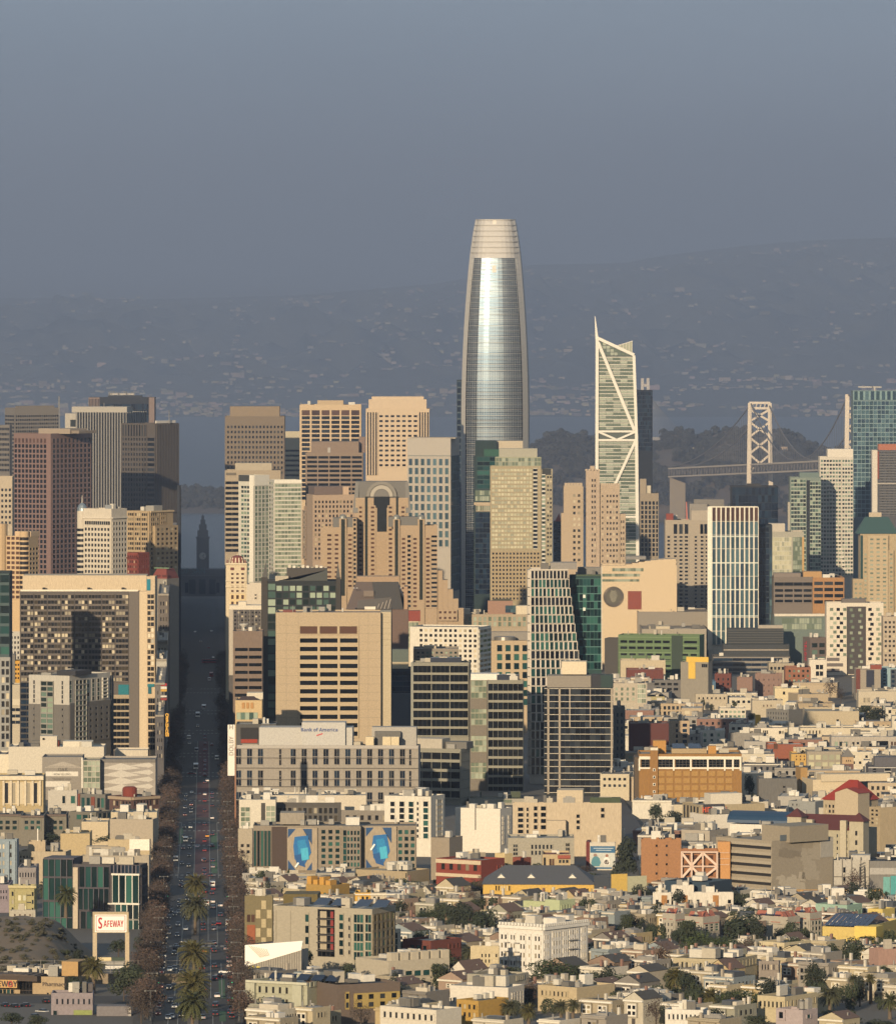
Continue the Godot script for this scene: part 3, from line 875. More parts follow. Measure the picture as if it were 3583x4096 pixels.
	# pale corner fins
	for sx in [-1.0, 1.0]:
		var b := MB.new()
		for j in range(0, 28):
			var ya := 140.0 + (j + 1) * 112.0
			var yb := 140.0 + j * 112.0
			var ha: float = half.call(ya)
			var hb: float = half.call(yb)
			var wa := 3.2
			b.q(Vector3(sx * (ha - wa), Y.call(ya), ha * 0.8), Vector3(sx * (ha + 0.7), Y.call(ya), ha * 0.5), Vector3(sx * (hb + 0.7), Y.call(yb), hb * 0.5), Vector3(sx * (hb - wa), Y.call(yb), hb * 0.8), Vector3(0, 0, 1))
			b.q(Vector3(sx * (ha + 0.7), Y.call(ya), ha * 0.3), Vector3(sx * (ha + 0.7), Y.call(ya), -ha * 0.3), Vector3(sx * (hb + 0.7), Y.call(yb), -hb * 0.3), Vector3(sx * (hb + 0.7), Y.call(yb), hb * 0.3), Vector3(sx, 0, 0))
		part("corner_fin", b.mesh(fin), t)
	# crown: pale perforated screen in panels
	var crown := M("c2bfba", 0.6, 0.1, 2)
	for j in 7:
		var ya := 415.0 - j * 39.3
		var yb := ya - 36.0
		var r0: Array = ring.call(half.call(ya))
		var r1: Array = ring.call(half.call(yb))
		var b := MB.new()
		for i in r0.size():
			var i2 := (i + 1) % r0.size()
			b.q(Vector3(r0[i].x, Y.call(ya), r0[i].y), Vector3(r0[i2].x, Y.call(ya), r0[i2].y), Vector3(r1[i2].x, Y.call(yb), r1[i2].y), Vector3(r1[i].x, Y.call(yb), r1[i].y), Vector3(r0[i].x + r0[i2].x, 0, r0[i].y + r0[i2].y))
		part("crown_panel", b.mesh(crown), t)
		b = MB.new()
		var rr: Array = ring.call(half.call(yb) + 0.5)
		for i in rr.size():
			var i2 := (i + 1) % rr.size()
			b.bar(Vector3(rr[i].x, Y.call(yb), rr[i].y), Vector3(rr[i2].x, Y.call(yb), rr[i2].y), 0.35)
		part("crown_ring", b.mesh(M("aaa69e", 0.6, 0.2, 0)), t)
	var cb := MB.new()
	cb.q(Vector3(-1.6, Y.call(520), half.call(520) + 0.25), Vector3(1.6, Y.call(520), half.call(520) + 0.25), Vector3(1.4, Y.call(145), half.call(145) + 0.25), Vector3(-1.4, Y.call(145), half.call(145) + 0.25), Vector3(0, 0, 1))
	part("crown_spine", cb.mesh(M("cfc5b4", 0.6, 0.1, 0)), t)
	var hb2 := MB.new()
	var h0: float = half.call(415) - 1.5
	hb2.box(-h0 * 0.7, h0 * 0.7, Y.call(420), Y.call(180), -h0 * 0.7, h0 * 0.7)
	part("core", hb2.mesh(M("7d7870")), t)

func braced_tower():                                   # white exoskeleton tower with a spire
	var z := 6000.0
	var k := 0.279 * z / F
	var xl := 1232.0
	var p := at(850 + xl * 0.279, 900, z)
	p.y = g(z)
	var X := func(x: float) -> float: return (x - xl) * k
	var Y := func(y: float) -> float: return EYE - (400 + y * 0.279 - 582.0) * z / F - g(z)
	var t := thing("braced_skyscraper", "green glass skyscraper with white diagonal bracing, sloping roof and a needle spire", "skyscraper", p, deg_to_rad(-3.0))
	var wm := M("dcd6c4", 0.6, 0.0, 0)
	var core := MB.new()
	var pts := [[1238, 990], [1497, 1112], [1510, 1900], [1525, 2600], [1238, 2600]]
	for i in 4:
		var a: Array = pts[i]
	var fr := [Vector3(X.call(1238), Y.call(2600), 0), Vector3(X.call(1520), Y.call(2600), 0), Vector3(X.call(1500), Y.call(1112), 0), Vector3(X.call(1238), Y.call(990), 0)]
	core.q(fr[0], fr[1], fr[2], fr[3], Vector3(0, 0, 1))
	var bk := []
	for v in fr: bk.append(v + Vector3(0, 0, -30))
	core.q(bk[0], bk[1], bk[2], bk[3], Vector3(0, 0, -1))
	core.q(fr[3], fr[2], bk[2], bk[3], Vector3.UP)
	core.q(fr[1], fr[2], bk[2], bk[1], Vector3(1, 0, 0))
	core.q(fr[0], fr[3], bk[3], bk[0], Vector3(-1, 0, 0))
	part("core", core.mesh(M("3e4a40", 0.6)), t)
	var rows := 54
	for j in rows:
		var ya := 1128.0 + j * 26.2
		if ya > 1650 and ya < 1720: continue
		var x1 := 1500.0 + (ya - 1112.0) * 0.0135
		for i in 5:
			var pn := part("window", pane("g"), t)
			var w: float = (x1 - 1244.0) * k / 5.0
			pn.transform = Transform3D(Basis.from_scale(Vector3(w - 0.2, 26.2 * k * 0.62, 0.1)), Vector3(X.call(1244.0) + w * (i + 0.5), Y.call(ya + 12), 0.1))
		var lb := MB.new()
		lb.box(X.call(1241), X.call(x1), Y.call(ya + 2.5), Y.call(ya - 2.5), 0, 0.5)
		part("floor_band", lb.mesh(M("c9c6b0", 0.6, 0, 0)), t)
	for j in 4:                                         # glass screen above the top floor
		for i in 9:
			var xa := 1246.0 + i * 27.0
			var yb := 1000.0 + i * 13.2 + 6.0
			var y0 := 1026.0 + j * 24.0 + 6
			if y0 < yb: continue
			var pn := part("screen_pane", pane("g"), t)
			pn.transform = Transform3D(Basis.from_scale(Vector3(24 * k, 20 * k, 0.1)), Vector3(X.call(xa + 13), Y.call(y0), 0.1))
	var br := func(called: String, xa: float, ya: float, xb: float, yb: float, r: float, off: float):
		var b := MB.new()
		b.bar(Vector3(X.call(xa), Y.call(ya), off), Vector3(X.call(xb), Y.call(yb), off), r)
		part(called, b.mesh(wm), t)
	br.call("column", 1230, 2600, 1234, 990, 1.25, 0.9)
	br.call("column", 1524, 2600, 1515, 1680, 1.25, 0.9)
	br.call("column", 1515, 1680, 1497, 1115, 1.15, 0.9)
	br.call("roof_beam", 1236, 990, 1499, 1112, 1.2, 0.9)
	br.call("brace", 1240, 1020, 1500, 1650, 1.25, 0.95)
	br.call("belt_beam", 1236, 1660, 1512, 1660, 0.8, 0.9)
	br.call("belt_beam", 1236, 1722, 1512, 1722, 0.8, 0.9)
	br.call("brace", 1246, 1664, 1375, 1720, 0.8, 0.95)
	br.call("brace", 1506, 1664, 1375, 1720, 0.8, 0.95)
	br.call("brace", 1508, 1730, 1372, 2020, 1.1, 0.95)
	br.call("brace", 1372, 2020, 1240, 2300, 1.1, 0.95)
	br.call("belt_beam", 1250, 2272, 1520, 2272, 0.8, 0.9)
	var sb := MB.new()
	sb.bar(Vector3(X.call(1232), Y.call(1000), 0.5), Vector3(X.call(1218), Y.call(835), 0.5), 1.2, 0.25)
	part("spire", sb.mesh(wm), t)
	var sc := MB.new()                                  # back screen wall that rises behind the slope
	sc.q(Vector3(X.call(1375), Y.call(1050), -12), Vector3(X.call(1482), Y.call(1115), -12), Vector3(X.call(1484), Y.call(1013), -12), Vector3(X.call(1375), Y.call(1045), -12), Vector3(0, 0, 1))
	sc.q(Vector3(X.call(1375), Y.call(1050), -13), Vector3(X.call(1482), Y.call(1115), -13), Vector3(X.call(1484), Y.call(1013), -13), Vector3(X.call(1375), Y.call(1045), -13), Vector3(0, 0, -1))
	part("back_screen", sc.mesh(M("8e927c", 0.5, 0, 0)), t)
	for i in 6: br.call("screen_rail", 1375 + i * 21, 1046 - i * 6, 1375 + i * 21, 1052 + i * 12, 0.14, -11.8)
	br.call("screen_rail", 1375, 1046, 1484, 1013, 0.25, -11.8)

func skyline_centre():
	var b: Bld
	lens_tower()
	braced_tower()
	b = B("C", "office_tower", "slim dark teal tower edge hidden behind the left side of the bullet-shaped skyscraper", 228, 320, 320, 1292, 6250, 0, "27343a", 24)
	b.w("L", 230, 318, 1300, 2200, 3, 20, 0.9, 0.75, "n", "4c5a60")
	b.done()
	b = B("C", "office_tower", "near-black slab tower beside the white-braced skyscraper", 1500, 1630, 1630, 1365, 6200, 0, "1c2430", 28)
	b.w("L", 1520, 1628, 1372, 1800, 9, 14, 0.9, 0.85, "n", "2c3644", 0.2)
	b.done()
	# B
	b = B("B", "office_tower", "brown stone slab tower with small square windows and a stepped blank top", 100, 575, 575, 330, 6000, 0, "7f6a52", 30)
	b.rp("penthouse", "93795a", 140, 535, 252, 2, 22)
	b.w("L", 112, 568, 395, 800, 16, 10, 0.5, 0.5, "d")
	b.done()
	b = B("B", "office_tower", "cream tower with dark bands half hidden between the brown slab and the gridded tower", 560, 705, 705, 455, 6150, 0, "c4b58c", 28)
	b.w("L", 575, 704, 585, 860, 3, 7, 0.98, 0.42, "d")
	b.done()
	b = B("B", "office_tower", "cream tower whose front is a grid of wide dark windows, six bays across", 695, 1185, 1185, 238, 5900, 0, "cda878", 30)
	b.rp("penthouse", "bf9d70", 835, 1042, 205, 6, 16)
	b.w("L", 705, 1178, 280, 325, 6, 1, 0.82, 0.92, "r")
	b.w("L", 705, 1178, 325, 1000, 6, 19, 0.82, 0.72, "d")
	b.mast(705, 215, 2, 0.3); b.mast(905, 188, 12, 0.3)
	b.cl(5, 31)
	b.done()
	b = B("B", "office_tower", "pale cream tower with small windows and striped notched corners under a stepped crown", 1222, 1728, 1728, 270, 5880, 0, "cfae85", 30)
	b.rp("crown", "d3b28a", 1244, 1705, 196, 2, 24)
	b.rp("crown", "d3b28a", 1268, 1682, 174, 4, 20)
	b.w("L", 1228, 1315, 298, 800, 4, 1, 0.5, 1.0, "k", "", 0.8)
	b.w("L", 1642, 1725, 298, 560, 4, 1, 0.5, 1.0, "k", "", 0.8)
	b.w("L", 1320, 1640, 310, 740, 7, 11, 0.6, 0.42, "d")
	b.done()
	b = B("B", "office_tower", "taupe tower with wide dark window bands in front of the gridded cream tower", 742, 1200, 1200, 620, 5600, 0, "8b7059", 30)
	b.rp("penthouse", "8b6f5a", 785, 1165, 533, 4, 20)
	b.rp("penthouse", "86695a", 1165, 1215, 497, 12, 14)
	b.w("L", 750, 1196, 640, 1000, 5, 10, 0.9, 0.55, "k")
	b.rp("louvre", "b0aaa0", 918, 940, 580, 3.6, 0.6)
	b.done()
	b = B("B", "office_tower", "dark office tower with cream floor bands beside the water at the avenue", 100, 545, 545, 760, 5500, 0, "a58f70", 28)
	b.rp("penthouse", "b3a384", 180, 472, 705, 5, 18)
	b.w("L", 104, 210, 840, 1420, 2, 14, 0.97, 0.55, "k")
	b.f("L", "louvre", "6f6352", 108, 190, 780, 800, 0, 0.3)
	b.done()
	b = B("B", "glass_tower", "green glass apartment tower with a tall blank white strip, left of a pair", 205, 330, 450, 800, 5290, 42, "c6c2ae", 26)
	b.w("L", 228, 300, 880, 1600, 3, 21, 0.85, 0.6, "e")
	b.w("R", 335, 446, 885, 1650, 4, 22, 0.8, 0.72, "g")
	b.f("L", "white_strip", "e3dcc8", 298, 330, 800, 1650, 0, 0.6)
	b.f("R", "white_strip", "e6dfca", 330, 446, 800, 884, 0, 0.6)
	b.f("L", "roof_screen", "3d3f40", 208, 320, 800, 850, 0.05, 0.3)
	b.done()
	b = B("B", "glass_tower", "green glass apartment tower with thin white floor lines, right of a pair", 445, 492, 710, 838, 5250, 78, "c9c4b0", 26)
	b.w("L", 447, 490, 850, 1600, 2, 22, 0.9, 0.5, "e")
	b.w("R", 497, 704, 866, 1610, 8, 22, 0.92, 0.66, "g")
	b.f("R", "white_strip", "e6dfca", 492, 710, 838, 864, 0, 0.6)
	b.done()
	b = B("B", "hotel_building", "tall peach stone building with arched top storeys right of the glass pair", 745, 800, 1140, 955, 5200, 76, "ab8a6c", 26)
	b.w("R", 808, 1120, 995, 1480, 11, 13, 0.5, 0.55, "h")
	b.rp("attic", "6f5a52", 750, 800, 890, 1, 20)
	b.bx("attic", "c29a76", -12, -1, b.h - 1, b.Y(893), -b.R(1088), -b.R(925))
	b.bx("wing", "b58a64", b.X(712), b.X(745) + 3.0, -4, b.Y(1055), -18, -1)
	b.w("L", 712, 742, 1085, 1480, 1, 10, 0.5, 0.5, "h")
	b.done()
	# stepped hotel with the fan-shaped window
	var zz := 5100.0
	b = B("B", "stepped_hotel", "peach stepped hotel with dark glass strips and a fan-shaped arch at its top", 1140, 1560, 1560, 980, zz, 0, "a88762", 22, "5c5a54", "hotel")
	var st := M("4c4a46", 0.5)
	b.bx("mansard", st, b.X(1148), b.X(1552), b.h - 1, b.Y(850), -18, -2.0)
	for s in [[1140, 1176, 1118], [1560, 1524, 1582]]:
		var m := b.mb("mansard", st)
		m.q(Vector3(b.X(s[2]), b.Y(1100), 0.4), Vector3(b.X(s[0]) + (2.0 if s[0] == 1140 else -2.0), b.Y(1100), 0.4), Vector3(b.X(s[0]) + (2.0 if s[0] == 1140 else -2.0), b.Y(850), -2), Vector3(b.X(s[0]), b.Y(850), -2), Vector3(0, 0.3, 1))
	# arch of ring segments
	for ring in [[122, 96, "5f5a50"], [92, 62, "8a8272"], [60, 0, "4c4842"]]:
		for i in 10:
			var a0 := PI * i / 10.0
			var a1 := PI * (i + 1) / 10.0
			var m := MB.new()
			var cx := b.X(1347)
			var cy := b.Y(970)
			var zf := 0.5 + (0.3 if ring[0] == 92 else 0.0)
			var q := [Vector3(cx + cos(a0) * ring[0] * b.k, cy + sin(a0) * ring[0] * b.k, zf), Vector3(cx + cos(a1) * ring[0] * b.k, cy + sin(a1) * ring[0] * b.k, zf), Vector3(cx + cos(a1) * ring[1] * b.k, cy + sin(a1) * ring[1] * b.k, zf), Vector3(cx + cos(a0) * ring[1] * b.k, cy + sin(a0) * ring[1] * b.k, zf)]
			m.q(q[0], q[1], q[2], q[3], Vector3(0, 0, 1))
			m.q(q[0], q[1], q[1] - Vector3(0, 0, 1.5), q[0] - Vector3(0, 0, 1.5), Vector3.UP)
			part("arch_segment", m.mesh(M(ring[2], 0.45, 0.1, 0)), b.n)
	b.f("L", "fan_window", M("26292c", 0.12, 0, 0), 1285, 1412, 972, 1060, 0.05, 0.2)
	b.f("L", "glass_strip", M("26292c", 0.12, 0, 0), 1312, 1388, 1060, 1250, 0.05, 0.2)
	b.f("L", "glass_strip", M("2f3330", 0.12, 0, 0), 1215, 1236, 970, 1600, 0.05, 0.3)
	b.f("L", "glass_strip", M("2f3330", 0.12, 0, 0), 1462, 1480, 970, 1130, 0.05, 0.3)
	for j in [[1160, 1200], [1252, 1300], [1395, 1440], [1496, 1540]]:
		b.w("L", j[0], j[1], 1040, 1640, 1, 17, 0.55, 0.45, "r")
	b.done()
	b = B("B", "hotel_wing", "left stepped wing of the fan-arched hotel with a round-topped glass bay", 865, 1140, 1140, 1215, zz - 15, 0, "a88762", 22, "5c5a54", "hotel")
	b.bx("mansard", st, b.X(960), b.X(1148), b.h - 1, b.Y(1140), -14, -1)
	b.bx("stair_tower", "a88762", b.X(1010), b.X(1070), -4, b.Y(1145), -4, 1.2)
	b.mb("dome", M("7d7e78", 0.4, 0.2, 0)).lathe(b.X(1040), -1.2, [[30 * b.k, b.Y(1145)], [28 * b.k, b.Y(1128)], [18 * b.k, b.Y(1115)], [0, b.Y(1110)]], 12)
	b.f("L", "glass_strip", M("2f3330", 0.12, 0, 0), 1026, 1056, 1150, 1760, 1.25, 1.4)
	for j in [[905, 958], [966, 1012], [1072, 1120]]:
		b.w("L", j[0], j[1], 1260, 1700, 1, 12, 0.6, 0.45, "r", "", 0.35, 0.0)
	b.w("L", 1118, 1150, 1140, 1700, 1, 16, 0.6, 0.55, "d")
	b.done()
	b = B("B", "hotel_wing", "right stepped wing of the fan-arched hotel descending in terraces", 1440, 1790, 1790, 1200, zz - 22, 0, "a88762", 22, "5c5a54", "hotel")
	b.bx("mansard", st, b.X(1400), b.X(1690), b.h - 1, b.Y(1132), -14, -1)
	for xx in [1466, 1662]:
		b.bx("stair_tower", "a88762", b.X(xx - 27), b.X(xx + 27), -4, b.Y(1150), -4, 1.2)
		b.mb("dome", M("7d7e78", 0.4, 0.2, 0)).lathe(b.X(xx), -1.2, [[30 * b.k, b.Y(1150)], [28 * b.k, b.Y(1132)], [18 * b.k, b.Y(1118)], [0, b.Y(1112)]], 12)
		b.f("L", "glass_strip", M("2f3330", 0.12, 0, 0), xx - 13, xx + 13, 1155, 1792, 1.25, 1.4)
	for j in [[1396, 1440], [1500, 1545], [1590, 1636], [1692, 1740]]:
		b.w("L", j[0], j[1], 1290, 1860, 1, 16, 0.6, 0.45, "r")
	b.w("L", 1545, 1588, 1270, 1860, 1, 16, 0.6, 0.55, "d")
	b.w("L", 1742, 1790, 1270, 1860, 1, 16, 0.9, 0.45, "d")
	for j in 5:
		b.bx("terrace", "a88762", b.X(1790), b.X(1790 + (j + 1) * 42), -4, b.Y(1560 + j * 75), -16 + j, -1.0 - j * 0.3)
	b.w("L", 1795, 1950, 1870, 1960, 4, 2, 0.5, 0.4, "r")
	b.done()
	b = B("X", "office_tower", "light grey tower with staggered window strips, blank top and bluish right side", -240, 105, 175, 108, 5600, 10, "b3a898", 26)
	b.rp("plant_screen", "a99a84", -220, 140, 102, 3, 18)
	for i in 7:
		b.w("L", -232 + i * 48, -196 + i * 48, 262, 980, 1, 10, 0.75, 0.72, "b", "", 0.4)
	b.w("R", 108, 173, 248, 1330, 5, 16, 0.92, 0.85, "b", "5b6b70", 0.2)
	b.f("L", "roof_rail", "6f7a7a", -236, 105, 245, 250, 0, 0.3)
	b.done()
	b = B("X", "office_tower", "dark teal glass tower stepping up behind the pale green condominium", 290, 470, 470, 250, 5650, 0, "24383a", 26)
	b.rp("penthouse", "1f3433", 300, 470, 128, 2, 20)
	b.rp("penthouse", "c3b08e", 360, 680, 130, 8, 14)
	b.rp("penthouse", "2d5a48", 370, 490, 195, 1, 10)
	b.w("L", 315, 465, 255, 510, 3, 7, 0.95, 0.8, "t", "37504c", 0.2)
	b.w("L", 300, 465, 520, 610, 9, 2, 0.9, 0.8, "g", "55665a", 0.2)
	b.f("L", "belt", "c3a681", 290, 420, 618, 640, 0, 0.9)
	b.w("L", 305, 420, 640, 690, 7, 1, 0.8, 0.8, "g", "c3a681", 0.4)
	b.w("L", 300, 420, 700, 1350, 4, 16, 0.95, 0.85, "n", "2c3a46", 0.15)
	b.done()
	b = B("X", "condominium_tower", "pale yellow-green condominium tower with a glass crown and white balcony strip", 420, 825, 825, 330, 5520, 0, "a9966a", 26)
	b.rp("glass_crown", "9fa286", 460, 825, 258, 1, 18)
	b.rp("glass_crown", "a8a48c", 490, 795, 190, 5, 12)
	b.w("L", 462, 822, 262, 328, 14, 2, 0.85, 0.85, "g", "a8a684", 0.25, -1.0)
	b.w("L", 430, 755, 345, 990, 13, 20, 0.8, 0.62, "c", "", 0.3)
	b.w("L", 760, 795, 345, 990, 1, 20, 0.95, 0.6, "d", "c6bfa6", 0.6)
	b.w("L", 430, 815, 1010, 1400, 14, 12, 0.5, 0.5, "d", "a98f5f", 0.3)
	b.bx("side_wing", "a89a74", b.X(828), b.X(916), -4, b.Y(352), -16, -1)
	b.w("L", 868, 912, 400, 1050, 2, 19, 0.6, 0.5, "h", "a89a74", 0.4, -1.0)
	b.w("L", 830, 858, 395, 1130, 1, 22, 0.95, 0.6, "e", "d8d2c0", 0.7, -1.0)
	b.f("L", "roof_crown", "3a3c3a", 832, 905, 352, 400, -3, -0.9)
	b.cl(4, 5)
	b.done()
	b = B("X", "office_tower", "stone skyscraper with terracotta pinnacles, a taller slab rising in its middle", 1005, 1160, 1160, 490, 5430, 0, "b39672", 24)
	b.w("L", 1070, 1145, 540, 1100, 2, 12, 0.5, 0.45, "h")
	for i in 6: b.bx("pinnacle", "b59a78", b.X(1022 + i * 24) - 1, b.X(1022 + i * 24) + 1, b.h, b.h + 2.5, -1.6, 0)
	b.bx("shoulder", "b39672", b.X(985), b.X(1005), -4, b.Y(705), -20, -1)
	var t2 := b
	b.bx("main_slab", "b7997a", b.X(1182), b.X(1290), -4, b.Y(365), -20, 2)
	b.bx("main_slab", "b7997a", b.X(1215), b.X(1250), b.Y(365), b.Y(328), -10, 0)
	for i in 5: b.bx("pinnacle", "bfa27f", b.X(1184 + i * 25) - 0.8, b.X(1184 + i * 25) + 0.8, b.Y(366), b.Y(352), 0.2, 2.0)
	b.w("L", 1222, 1262, 420, 1110, 2, 16, 0.55, 0.5, "h", "b7997a", 0.3, 2.0)
	b.bx("right_wing", "b59877", b.X(1290), b.X(1450), -4, b.Y(478), -20, 0)
	b.bx("right_wing", "b59877", b.X(1450), b.X(1498), -4, b.Y(710), -18, -1)
	for i in 9: b.bx("pinnacle", "bfa27f", b.X(1296 + i * 18) - 0.7, b.X(1296 + i * 18) + 0.7, b.Y(478), b.Y(466), -1.6, 0)
	b.w("L", 1340, 1440, 545, 1110, 4, 13, 0.5, 0.45, "h", "b59877", 0.3, 0.0)
	b.w("L", 1455, 1490, 750, 1110, 2, 8, 0.5, 0.45, "h", "b59877", 0.3, -1.0)
	b.w("L", 1298, 1330, 545, 1110, 1, 13, 0.3, 0.4, "h", "b59877", 0.3, 0.0)
	b.done()
	b = B("X", "brick_building", "low building with a red-orange gable in the gap beside the stone skyscraper", 925, 985, 985, 770, 5700, 0, "2c3340", 20)
	b.w("L", 928, 982, 785, 1080, 2, 11, 0.9, 0.6, "n")
	b.mb("gable", M("a8503c")).tri(Vector3(b.X(935), b.h, -0.5), Vector3(b.X(985), b.h, -0.5), Vector3(b.X(968), b.Y(705), -0.5), Vector3(0, 0, 1))
	b.mb("gable", M("a8503c")).tri(Vector3(b.X(935), b.h, -4.5), Vector3(b.X(985), b.h, -4.5), Vector3(b.X(968), b.Y(705), -4.5), Vector3(0, 0, -1))
	b.mb("gable", M("a8503c")).q(Vector3(b.X(935), b.h, -0.5), Vector3(b.X(968), b.Y(705), -0.5), Vector3(b.X(968), b.Y(705), -4.5), Vector3(b.X(935), b.h, -4.5), Vector3(-1, 1, 0))
	b.mb("gable", M("a8503c")).q(Vector3(b.X(985), b.h, -0.5), Vector3(b.X(968), b.Y(705), -0.5), Vector3(b.X(968), b.Y(705), -4.5), Vector3(b.X(985), b.h, -4.5), Vector3(1, 1, 0))
	b.done()
	b = B("X", "office_tower", "tan ribbed stone tower with tall window slots right of the white-braced skyscraper", 1612, 1760, 1760, 545, 5800, 0, "9a8568", 24)
	b.bx("top_block", "a08b6e", b.X(1612), b.X(1662), b.h, b.Y(432), -12, -1)
	b.bx("top_block", "cbbd9c", b.X(1668), b.X(1698), b.h, b.Y(485), -8, -1)
	b.w("L", 1615, 1735, 605, 1050, 4, 12, 0.62, 0.75, "d")
	b.w("L", 1735, 1758, 605, 1050, 1, 12, 0.6, 0.75, "d")
	b.done()

func skyline_right():
	var b: Bld
	b = B("E", "office_building", "pale beige twin-topped tower with small dark windows left of the striped tower", 110, 420, 420, 1150, 5500, 0, "a8977f", 28)
	b.rp("attic", "b0a08a", 300, 420, 1080, 1, 20)
	b.rp("penthouse", "8c857c", 290, 420, 1035, 10, 12)
	b.rp("penthouse", "7b766e", 325, 545, 1005, 18, 12)
	for j in 5: b.w("L", [120, 168, 206, 246, 320][j], [150, 200, 242, 282, 345][j], 1260, 1792, 1, 19, 0.62, 0.5, "d")
	for j in 2: b.w("L", [362, 400][j], [394, 419][j], 1260, 1792, 1, 19, 0.62, 0.5, "d")
	for j in 3: b.w("L", 168 + j * 40, 200 + j * 40, 1180, 1252, 1, 1, 0.8, 1.0, "d")
	b.w("L", 362, 419, 1180, 1252, 2, 1, 0.8, 1.0, "d")
	b.rp("roof_unit", "8a4438", 118, 170, 1105, 3, 10)
	b.mb("crane", M("b5695a", 0.7, 0, 0)).bar(Vector3(b.X(270), b.h, -6), Vector3(b.X(266), b.Y(1020), -6), 0.5, 0.3)
	b.cl(4, 12)
	b.done()
	b = B("E", "striped_tower", "glass tower with bold white vertical stripes and a brownish band under its top", 425, 790, 790, 1055, 5330, 0, "e4dcc4", 18)
	var n := 10
	b.w("L", 448, 790, 1058, 1160, n, 1, 0.7, 0.98, "r", "e4dcc4", 0.9)
	b.w("L", 448, 790, 1160, 2060, n, 9, 0.7, 0.97, "b", "e4dcc4", 0.9)
	b.f("L", "end_fin", "ece4cc", 418, 448, 1055, 2100, 0, 0.6)
	for j in 4: b.f("L", "belt_line", "d8e0d8", 448, 790, 1268 + j * 193, 1274 + j * 193, 0, 0.95)
	b.done()
	b = B("E", "office_tower", "dark blue glass back half of the white-striped tower", 785, 890, 890, 1185, 5350, 0, "27323c", 22)
	b.w("L", 792, 868, 1200, 1990, 3, 20, 0.9, 0.85, "n", "313e48", 0.15)
	b.w("L", 870, 889, 1360, 1990, 1, 12, 0.9, 0.85, "b", "313e48", 0.15)
	b.done()
	b = B("E", "office_tower", "black glass box tower in front of the bridge", 595, 932, 932, 905, 5900, 0, "14181f", 34)
	b.w("L", 598, 930, 912, 1250, 14, 6, 0.94, 0.9, "n", "1b222c", 0.12)
	b.rp("roof_unit", "3a3836", 710, 810, 888, 6, 12)
	b.done()
	b = B("E", "glass_building", "pale glass mid-rise with white frame and a tan edge strip right of the striped tower", 875, 1120, 1120, 1235, 5600, 0, "a9a48e", 24)
	b.rp("attic", "c4b69e", 870, 985, 1178, 6, 16)
	b.rp("roof_unit", "b9ab92", 1040, 1110, 1225, 2, 9)
	b.w("L", 890, 1030, 1275, 1545, 8, 8, 0.88, 0.85, "c", "c3c2ac", 0.25)
	b.w("L", 1040, 1106, 1275, 1545, 4, 8, 0.88, 0.85, "g", "6d7866", 0.25)
	b.f("L", "edge_strip", "c59c5e", 1108, 1122, 1275, 1560, 0, 0.5)
	b.done()
	b = B("E", "apartment_tower", "green glass apartment tower with thin white floors and a dark vertical slot", 1020, 1245, 1245, 840, 5750, 0, "7d8a82", 26)
	b.rp("penthouse", "6f807c", 1090, 1235, 805, 3, 16)
	b.w("L", 1026, 1135, 850, 1545, 5, 24, 0.88, 0.7, "e", "a9b0a2", 0.3)
	b.w("L", 1164, 1243, 870, 1545, 4, 24, 0.88, 0.7, "e", "a9b0a2", 0.3)
	b.f("L", "slot", "20262c", 1140, 1164, 860, 1560, 0.02, 0.2)
	b.bx("side_fin", "b5ab94", b.X(1005), b.X(1020), -4, b.Y(1020), -12, -1)
	b.done()
	b = B("E", "apartment_tower", "white balconied apartment tower with a zigzag of windows and plain cap", 1235, 1480, 1480, 690, 5800, 0, "d3c9b4", 26)
	b.rp("cap", "ddd2bc", 1294, 1480, 633, 2, 18)
	b.w("L", 1240, 1392, 705, 1560, 7, 30, 0.72, 0.55, "e", "d3c9b4", 0.5)
	b.w("L", 1398, 1478, 705, 1560, 4, 30, 0.72, 0.55, "e", "d3c9b4", 0.5)
	for i in 22: b.bx("balcony", "e2d9c4", b.X(1300 + (i * 5.4)) - 1.6, b.X(1300 + (i * 5.4)) + 1.6, b.Y(900 + i * 29) - 0.5, b.Y(900 + i * 29) + 0.7, 0.4, 1.4)
	b.done()
	b = B("E", "glass_tower", "tall blue-green glass tower with vertical panels along its top at the right edge", 1478, 1900, 1900, 208, 5950, 0, "6d8288", 30)
	b.w("L", 1480, 1800, 210, 275, 8, 1, 0.62, 0.97, "b", "7f9a9c", 0.3)
	b.w("L", 1480, 1800, 282, 1130, 11, 26, 0.9, 0.86, "b", "8fa6aa", 0.25)
	for i in 3: b.mb("crane", M("a8a49a", 0.7, 0, 0)).bar(Vector3(b.X(1520 + i * 50), b.Y(180), -8), Vector3(b.X(1570 + i * 60), b.Y(182), -8), 0.5)
	b.mb("crane", M("a8a49a", 0.7, 0, 0)).bar(Vector3(b.X(1640), b.h, -8), Vector3(b.X(1640), b.Y(178), -8), 0.6)
	b.done()
	b = B("E", "office_tower", "dark finely gridded tower with an orange top block and white left edge", 1655, 1900, 1900, 640, 5850, 0, "55555a", 28)
	b.rp("top_block", "b0694c", 1665, 1900, 597, 1, 16)
	b.bx("edge_slab", "d8ccb6", b.X(1618), b.X(1656), -4, b.Y(640), -20, 0.4)
	b.f("L", "edge_tiles", "8a4a3c", 1656, 1668, 650, 850, 0, 0.35)
	b.w("L", 1670, 1800, 650, 880, 14, 12, 0.6, 0.55, "d", "6d6c6c", 0.3)
	b.w("L", 1670, 1800, 890, 1120, 14, 12, 0.6, 0.55, "d", "6d6c6c", 0.3)
	b.f("L", "belt", "b9ae9c", 1655, 1800, 880, 888, 0, 0.6)
	b.done()
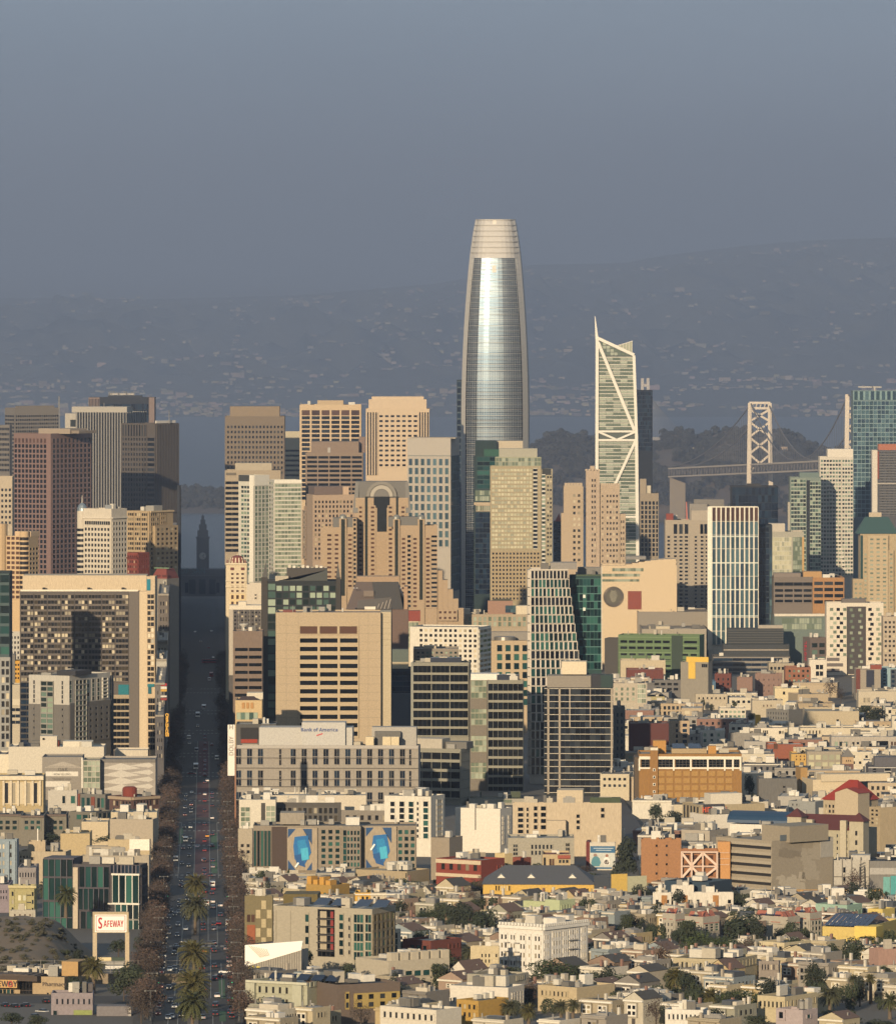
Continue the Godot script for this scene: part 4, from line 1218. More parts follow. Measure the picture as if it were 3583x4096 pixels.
	b = B("E", "stepped_tower", "yellow stone stepped hotel tower with a teal hipped roof at the right edge", 1530, 1900, 1900, 1250, 5550, 0, "b59a6a", 26)
	var tr := M("33524f", 0.6)
	var m := b.mb("roof", tr)
	var yb: float = b.h
	var yt: float = b.Y(1130)
	var xa: float = b.X(1500)
	var xb: float = b.X(1810)
	var xc: float = b.X(1570)
	var xd: float = b.X(1740)
	m.q(Vector3(xa, yb, 1), Vector3(xb, yb, 1), Vector3(xd, yt, -8), Vector3(xc, yt, -8), Vector3(0, 1, 1))
	m.q(Vector3(xa, yb, 1), Vector3(xa, yb, -20), Vector3(xc, yt, -12), Vector3(xc, yt, -8), Vector3(-1, 1, 0))
	m.q(Vector3(xb, yb, 1), Vector3(xb, yb, -20), Vector3(xd, yt, -12), Vector3(xd, yt, -8), Vector3(1, 1, 0))
	m.q(Vector3(xc, yt, -8), Vector3(xd, yt, -8), Vector3(xd, yt, -12), Vector3(xc, yt, -12), Vector3.UP)
	b.bx("lantern", "bfa986", b.X(1600), b.X(1690), yt, b.Y(1098), -12, -8)
	b.bx("centre_bay", "bda272", b.X(1585), b.X(1735), -4, b.Y(1262), 0, 2.5)
	b.w("L", 1590, 1730, 1275, 1800, 3, 17, 0.5, 0.4, "g", "bda272", 0.3, 2.5)
	b.bx("shoulder", "b59a6a", b.X(1550), b.X(1585), -4, b.Y(1370), 0, 1.8)
	b.bx("shoulder", "b59a6a", b.X(1735), b.X(1775), -4, b.Y(1370), 0, 1.8)
	b.bx("shoulder", "b39868", b.X(1478), b.X(1550), -4, b.Y(1580), -14, 1.2)
	b.w("L", 1552, 1584, 1385, 1800, 1, 13, 0.5, 0.4, "g", "b59a6a", 0.3, 1.8)
	b.w("L", 1738, 1774, 1385, 1800, 1, 13, 0.5, 0.4, "g", "b59a6a", 0.3, 1.8)
	b.w("L", 1482, 1548, 1600, 1800, 2, 6, 0.5, 0.4, "g", "b39868", 0.3, 1.2)
	b.f("L", "glass_strip", M("22403e", 0.15, 0, 0), 1532, 1550, 1262, 1580, 0.05, 0.3)
	b.done()
	b = B("E", "office_building", "wide low office block, its left half grey-brown with dark window bands", 900, 1185, 1185, 1565, 5320, 0, "77685c", 30)
	b.rp("attic", "857468", 905, 1100, 1540, 6, 14)
	b.w("L", 905, 1182, 1600, 1635, 4, 1, 0.97, 0.7, "k")
	b.w("L", 905, 1182, 1645, 1760, 4, 3, 0.85, 0.5, "k")
	b.done()
	b = B("E", "office_building", "wide low office block, ochre half with gridded window bays", 1185, 1415, 1415, 1570, 5315, 0, "a87a4a", 30)
	b.w("L", 1190, 1412, 1590, 1770, 3, 4, 0.86, 0.55, "d")
	b.rp("attic", "b58c58", 1120, 1255, 1530, 8, 14)
	b.cl(6, 44)
	b.done()
	b = B("X", "museum_building", "smooth beige museum hall with curved roofline and a huge round radiating disc", 1305, 1905, 1905, 1120, 5370, 0, "d0b083", 30)
	for i in 8:
		var x0 := 1500.0 + i * 50.0
		var y0v := 1112.0 - 42.0 * sin(minf(1.0, (i) / 7.0) * PI * 0.5)
		b.bx("curved_wall", b.col, b.X(x0), b.X(x0 + 50), b.h - 2, b.Y(y0v), -24, -0.02 - i * 0.004)
	b.bx("roof_blade", "8c8781", b.X(1500), b.X(1660), b.Y(1075), b.Y(1050), -20, -4)
	for j in 3: b.w("L", [1390, 1310, 1310][j], [1640, 1612, 1606][j], [1142, 1186, 1230][j], [1168, 1210, 1250][j], 12, 1, 1.0, 1.0, "g", "", 0.2)
	var disc := MB.new()
	var dr := 80 * b.k
	var dc := Vector3(b.X(1400), b.Y(1370), 0.2)
	for i in 48:
		var a0 := TAU * i / 48.0
		var d := Vector3(cos(a0), sin(a0), 0)
		var sp := MB.new()
		sp.bar(dc + d * dr * 0.72 + Vector3(0, 0, 0.3), dc + d * dr * 1.02 + Vector3(0, 0, 0.3), 0.34)
		part("disc_ray", sp.mesh(M("4c4238", 0.7, 0, 0)), b.n)
	var cy := CylinderMesh.new()
	cy.top_radius = dr * 0.72; cy.bottom_radius = dr * 0.72; cy.height = 0.8; cy.radial_segments = 32
	cy.material = M("5f5a48")
	var disc_n := part("disc", cy, b.n, Transform3D(Basis(Vector3.RIGHT, PI / 2), dc))
	for i in 7:
		for s in [-1.0, 1.0]:
			var lf := MB.new()
			lf.bar(Vector3(0, 0.5, dr * (0.5 - i * 0.16)), Vector3(s * dr * 0.4 * (1.0 - absf(i - 3) * 0.14), 0.5, dr * (0.34 - i * 0.16)), 0.25)
			part("disc_rib", lf.mesh(M("8d8870", 0.7, 0, 0)), disc_n)
	b.f("L", "brick_panel", "8a4638", 1515, 1622, 1335, 1470, 0, 0.6)
	b.f("L", "brick_panel", "8f4a3a", 1515, 1622, 1325, 1336, 0, 0.75)
	b.done()

func midtown_left():
	var b: Bld
	b = B("F", "office_tower", "dark teal glass tower with white slab edges at the left edge of the picture", -60, 80, 80, 78, 4100, 0, "1d2c30", 24)
	b.w("L", -58, 76, 90, 1480, 2, 17, 0.96, 0.72, "t", "4a5a5c", 0.5)
	b.bx("lower_wing", "9a9a94", b.X(-40), b.X(86), -4, b.Y(755), 0.1, 3.0)
	b.w("L", 12, 82, 775, 1480, 2, 11, 0.7, 0.7, "h", "9a9a94", 0.5, 3.0)
	b.done()
	b = B("F", "apartment_building", "narrow white apartment block squeezed between the left edge tower and the big hotel slab", 78, 165, 165, 562, 4420, 0, "b9b4a6", 18)
	b.w("L", 85, 160, 580, 940, 3, 9, 0.5, 0.5, "d")
	b.done()
	b = B("F", "yellow_building", "bright yellow-orange block seen in the gap left of the hotel slab", 88, 160, 160, 785, 4360, 0, "cf9a34", 16)
	b.w("L", 120, 158, 800, 940, 2, 4, 0.6, 0.5, "d")
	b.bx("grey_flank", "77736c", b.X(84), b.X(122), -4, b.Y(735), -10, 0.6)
	b.done()
	b = B("F", "low_building", "small flat-roofed cream block in the gap below the yellow block", 86, 165, 165, 975, 4330, 0, "b8ab90", 20, "55565a")
	b.f("L", "cornice", "cfc2a4", 86, 165, 1090, 1140, 0, 0.5)
	b.w("L", 88, 163, 1150, 1300, 2, 3, 0.95, 0.5, "n")
	b.done()
	# the hotel slab
	b = B("F", "hotel_slab", "huge hotel slab, dark window front under a blank beige parapet wall with teal accents", 160, 1112, 1112, 228, 4250, 0, "5f5650", 30, "b5a586", "hotel")
	b.bx("blank_wall", "cbb187", b.X(178), b.X(1165), -4, b.Y(108), -30, -6)
	b.bx("end_wall", "cdb48b", b.X(1112), b.X(1172), -4, b.Y(232), -8, 0.3)
	b.f("L", "roof_edge", "e6d9bc", 165, 1100, 218, 232, -0.4, 0.2)
	for x in [350, 708, 980]: b.bx("chimney", "2c2a2a", b.X(x) - 0.8, b.X(x) + 0.8, b.h, b.Y(203), -4, -2)
	for j in 8: b.w("L", 168 + j * 108, 268 + j * 108, 252, 955, 4, 16, 0.9, 0.62, "h", "6a5f57", 0.6)
	b.f("L", "pier", "6b6159", 1030, 1110, 232, 1500, 0, 0.5)
	b.w("L", 900, 1030, 1080, 1500, 4, 8, 0.96, 0.72, "k", "a58e6c", 0.4)
	b.w("L", 165, 560, 955, 1500, 8, 12, 0.95, 0.72, "n", "4a4541", 0.4)
	b.f("L", "teal_panel", "1f7480", 945, 1028, 975, 1055, 0.02, 0.7)
	b.f("L", "pier", "a58e6c", 900, 1030, 1056, 1082, 0, 0.7)
	b.done()
	b = B("F", "hotel_wing", "narrow balconied beige end wing of the hotel slab with teal shaft", 1170, 1236, 1250, 112, 4240, 6, "c2a67c", 26, "b5a586", "hotel")
	b.f("L", "teal_panel", "1f7d90", 1172, 1200, 135, 225, 0.02, 0.5)
	b.w("L", 1176, 1230, 250, 960, 2, 16, 0.9, 0.7, "h", "c2a67c", 0.6)
	b.f("L", "teal_panel", "1f7480", 1178, 1232, 970, 992, 0.02, 0.9)
	b.f("L", "teal_panel", "1f5f6c", 1182, 1208, 992, 1048, 0.02, 0.6)
	b.w("L", 1182, 1236, 1078, 1500, 3, 8, 0.95, 0.75, "k", "b39a74", 0.5)
	b.done()
	b = B("F", "apartment_building", "apartment block, upper half white and lower half grey, with two balcony stacks", 222, 555, 855, 905, 4030, 28, "b9b3a4", 26, "5c5c5c")
	b.rp("roof_drum", "2c2c30", 420, 480, 870, 4, 18)
	b.bx("roof_screen", "33343a", b.X(430), 2, b.h, b.Y(868), -20, -3)
	b.f("L", "grey_base", "6d6861", 222, 555, 1137, 1520, 0, 0.4)
	b.f("R", "grey_base", "6d6861", 555, 855, 1125, 1560, 0, 0.4)
	b.w("L", 325, 428, 950, 1420, 2, 11, 0.88, 0.72, "e", "8f8c80", 0.5, 0.4)
	for x in [266, 498]: b.w("L", x - 7, x + 7, 945, 1130, 1, 5, 0.8, 0.8, "d", "b9b3a4", 0.2, 0.0)
	for x in [268, 502]: b.w("L", x - 6, x + 6, 1150, 1400, 1, 5, 0.7, 0.3, "d", "6d6861", 0.2, 0.4)
	b.w("R", 590, 672, 940, 1440, 3, 12, 0.9, 0.72, "e", "9a968a", 0.6, 0.4)
	for x in [562, 690, 728, 766]: b.w("R", x - 10, x + 10, 945, 1120, 1, 5, 0.85, 0.85, "e", "b9b3a4", 0.2, 0.0)
	b.w("R", 792, 830, 940, 1110, 1, 6, 0.92, 0.6, "e", "c6c0b0", 0.9, 0.0)
	b.w("R", 685, 845, 1160, 1440, 4, 6, 0.4, 0.4, "d", "6d6861", 0.3, 0.4)
	b.cl(5, 8)
	b.done()
	b = B("F", "apartment_building", "dark balconied grey tower right behind the white-and-grey apartment block", 862, 895, 905, 905, 4070, 10, "4c4d50", 20)
	b.w("L", 866, 894, 920, 1530, 1, 14, 0.9, 0.6, "h", "5d5e60", 0.8)
	b.done()
	# low buildings in front
	b = B("F", "low_building", "white stuccoed building with a dark slate pyramid roof near the left edge", -30, 335, 335, 1530, 20, 0, "d6c8a8", 30)
	var m := b.mb("pyramid_roof", M("262a38", 0.6))
	var a := [Vector3(b.X(45), b.h, -2), Vector3(b.X(342), b.h, -2), Vector3(b.X(342), b.h, -24), Vector3(b.X(45), b.h, -24)]
	var ap := Vector3(b.X(190), b.Y(1430), -13)
	for i in 4: m.tri(a[i], a[(i + 1) % 4], ap, (a[i] + a[(i + 1) % 4]) / 2.0 - Vector3(b.X(190), b.h - 5, -13))
	b.done()
	b = B("F", "low_building", "cluster of white rooftop volumes below the white-and-grey apartment block", 70, 830, 830, 1470, 24, 0, "c9bea6", 26, "cfc4ac")
	b.rp("stair_house", "cbbfa6", 320, 455, 1388, 2, 8)
	b.rp("roof_unit", "7d3a30", 410, 470, 1425, 4, 5)
	b.rp("roof_unit", "d8ccb0", 500, 735, 1432, 5, 12)
	b.w("L", 335, 362, 1400, 1420, 1, 1, 0.7, 0.8, "k", "", 0.2, -2)
	b.cl(9, 2)
	b.done()
	b = B("F", "low_building", "small cream rooftop block in front of the hotel slab's foot, three shrubs on it", 915, 1180, 1180, 1497, 20, 0, "cdbfa4", 22, "c9bda6")
	b.bx("side_step", "c4b69a", b.X(1180), b.X(1250), -4, b.Y(1550), -10, -1)
	b.done()
	b = B("F", "billboard_building", "grey building whose blank wall carries a painted real-estate advertisement", 338, 655, 655, 1552, 22, 0, "8d8478", 26, "7d7870")
	b.f("L", "white_edge", "dcd6c6", 650, 662, 1556, 1800, 0, 0.5)
	for j in [[360, 650, 1630, 1640, "a89d8e"], [365, 625, 1668, 1705, "d9d2c2"], [365, 560, 1745, 1790, "d2cbbb"]]: b.f("L", "painted_band", j[4], j[0], j[1], j[2], j[3], 0, 0.06)
	var tr := b.mb("painted_gable", M("a89d8e"))
	tr.tri(Vector3(b.X(360), b.Y(1632), 0.06), Vector3(b.X(650), b.Y(1632), 0.06), Vector3(b.X(505), b.Y(1588), 0.06), Vector3(0, 0, 1))
	lettering(b.n, "sign_lettering", "OAK", 2.3, "3a3632", Transform3D(Basis(), Vector3(b.X(503), b.Y(1652), 0.15)), 0.1, true)
	lettering(b.n, "sign_lettering", "NOW SELLING", 1.35, "4a443c", Transform3D(Basis(), Vector3(b.X(497), b.Y(1690), 0.2)), 0.1)
	lettering(b.n, "sign_lettering", "TheOakSF.com", 1.35, "4a443c", Transform3D(Basis(), Vector3(b.X(492), b.Y(1727), 0.15)), 0.1, true)
	b.done()
	b = B("F", "glass_building", "narrow green glass stair tower between the advertisement wall and the zigzag wall", 662, 800, 800, 1575, 22, 0, "8d8a78", 20)
	b.w("L", 666, 798, 1580, 1800, 4, 5, 0.88, 0.8, "g", "b3ae98", 0.4)
	b.done()
	b = B("F", "patterned_building", "blank-walled building painted with rows of pale grey and taupe zigzag diamonds", 806, 1240, 1240, 1570, 22, 0, "a0968a", 26, "6d6a66")
	for r in 4:
		for c in 2:
			var q := b.mb("painted_diamond", M("c3bbac"))
			var cx := 965.0 + c * 225.0 - (0 if r % 2 else 0)
			var cy := 1642.0 + r * 56.0 - (22 if c else 0)
			q.q(Vector3(b.X(maxf(cx - 155, 808)), b.Y(cy), 0.06 + r * 0.03 + c * 0.015), Vector3(b.X(cx), b.Y(cy + 18), 0.06 + r * 0.03 + c * 0.015), Vector3(b.X(minf(cx + 155, 1225)), b.Y(cy), 0.06 + r * 0.03 + c * 0.015), Vector3(b.X(cx), b.Y(cy - 40 + c * 16), 0.06 + r * 0.03 + c * 0.015), Vector3(0, 0, 1))
	b.f("L", "parapet_band", "77726a", 806, 1240, 1570, 1596, 0, 0.3)
	b.done()
	# along the avenue's left side, from far to near
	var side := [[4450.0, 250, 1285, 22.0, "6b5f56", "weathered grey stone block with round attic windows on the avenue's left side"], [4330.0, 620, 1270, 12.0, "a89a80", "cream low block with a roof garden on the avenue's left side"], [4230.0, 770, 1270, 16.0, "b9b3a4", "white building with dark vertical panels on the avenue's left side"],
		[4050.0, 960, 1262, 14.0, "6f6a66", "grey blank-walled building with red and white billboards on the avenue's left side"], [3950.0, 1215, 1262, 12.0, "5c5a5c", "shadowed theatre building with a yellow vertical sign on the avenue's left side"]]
	for s in side:
		var x1: float = 896.0 + (xm(s[0]) - 19.0) * F / s[0]
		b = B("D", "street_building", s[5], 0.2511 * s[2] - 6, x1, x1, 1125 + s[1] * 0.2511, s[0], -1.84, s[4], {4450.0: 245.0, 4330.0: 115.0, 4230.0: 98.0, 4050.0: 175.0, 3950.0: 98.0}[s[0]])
		b.w("L", 0.2511 * s[2] - 3, x1 - 2, 1125 + s[1] * 0.2511 + 12, 1125 + s[1] * 0.2511 + 90, 3, 5, 0.4, 0.5, "h")
		b.f("L", "cornice", "9a8d7a", 0.2511 * s[2] - 6, x1, 1125 + s[1] * 0.2511, 1125 + s[1] * 0.2511 + 4, 0, 1.0)
		b.wm("R", 2, 60, 3, b.h - 3, 9, 4, 0.5, 0.6, "n")
		if s[0] == 4050.0:
			for q in [[965, 985, "b03a3a"], [990, 1010, "d8d2c4"], [1012, 1030, "c79a3a"], [1062, 1075, "d8d2c4"], [1080, 1100, "8a3a3a"]]: b.f("L", "billboard", q[2], 1282 * 0.2511, 1330 * 0.2511, 1125 + q[0] * 0.2511, 1125 + q[1] * 0.2511, 0, 0.5)
		if s[0] == 3950.0:
			var sg := b.mb("blade_sign", M("2c2420"))
			sg.box(0.3, 3.0, b.Y(1125 + 1390 * 0.2511), b.Y(1125 + 1205 * 0.2511), -3.4, -2.8)
			for ch in 7:
				lettering(b.n, "sign_letter", "ORPHEUM"[ch], 2.6, "e0a830", Transform3D(Basis(), Vector3(1.65, b.Y(1125 + (1222 + ch * 26) * 0.2511), -2.7)), 0.12, false, true)
		b.cl(5, int(s[0]))
		b.done()
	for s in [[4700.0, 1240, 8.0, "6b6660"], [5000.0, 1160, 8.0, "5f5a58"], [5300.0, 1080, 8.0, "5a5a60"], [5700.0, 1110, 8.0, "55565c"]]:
		var x1: float = 896.0 + (xm(s[0]) - 19.0) * F / s[0]
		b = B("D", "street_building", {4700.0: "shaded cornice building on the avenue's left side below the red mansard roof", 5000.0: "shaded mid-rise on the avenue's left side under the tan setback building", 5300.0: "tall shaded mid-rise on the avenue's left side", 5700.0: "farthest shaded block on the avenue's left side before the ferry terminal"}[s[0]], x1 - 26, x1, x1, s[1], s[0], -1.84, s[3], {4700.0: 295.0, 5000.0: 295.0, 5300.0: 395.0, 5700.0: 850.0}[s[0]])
		b.wm("R", 2, 100, 3, b.h - 3, 14, 6, 0.5, 0.6, "n")
		b.w("L", x1 - 24, x1 - 1, s[1] + 6, s[1] + 40, 4, 3, 0.5, 0.5, "d")
		b.done()

func midtown_centre():
	var b: Bld
	# right side of the avenue, far to near
	b = B("B", "old_tower", "ornate cream office building crowned by a maroon ribbed dome beside the avenue", 108, 275, 275, 1500, 4700, 0, "d0b98e", 22)
	b.w("L", 140, 262, 1570, 1740, 3, 5, 0.5, 0.45, "r")
	b.w("L", 140, 262, 1745, 1900, 3, 3, 0.5, 0.6, "r", "d8b878")
	b.f("L", "cornice", "d9c49a", 104, 278, 1500, 1512, 0, 1.2)
	b.f("L", "cornice", "d9c49a", 106, 276, 1640, 1646, 0, 0.8)
	b.f("L", "cornice", "d9c49a", 106, 276, 1685, 1692, 0, 0.8)
	var dm := b.mb("dome", M("7a4038", 0.7))
	var dx: float = b.X(198)
	dm.lathe(dx, -7, [[58 * b.k, b.h], [58 * b.k, b.Y(1478)], [52 * b.k, b.Y(1462)], [36 * b.k, b.Y(1448)], [10 * b.k, b.Y(1440)]], 16)
	b.mb("lantern", M("c9b48c")).lathe(dx, -7, [[8 * b.k, b.Y(1442)], [7 * b.k, b.Y(1432)], [0, b.Y(1424)]], 8)
	for i in 6:
		var a := PI * (i + 0.5) / 6.0
		b.mb("dome_rib", M("d3bf98", 0.8, 0, 0)).bar(Vector3(dx + cos(a) * 59 * b.k, b.h, -7 + sin(a) * 59 * b.k), Vector3(dx + cos(a) * 50 * b.k, b.Y(1460), -7 + sin(a) * 50 * b.k), 0.3)
	for x in [120, 262]: b.mb("corner_turret", M("8a5a48")).lathe(b.X(x), -1.5, [[10 * b.k, b.h], [10 * b.k, b.Y(1486)], [0, b.Y(1470)]], 8)
	for x in [158, 242]: b.f("L", "relief", "6a3a34", x - 14, x + 14, 1535, 1556, 0, 0.5)
	b.done()
	b = B("B", "plain_building", "plain cream blank-sided block tucked beside the domed office building", 275, 392, 392, 1668, 4550, 0, "c9baa0", 20)
	b.w("L", 335, 355, 1742, 1792, 1, 2, 0.7, 0.45, "k")
	b.done()
	b = B("G", "office_building", "grey panelled building with paired white windows under a cream penthouse on the avenue", 132, 395, 395, 378, 4350, 0, "5c5654", 26)
	b.rp("attic", "d8cbb0", 135, 390, 345, 2, 14)
	b.rp("attic", "d8cbb0", 205, 268, 315, 3, 10)
	b.f("L", "end_wall", "b5a893", 132, 165, 378, 900, 0, 0.8)
	b.w("L", 168, 392, 385, 540, 8, 5, 0.5, 0.45, "h")
	for i in 6: b.f("L", "white_fin", "a8a294", 166 + i * 43, 169 + i * 43, 380, 540, 0, 0.6)
	b.done()
	b = B("G", "office_building", "brown office block with dark window bands and a white satellite dish on its roof", 165, 400, 400, 548, 4230, 0, "7d6351", 26, "a08a74")
	b.w("L", 176, 398, 665, 1090, 2, 7, 0.93, 0.42, "k")
	b.mb("satellite_dish", M("e0d8c8", 0.6, 0, 0)).lathe(b.X(248), -4, [[0.2, b.h], [0.4, b.h + 1.6], [2.9, b.h + 3.8]], 14)
	b.cl(4, 6)
	b.done()
	b = B("G", "theatre_building", "cream building with arched relief panels and a dark glazed band beside the avenue", 183, 395, 395, 1100, 3920, 0, "c4a063", 26)
	var m := b.mb("hip_roof", M("4a2f28"))
	m.q(Vector3(b.X(195), b.h, -1), Vector3(b.X(370), b.h, -1), Vector3(b.X(330), b.Y(1072), -6), Vector3(b.X(235), b.Y(1072), -6), Vector3(0, 1, 1))
	for i in 3: b.f("L", "arch_relief", "b5854c", 235 + i * 35, 258 + i * 35, 1118, 1165, 0, 0.4)
	b.w("L", 192, 362, 1195, 1255, 5, 1, 0.98, 0.95, "e", "c9b070", 0.4)
	b.rp("roof_unit", "cfc2a6", 270, 398, 1050, 12, 10)
	b.done()
	b = B("G", "dark_building", "dark grey building with a red strip behind the grey bank building beside the avenue", 188, 510, 510, 1290, 3780, 0, "54524e", 24, "a09a8c")
	b.f("L", "dark_screen", "2c2a2a", 225, 370, 1318, 1410, 0, 0.1)
	b.f("L", "red_strip", "9a3c28", 228, 358, 1410, 1440, 0, 0.3)
	b.rp("roof_unit", "c0b9aa", 392, 455, 1288, 1, 5)
	b.cl(8, 4)
	b.done()
	# dark glass building with the slanted screens
	b = B("G", "glass_building", "dark green glass tower topped by slanted screen walls at the corners", 390, 1022, 1022, 150, 4280, 0, "23292b", 30, "4c4a46")
	b.w("L", 440, 505, 165, 1290, 1, 18, 0.9, 0.8, "e", "2c3434", 0.3)
	b.w("L", 505, 985, 180, 400, 9, 4, 0.8, 0.75, "e", "2a2d30", 0.4)
	b.f("L", "edge_frame", "3c3630", 390, 440, 120, 1300, 0, 0.6)
	b.f("L", "edge_frame", "3c3630", 985, 1022, 120, 400, 0, 0.6)
	for s in [[392, 440, -30, 1.0], [1022, 985, -30, -1.0]]:
		m = b.mb("screen_wall", M("3a3834", 0.6))
		m.q(Vector3(b.X(s[0]), b.h, -0.3), Vector3(b.X(s[1]), b.h, -0.3), Vector3(b.X(s[1]), b.Y(110), -0.3), Vector3(b.X(s[1] - s[3] * 15), b.Y(0), -0.3), Vector3(0, 0, 1))
		m.q(Vector3(b.X(s[0]), b.h, -0.8), Vector3(b.X(s[1]), b.h, -0.8), Vector3(b.X(s[1]), b.Y(110), -0.8), Vector3(b.X(s[1] - s[3] * 15), b.Y(0), -0.8), Vector3(0, 0, -1))
	m = b.mb("sloped_screen", M("1b2624", 0.3))
	m.q(Vector3(b.X(515), b.h, -3), Vector3(b.X(915), b.h, -3), Vector3(b.X(915), b.Y(62), -3), Vector3(b.X(690), b.Y(135), -3), Vector3(0, 0, 1))
	m.q(Vector3(b.X(515), b.h, -3.6), Vector3(b.X(915), b.h, -3.6), Vector3(b.X(915), b.Y(62), -3.6), Vector3(b.X(690), b.Y(135), -3.6), Vector3(0, 0, -1))
	b.rp("plant_screen", "4a443e", 590, 910, 52, 8, 14)
	b.rp("roof_unit", "b5a88c", 500, 605, 112, 4, 6)
	for i in 9: b.rp("roof_unit", ["cfc4a8", "e0d8c4", "a89c84"][i % 3], 600 + i * 36, 622 + i * 36, 28 + (i * 7) % 20, 14, 4)
	b.done()
	# the big beige block
	b = B("G", "office_building", "large plain beige office block with three columns of dark windows, a louvred row on top", 505, 1340, 1340, 400, 4000, 0, "b29870", 34, "8c7468")
	b.w("L", 688, 1162, 505, 575, 3, 1, 0.88, 0.85, "r", "b69c70", 0.5)
	b.w("L", 688, 1166, 590, 1400, 3, 12, 0.88, 0.52, "k", "b69c70", 0.6)
	for y in 13: b.f("L", "joint_line", "8f7d60", 506, 686, 500 + y * 67, 502 + y * 67, 0, 0.03)
	for y in 13: b.f("L", "joint_line", "8f7d60", 1170, 1338, 500 + y * 67, 502 + y * 67, 0, 0.03)
	for x in [588, 684, 1168, 1240]: b.f("L", "joint_line", "8f7d60", x, x + 2, 405, 1400, 0, 0.04)
	b.bx("rear_wing", "b9a67e", b.X(1338), b.X(1422), -4, b.Y(398), -30, -4)
	for y in 6: b.bx("joint_line", "8a7c60", b.X(1340), b.X(1420), b.Y(440 + y * 45), b.Y(438 + y * 45), -4, -3.96)
	b.rp("roof_unit", "7d4a44", 560, 660, 385, 8, 8)
	for x in [640, 785, 790]: b.mast(x, 350, 6, 0.2)
	b.cl(6, 71)
	b.done()
	b = B("G", "glass_building", "low dark blue glass office block right of the beige office block", 1340, 1580, 1580, 848, 4200, 0, "1e2530", 24)
	b.w("L", 1342, 1576, 865, 1030, 4, 4, 0.97, 0.8, "n", "2c3644", 0.2)
	b.bx("lower_block", "55585e", b.X(1342), b.X(1580), -4, b.Y(1045), 0, 6)
	b.bx("roof_unit", "6d7076", b.X(1360), b.X(1430), b.Y(1130), b.Y(1090), 6, 8)
	b.rp("roof_unit", "cbb280", 1400, 1560, 800, 3, 8)
	b.rp("roof_frame", "5c6660", 1340, 1560, 705, 14, 8)
	b.rp("tank", "6f665c", 1345, 1415, 678, 22, 5)
	b.cl(10, 13)
	b.done()
	# brown domed shopping centre and its tilted panel
	b = B("G", "shopping_centre", "brown-roofed shopping centre with chamfered dark ends", 1080, 1560, 1560, 375, 4520, 0, "6b4f42", 34)
	m = b.mb("chamfer_roof", M("5a463c", 0.6))
	var y0: float = b.h
	var y1: float = b.Y(160)
	m.q(Vector3(b.X(1062), y0, 0.5), Vector3(b.X(1300), y0, 0.5), Vector3(b.X(1270), y1, -8), Vector3(b.X(1145), y1, -8), Vector3(0, 0.4, 1))
	var mg := b.mb("glass_roof", M("4b463f", 0.3))
	mg.q(Vector3(b.X(1300), y0, 0.5), Vector3(b.X(1520), y0, 0.5), Vector3(b.X(1475), y1, -8), Vector3(b.X(1270), y1, -8), Vector3(0, 0.4, 1))
	var ms := b.mb("chamfer_end", M("2b2d33", 0.4))
	ms.q(Vector3(b.X(1062), y0, 0.5), Vector3(b.X(1145), y1, -8), Vector3(b.X(1145), y1, -26), Vector3(b.X(1080), y0, -30), Vector3(-1, 0.5, 0))
	ms.q(Vector3(b.X(1520), y0, 0.5), Vector3(b.X(1475), y1, -8), Vector3(b.X(1475), y1, -26), Vector3(b.X(1560), y0, -30), Vector3(1, 0.5, 0))
	b.bx("top_block", "a5805c", b.X(1150), b.X(1485), y1, b.Y(118), -24, -9)
	b.bx("skylight", "7d6a5c", b.X(1205), b.X(1285), b.Y(275), b.Y(228), -4.6, -2.4)
	b.bx("end_wall", "a87c56", b.X(1525), b.X(1555), -4, b.Y(195), -24, -0.5)
	for x in [1128, 1152, 1500]: b.mb("globe_lamp", M("e8e0d0", 0.5, 0, 0)).lathe(b.X(x), 0.8, [[0.1, b.Y(210)], [0.9, b.Y(206)], [0.1, b.Y(202)]], 8)
	b.done()
	b = B("G", "mechanical_block", "dark roof structure with a tilted latticed panel behind the beige office block", 1135, 1430, 1430, 372, 4060, 0, "3a3230", 16)
	m = b.mb("tilted_panel", M("2f2a2a", 0.6))
	m.q(Vector3(b.X(1300), b.Y(390), -1), Vector3(b.X(1425), b.Y(390), -1), Vector3(b.X(1422), b.Y(283), -1.5), Vector3(b.X(1305), b.Y(335), -1.2), Vector3(0, 0, 1))
	m.q(Vector3(b.X(1150), b.Y(372), -6), Vector3(b.X(1425), b.Y(372), -6), Vector3(b.X(1422), b.Y(283), -7), Vector3(b.X(1160), b.Y(310), -7), Vector3(0, 0.2, 1))
	for i in 4: b.mb("lattice_bar", M("8a8078", 0.7, 0, 0)).bar(Vector3(b.X(1305 + i * 30), b.Y(388), -0.6), Vector3(b.X(1330 + i * 30), b.Y(330 - i * 12), -0.8), 0.25)
	b.f("L", "white_box", "e4d8c0", 1212, 1300, 353, 375, 0, 2.0)
	b.done()
	# pale apartment blocks behind the dark offices
	b = B("H", "apartment_building", "bright white apartment block with small square windows behind the dark offices", -120, 425, 525, 320, 4900, 15, "d9d0ba", 26)
	b.w("L", -50, 420, 328, 690, 12, 9, 0.55, 0.55, "h")
	b.w("R", 428, 523, 335, 690, 3, 9, 0.95, 0.55, "h", "e0d8c4", 0.6)
	b.done()
	b = B("G", "apartment_building", "green-balconied cream apartment block right of the beige office block", 1438, 1640, 1640, 470, 5000, 0, "c3ad84", 24)
	b.w("L", 1480, 1570, 480, 680, 3, 5, 0.9, 0.6, "g", "b5b48c", 0.5)
	b.f("L", "edge_strip", "c69a58", 1440, 1475, 480, 690, 0, 0.4)
	b.w("L", 1572, 1640, 475, 520, 4, 1, 0.9, 0.8, "g")
	b.rp("roof_unit", "d8ccb4", 1445, 1550, 395, 4, 10)
	b.rp("roof_unit", "8a4236", 1555, 1655, 390, 6, 10)
	b.done()
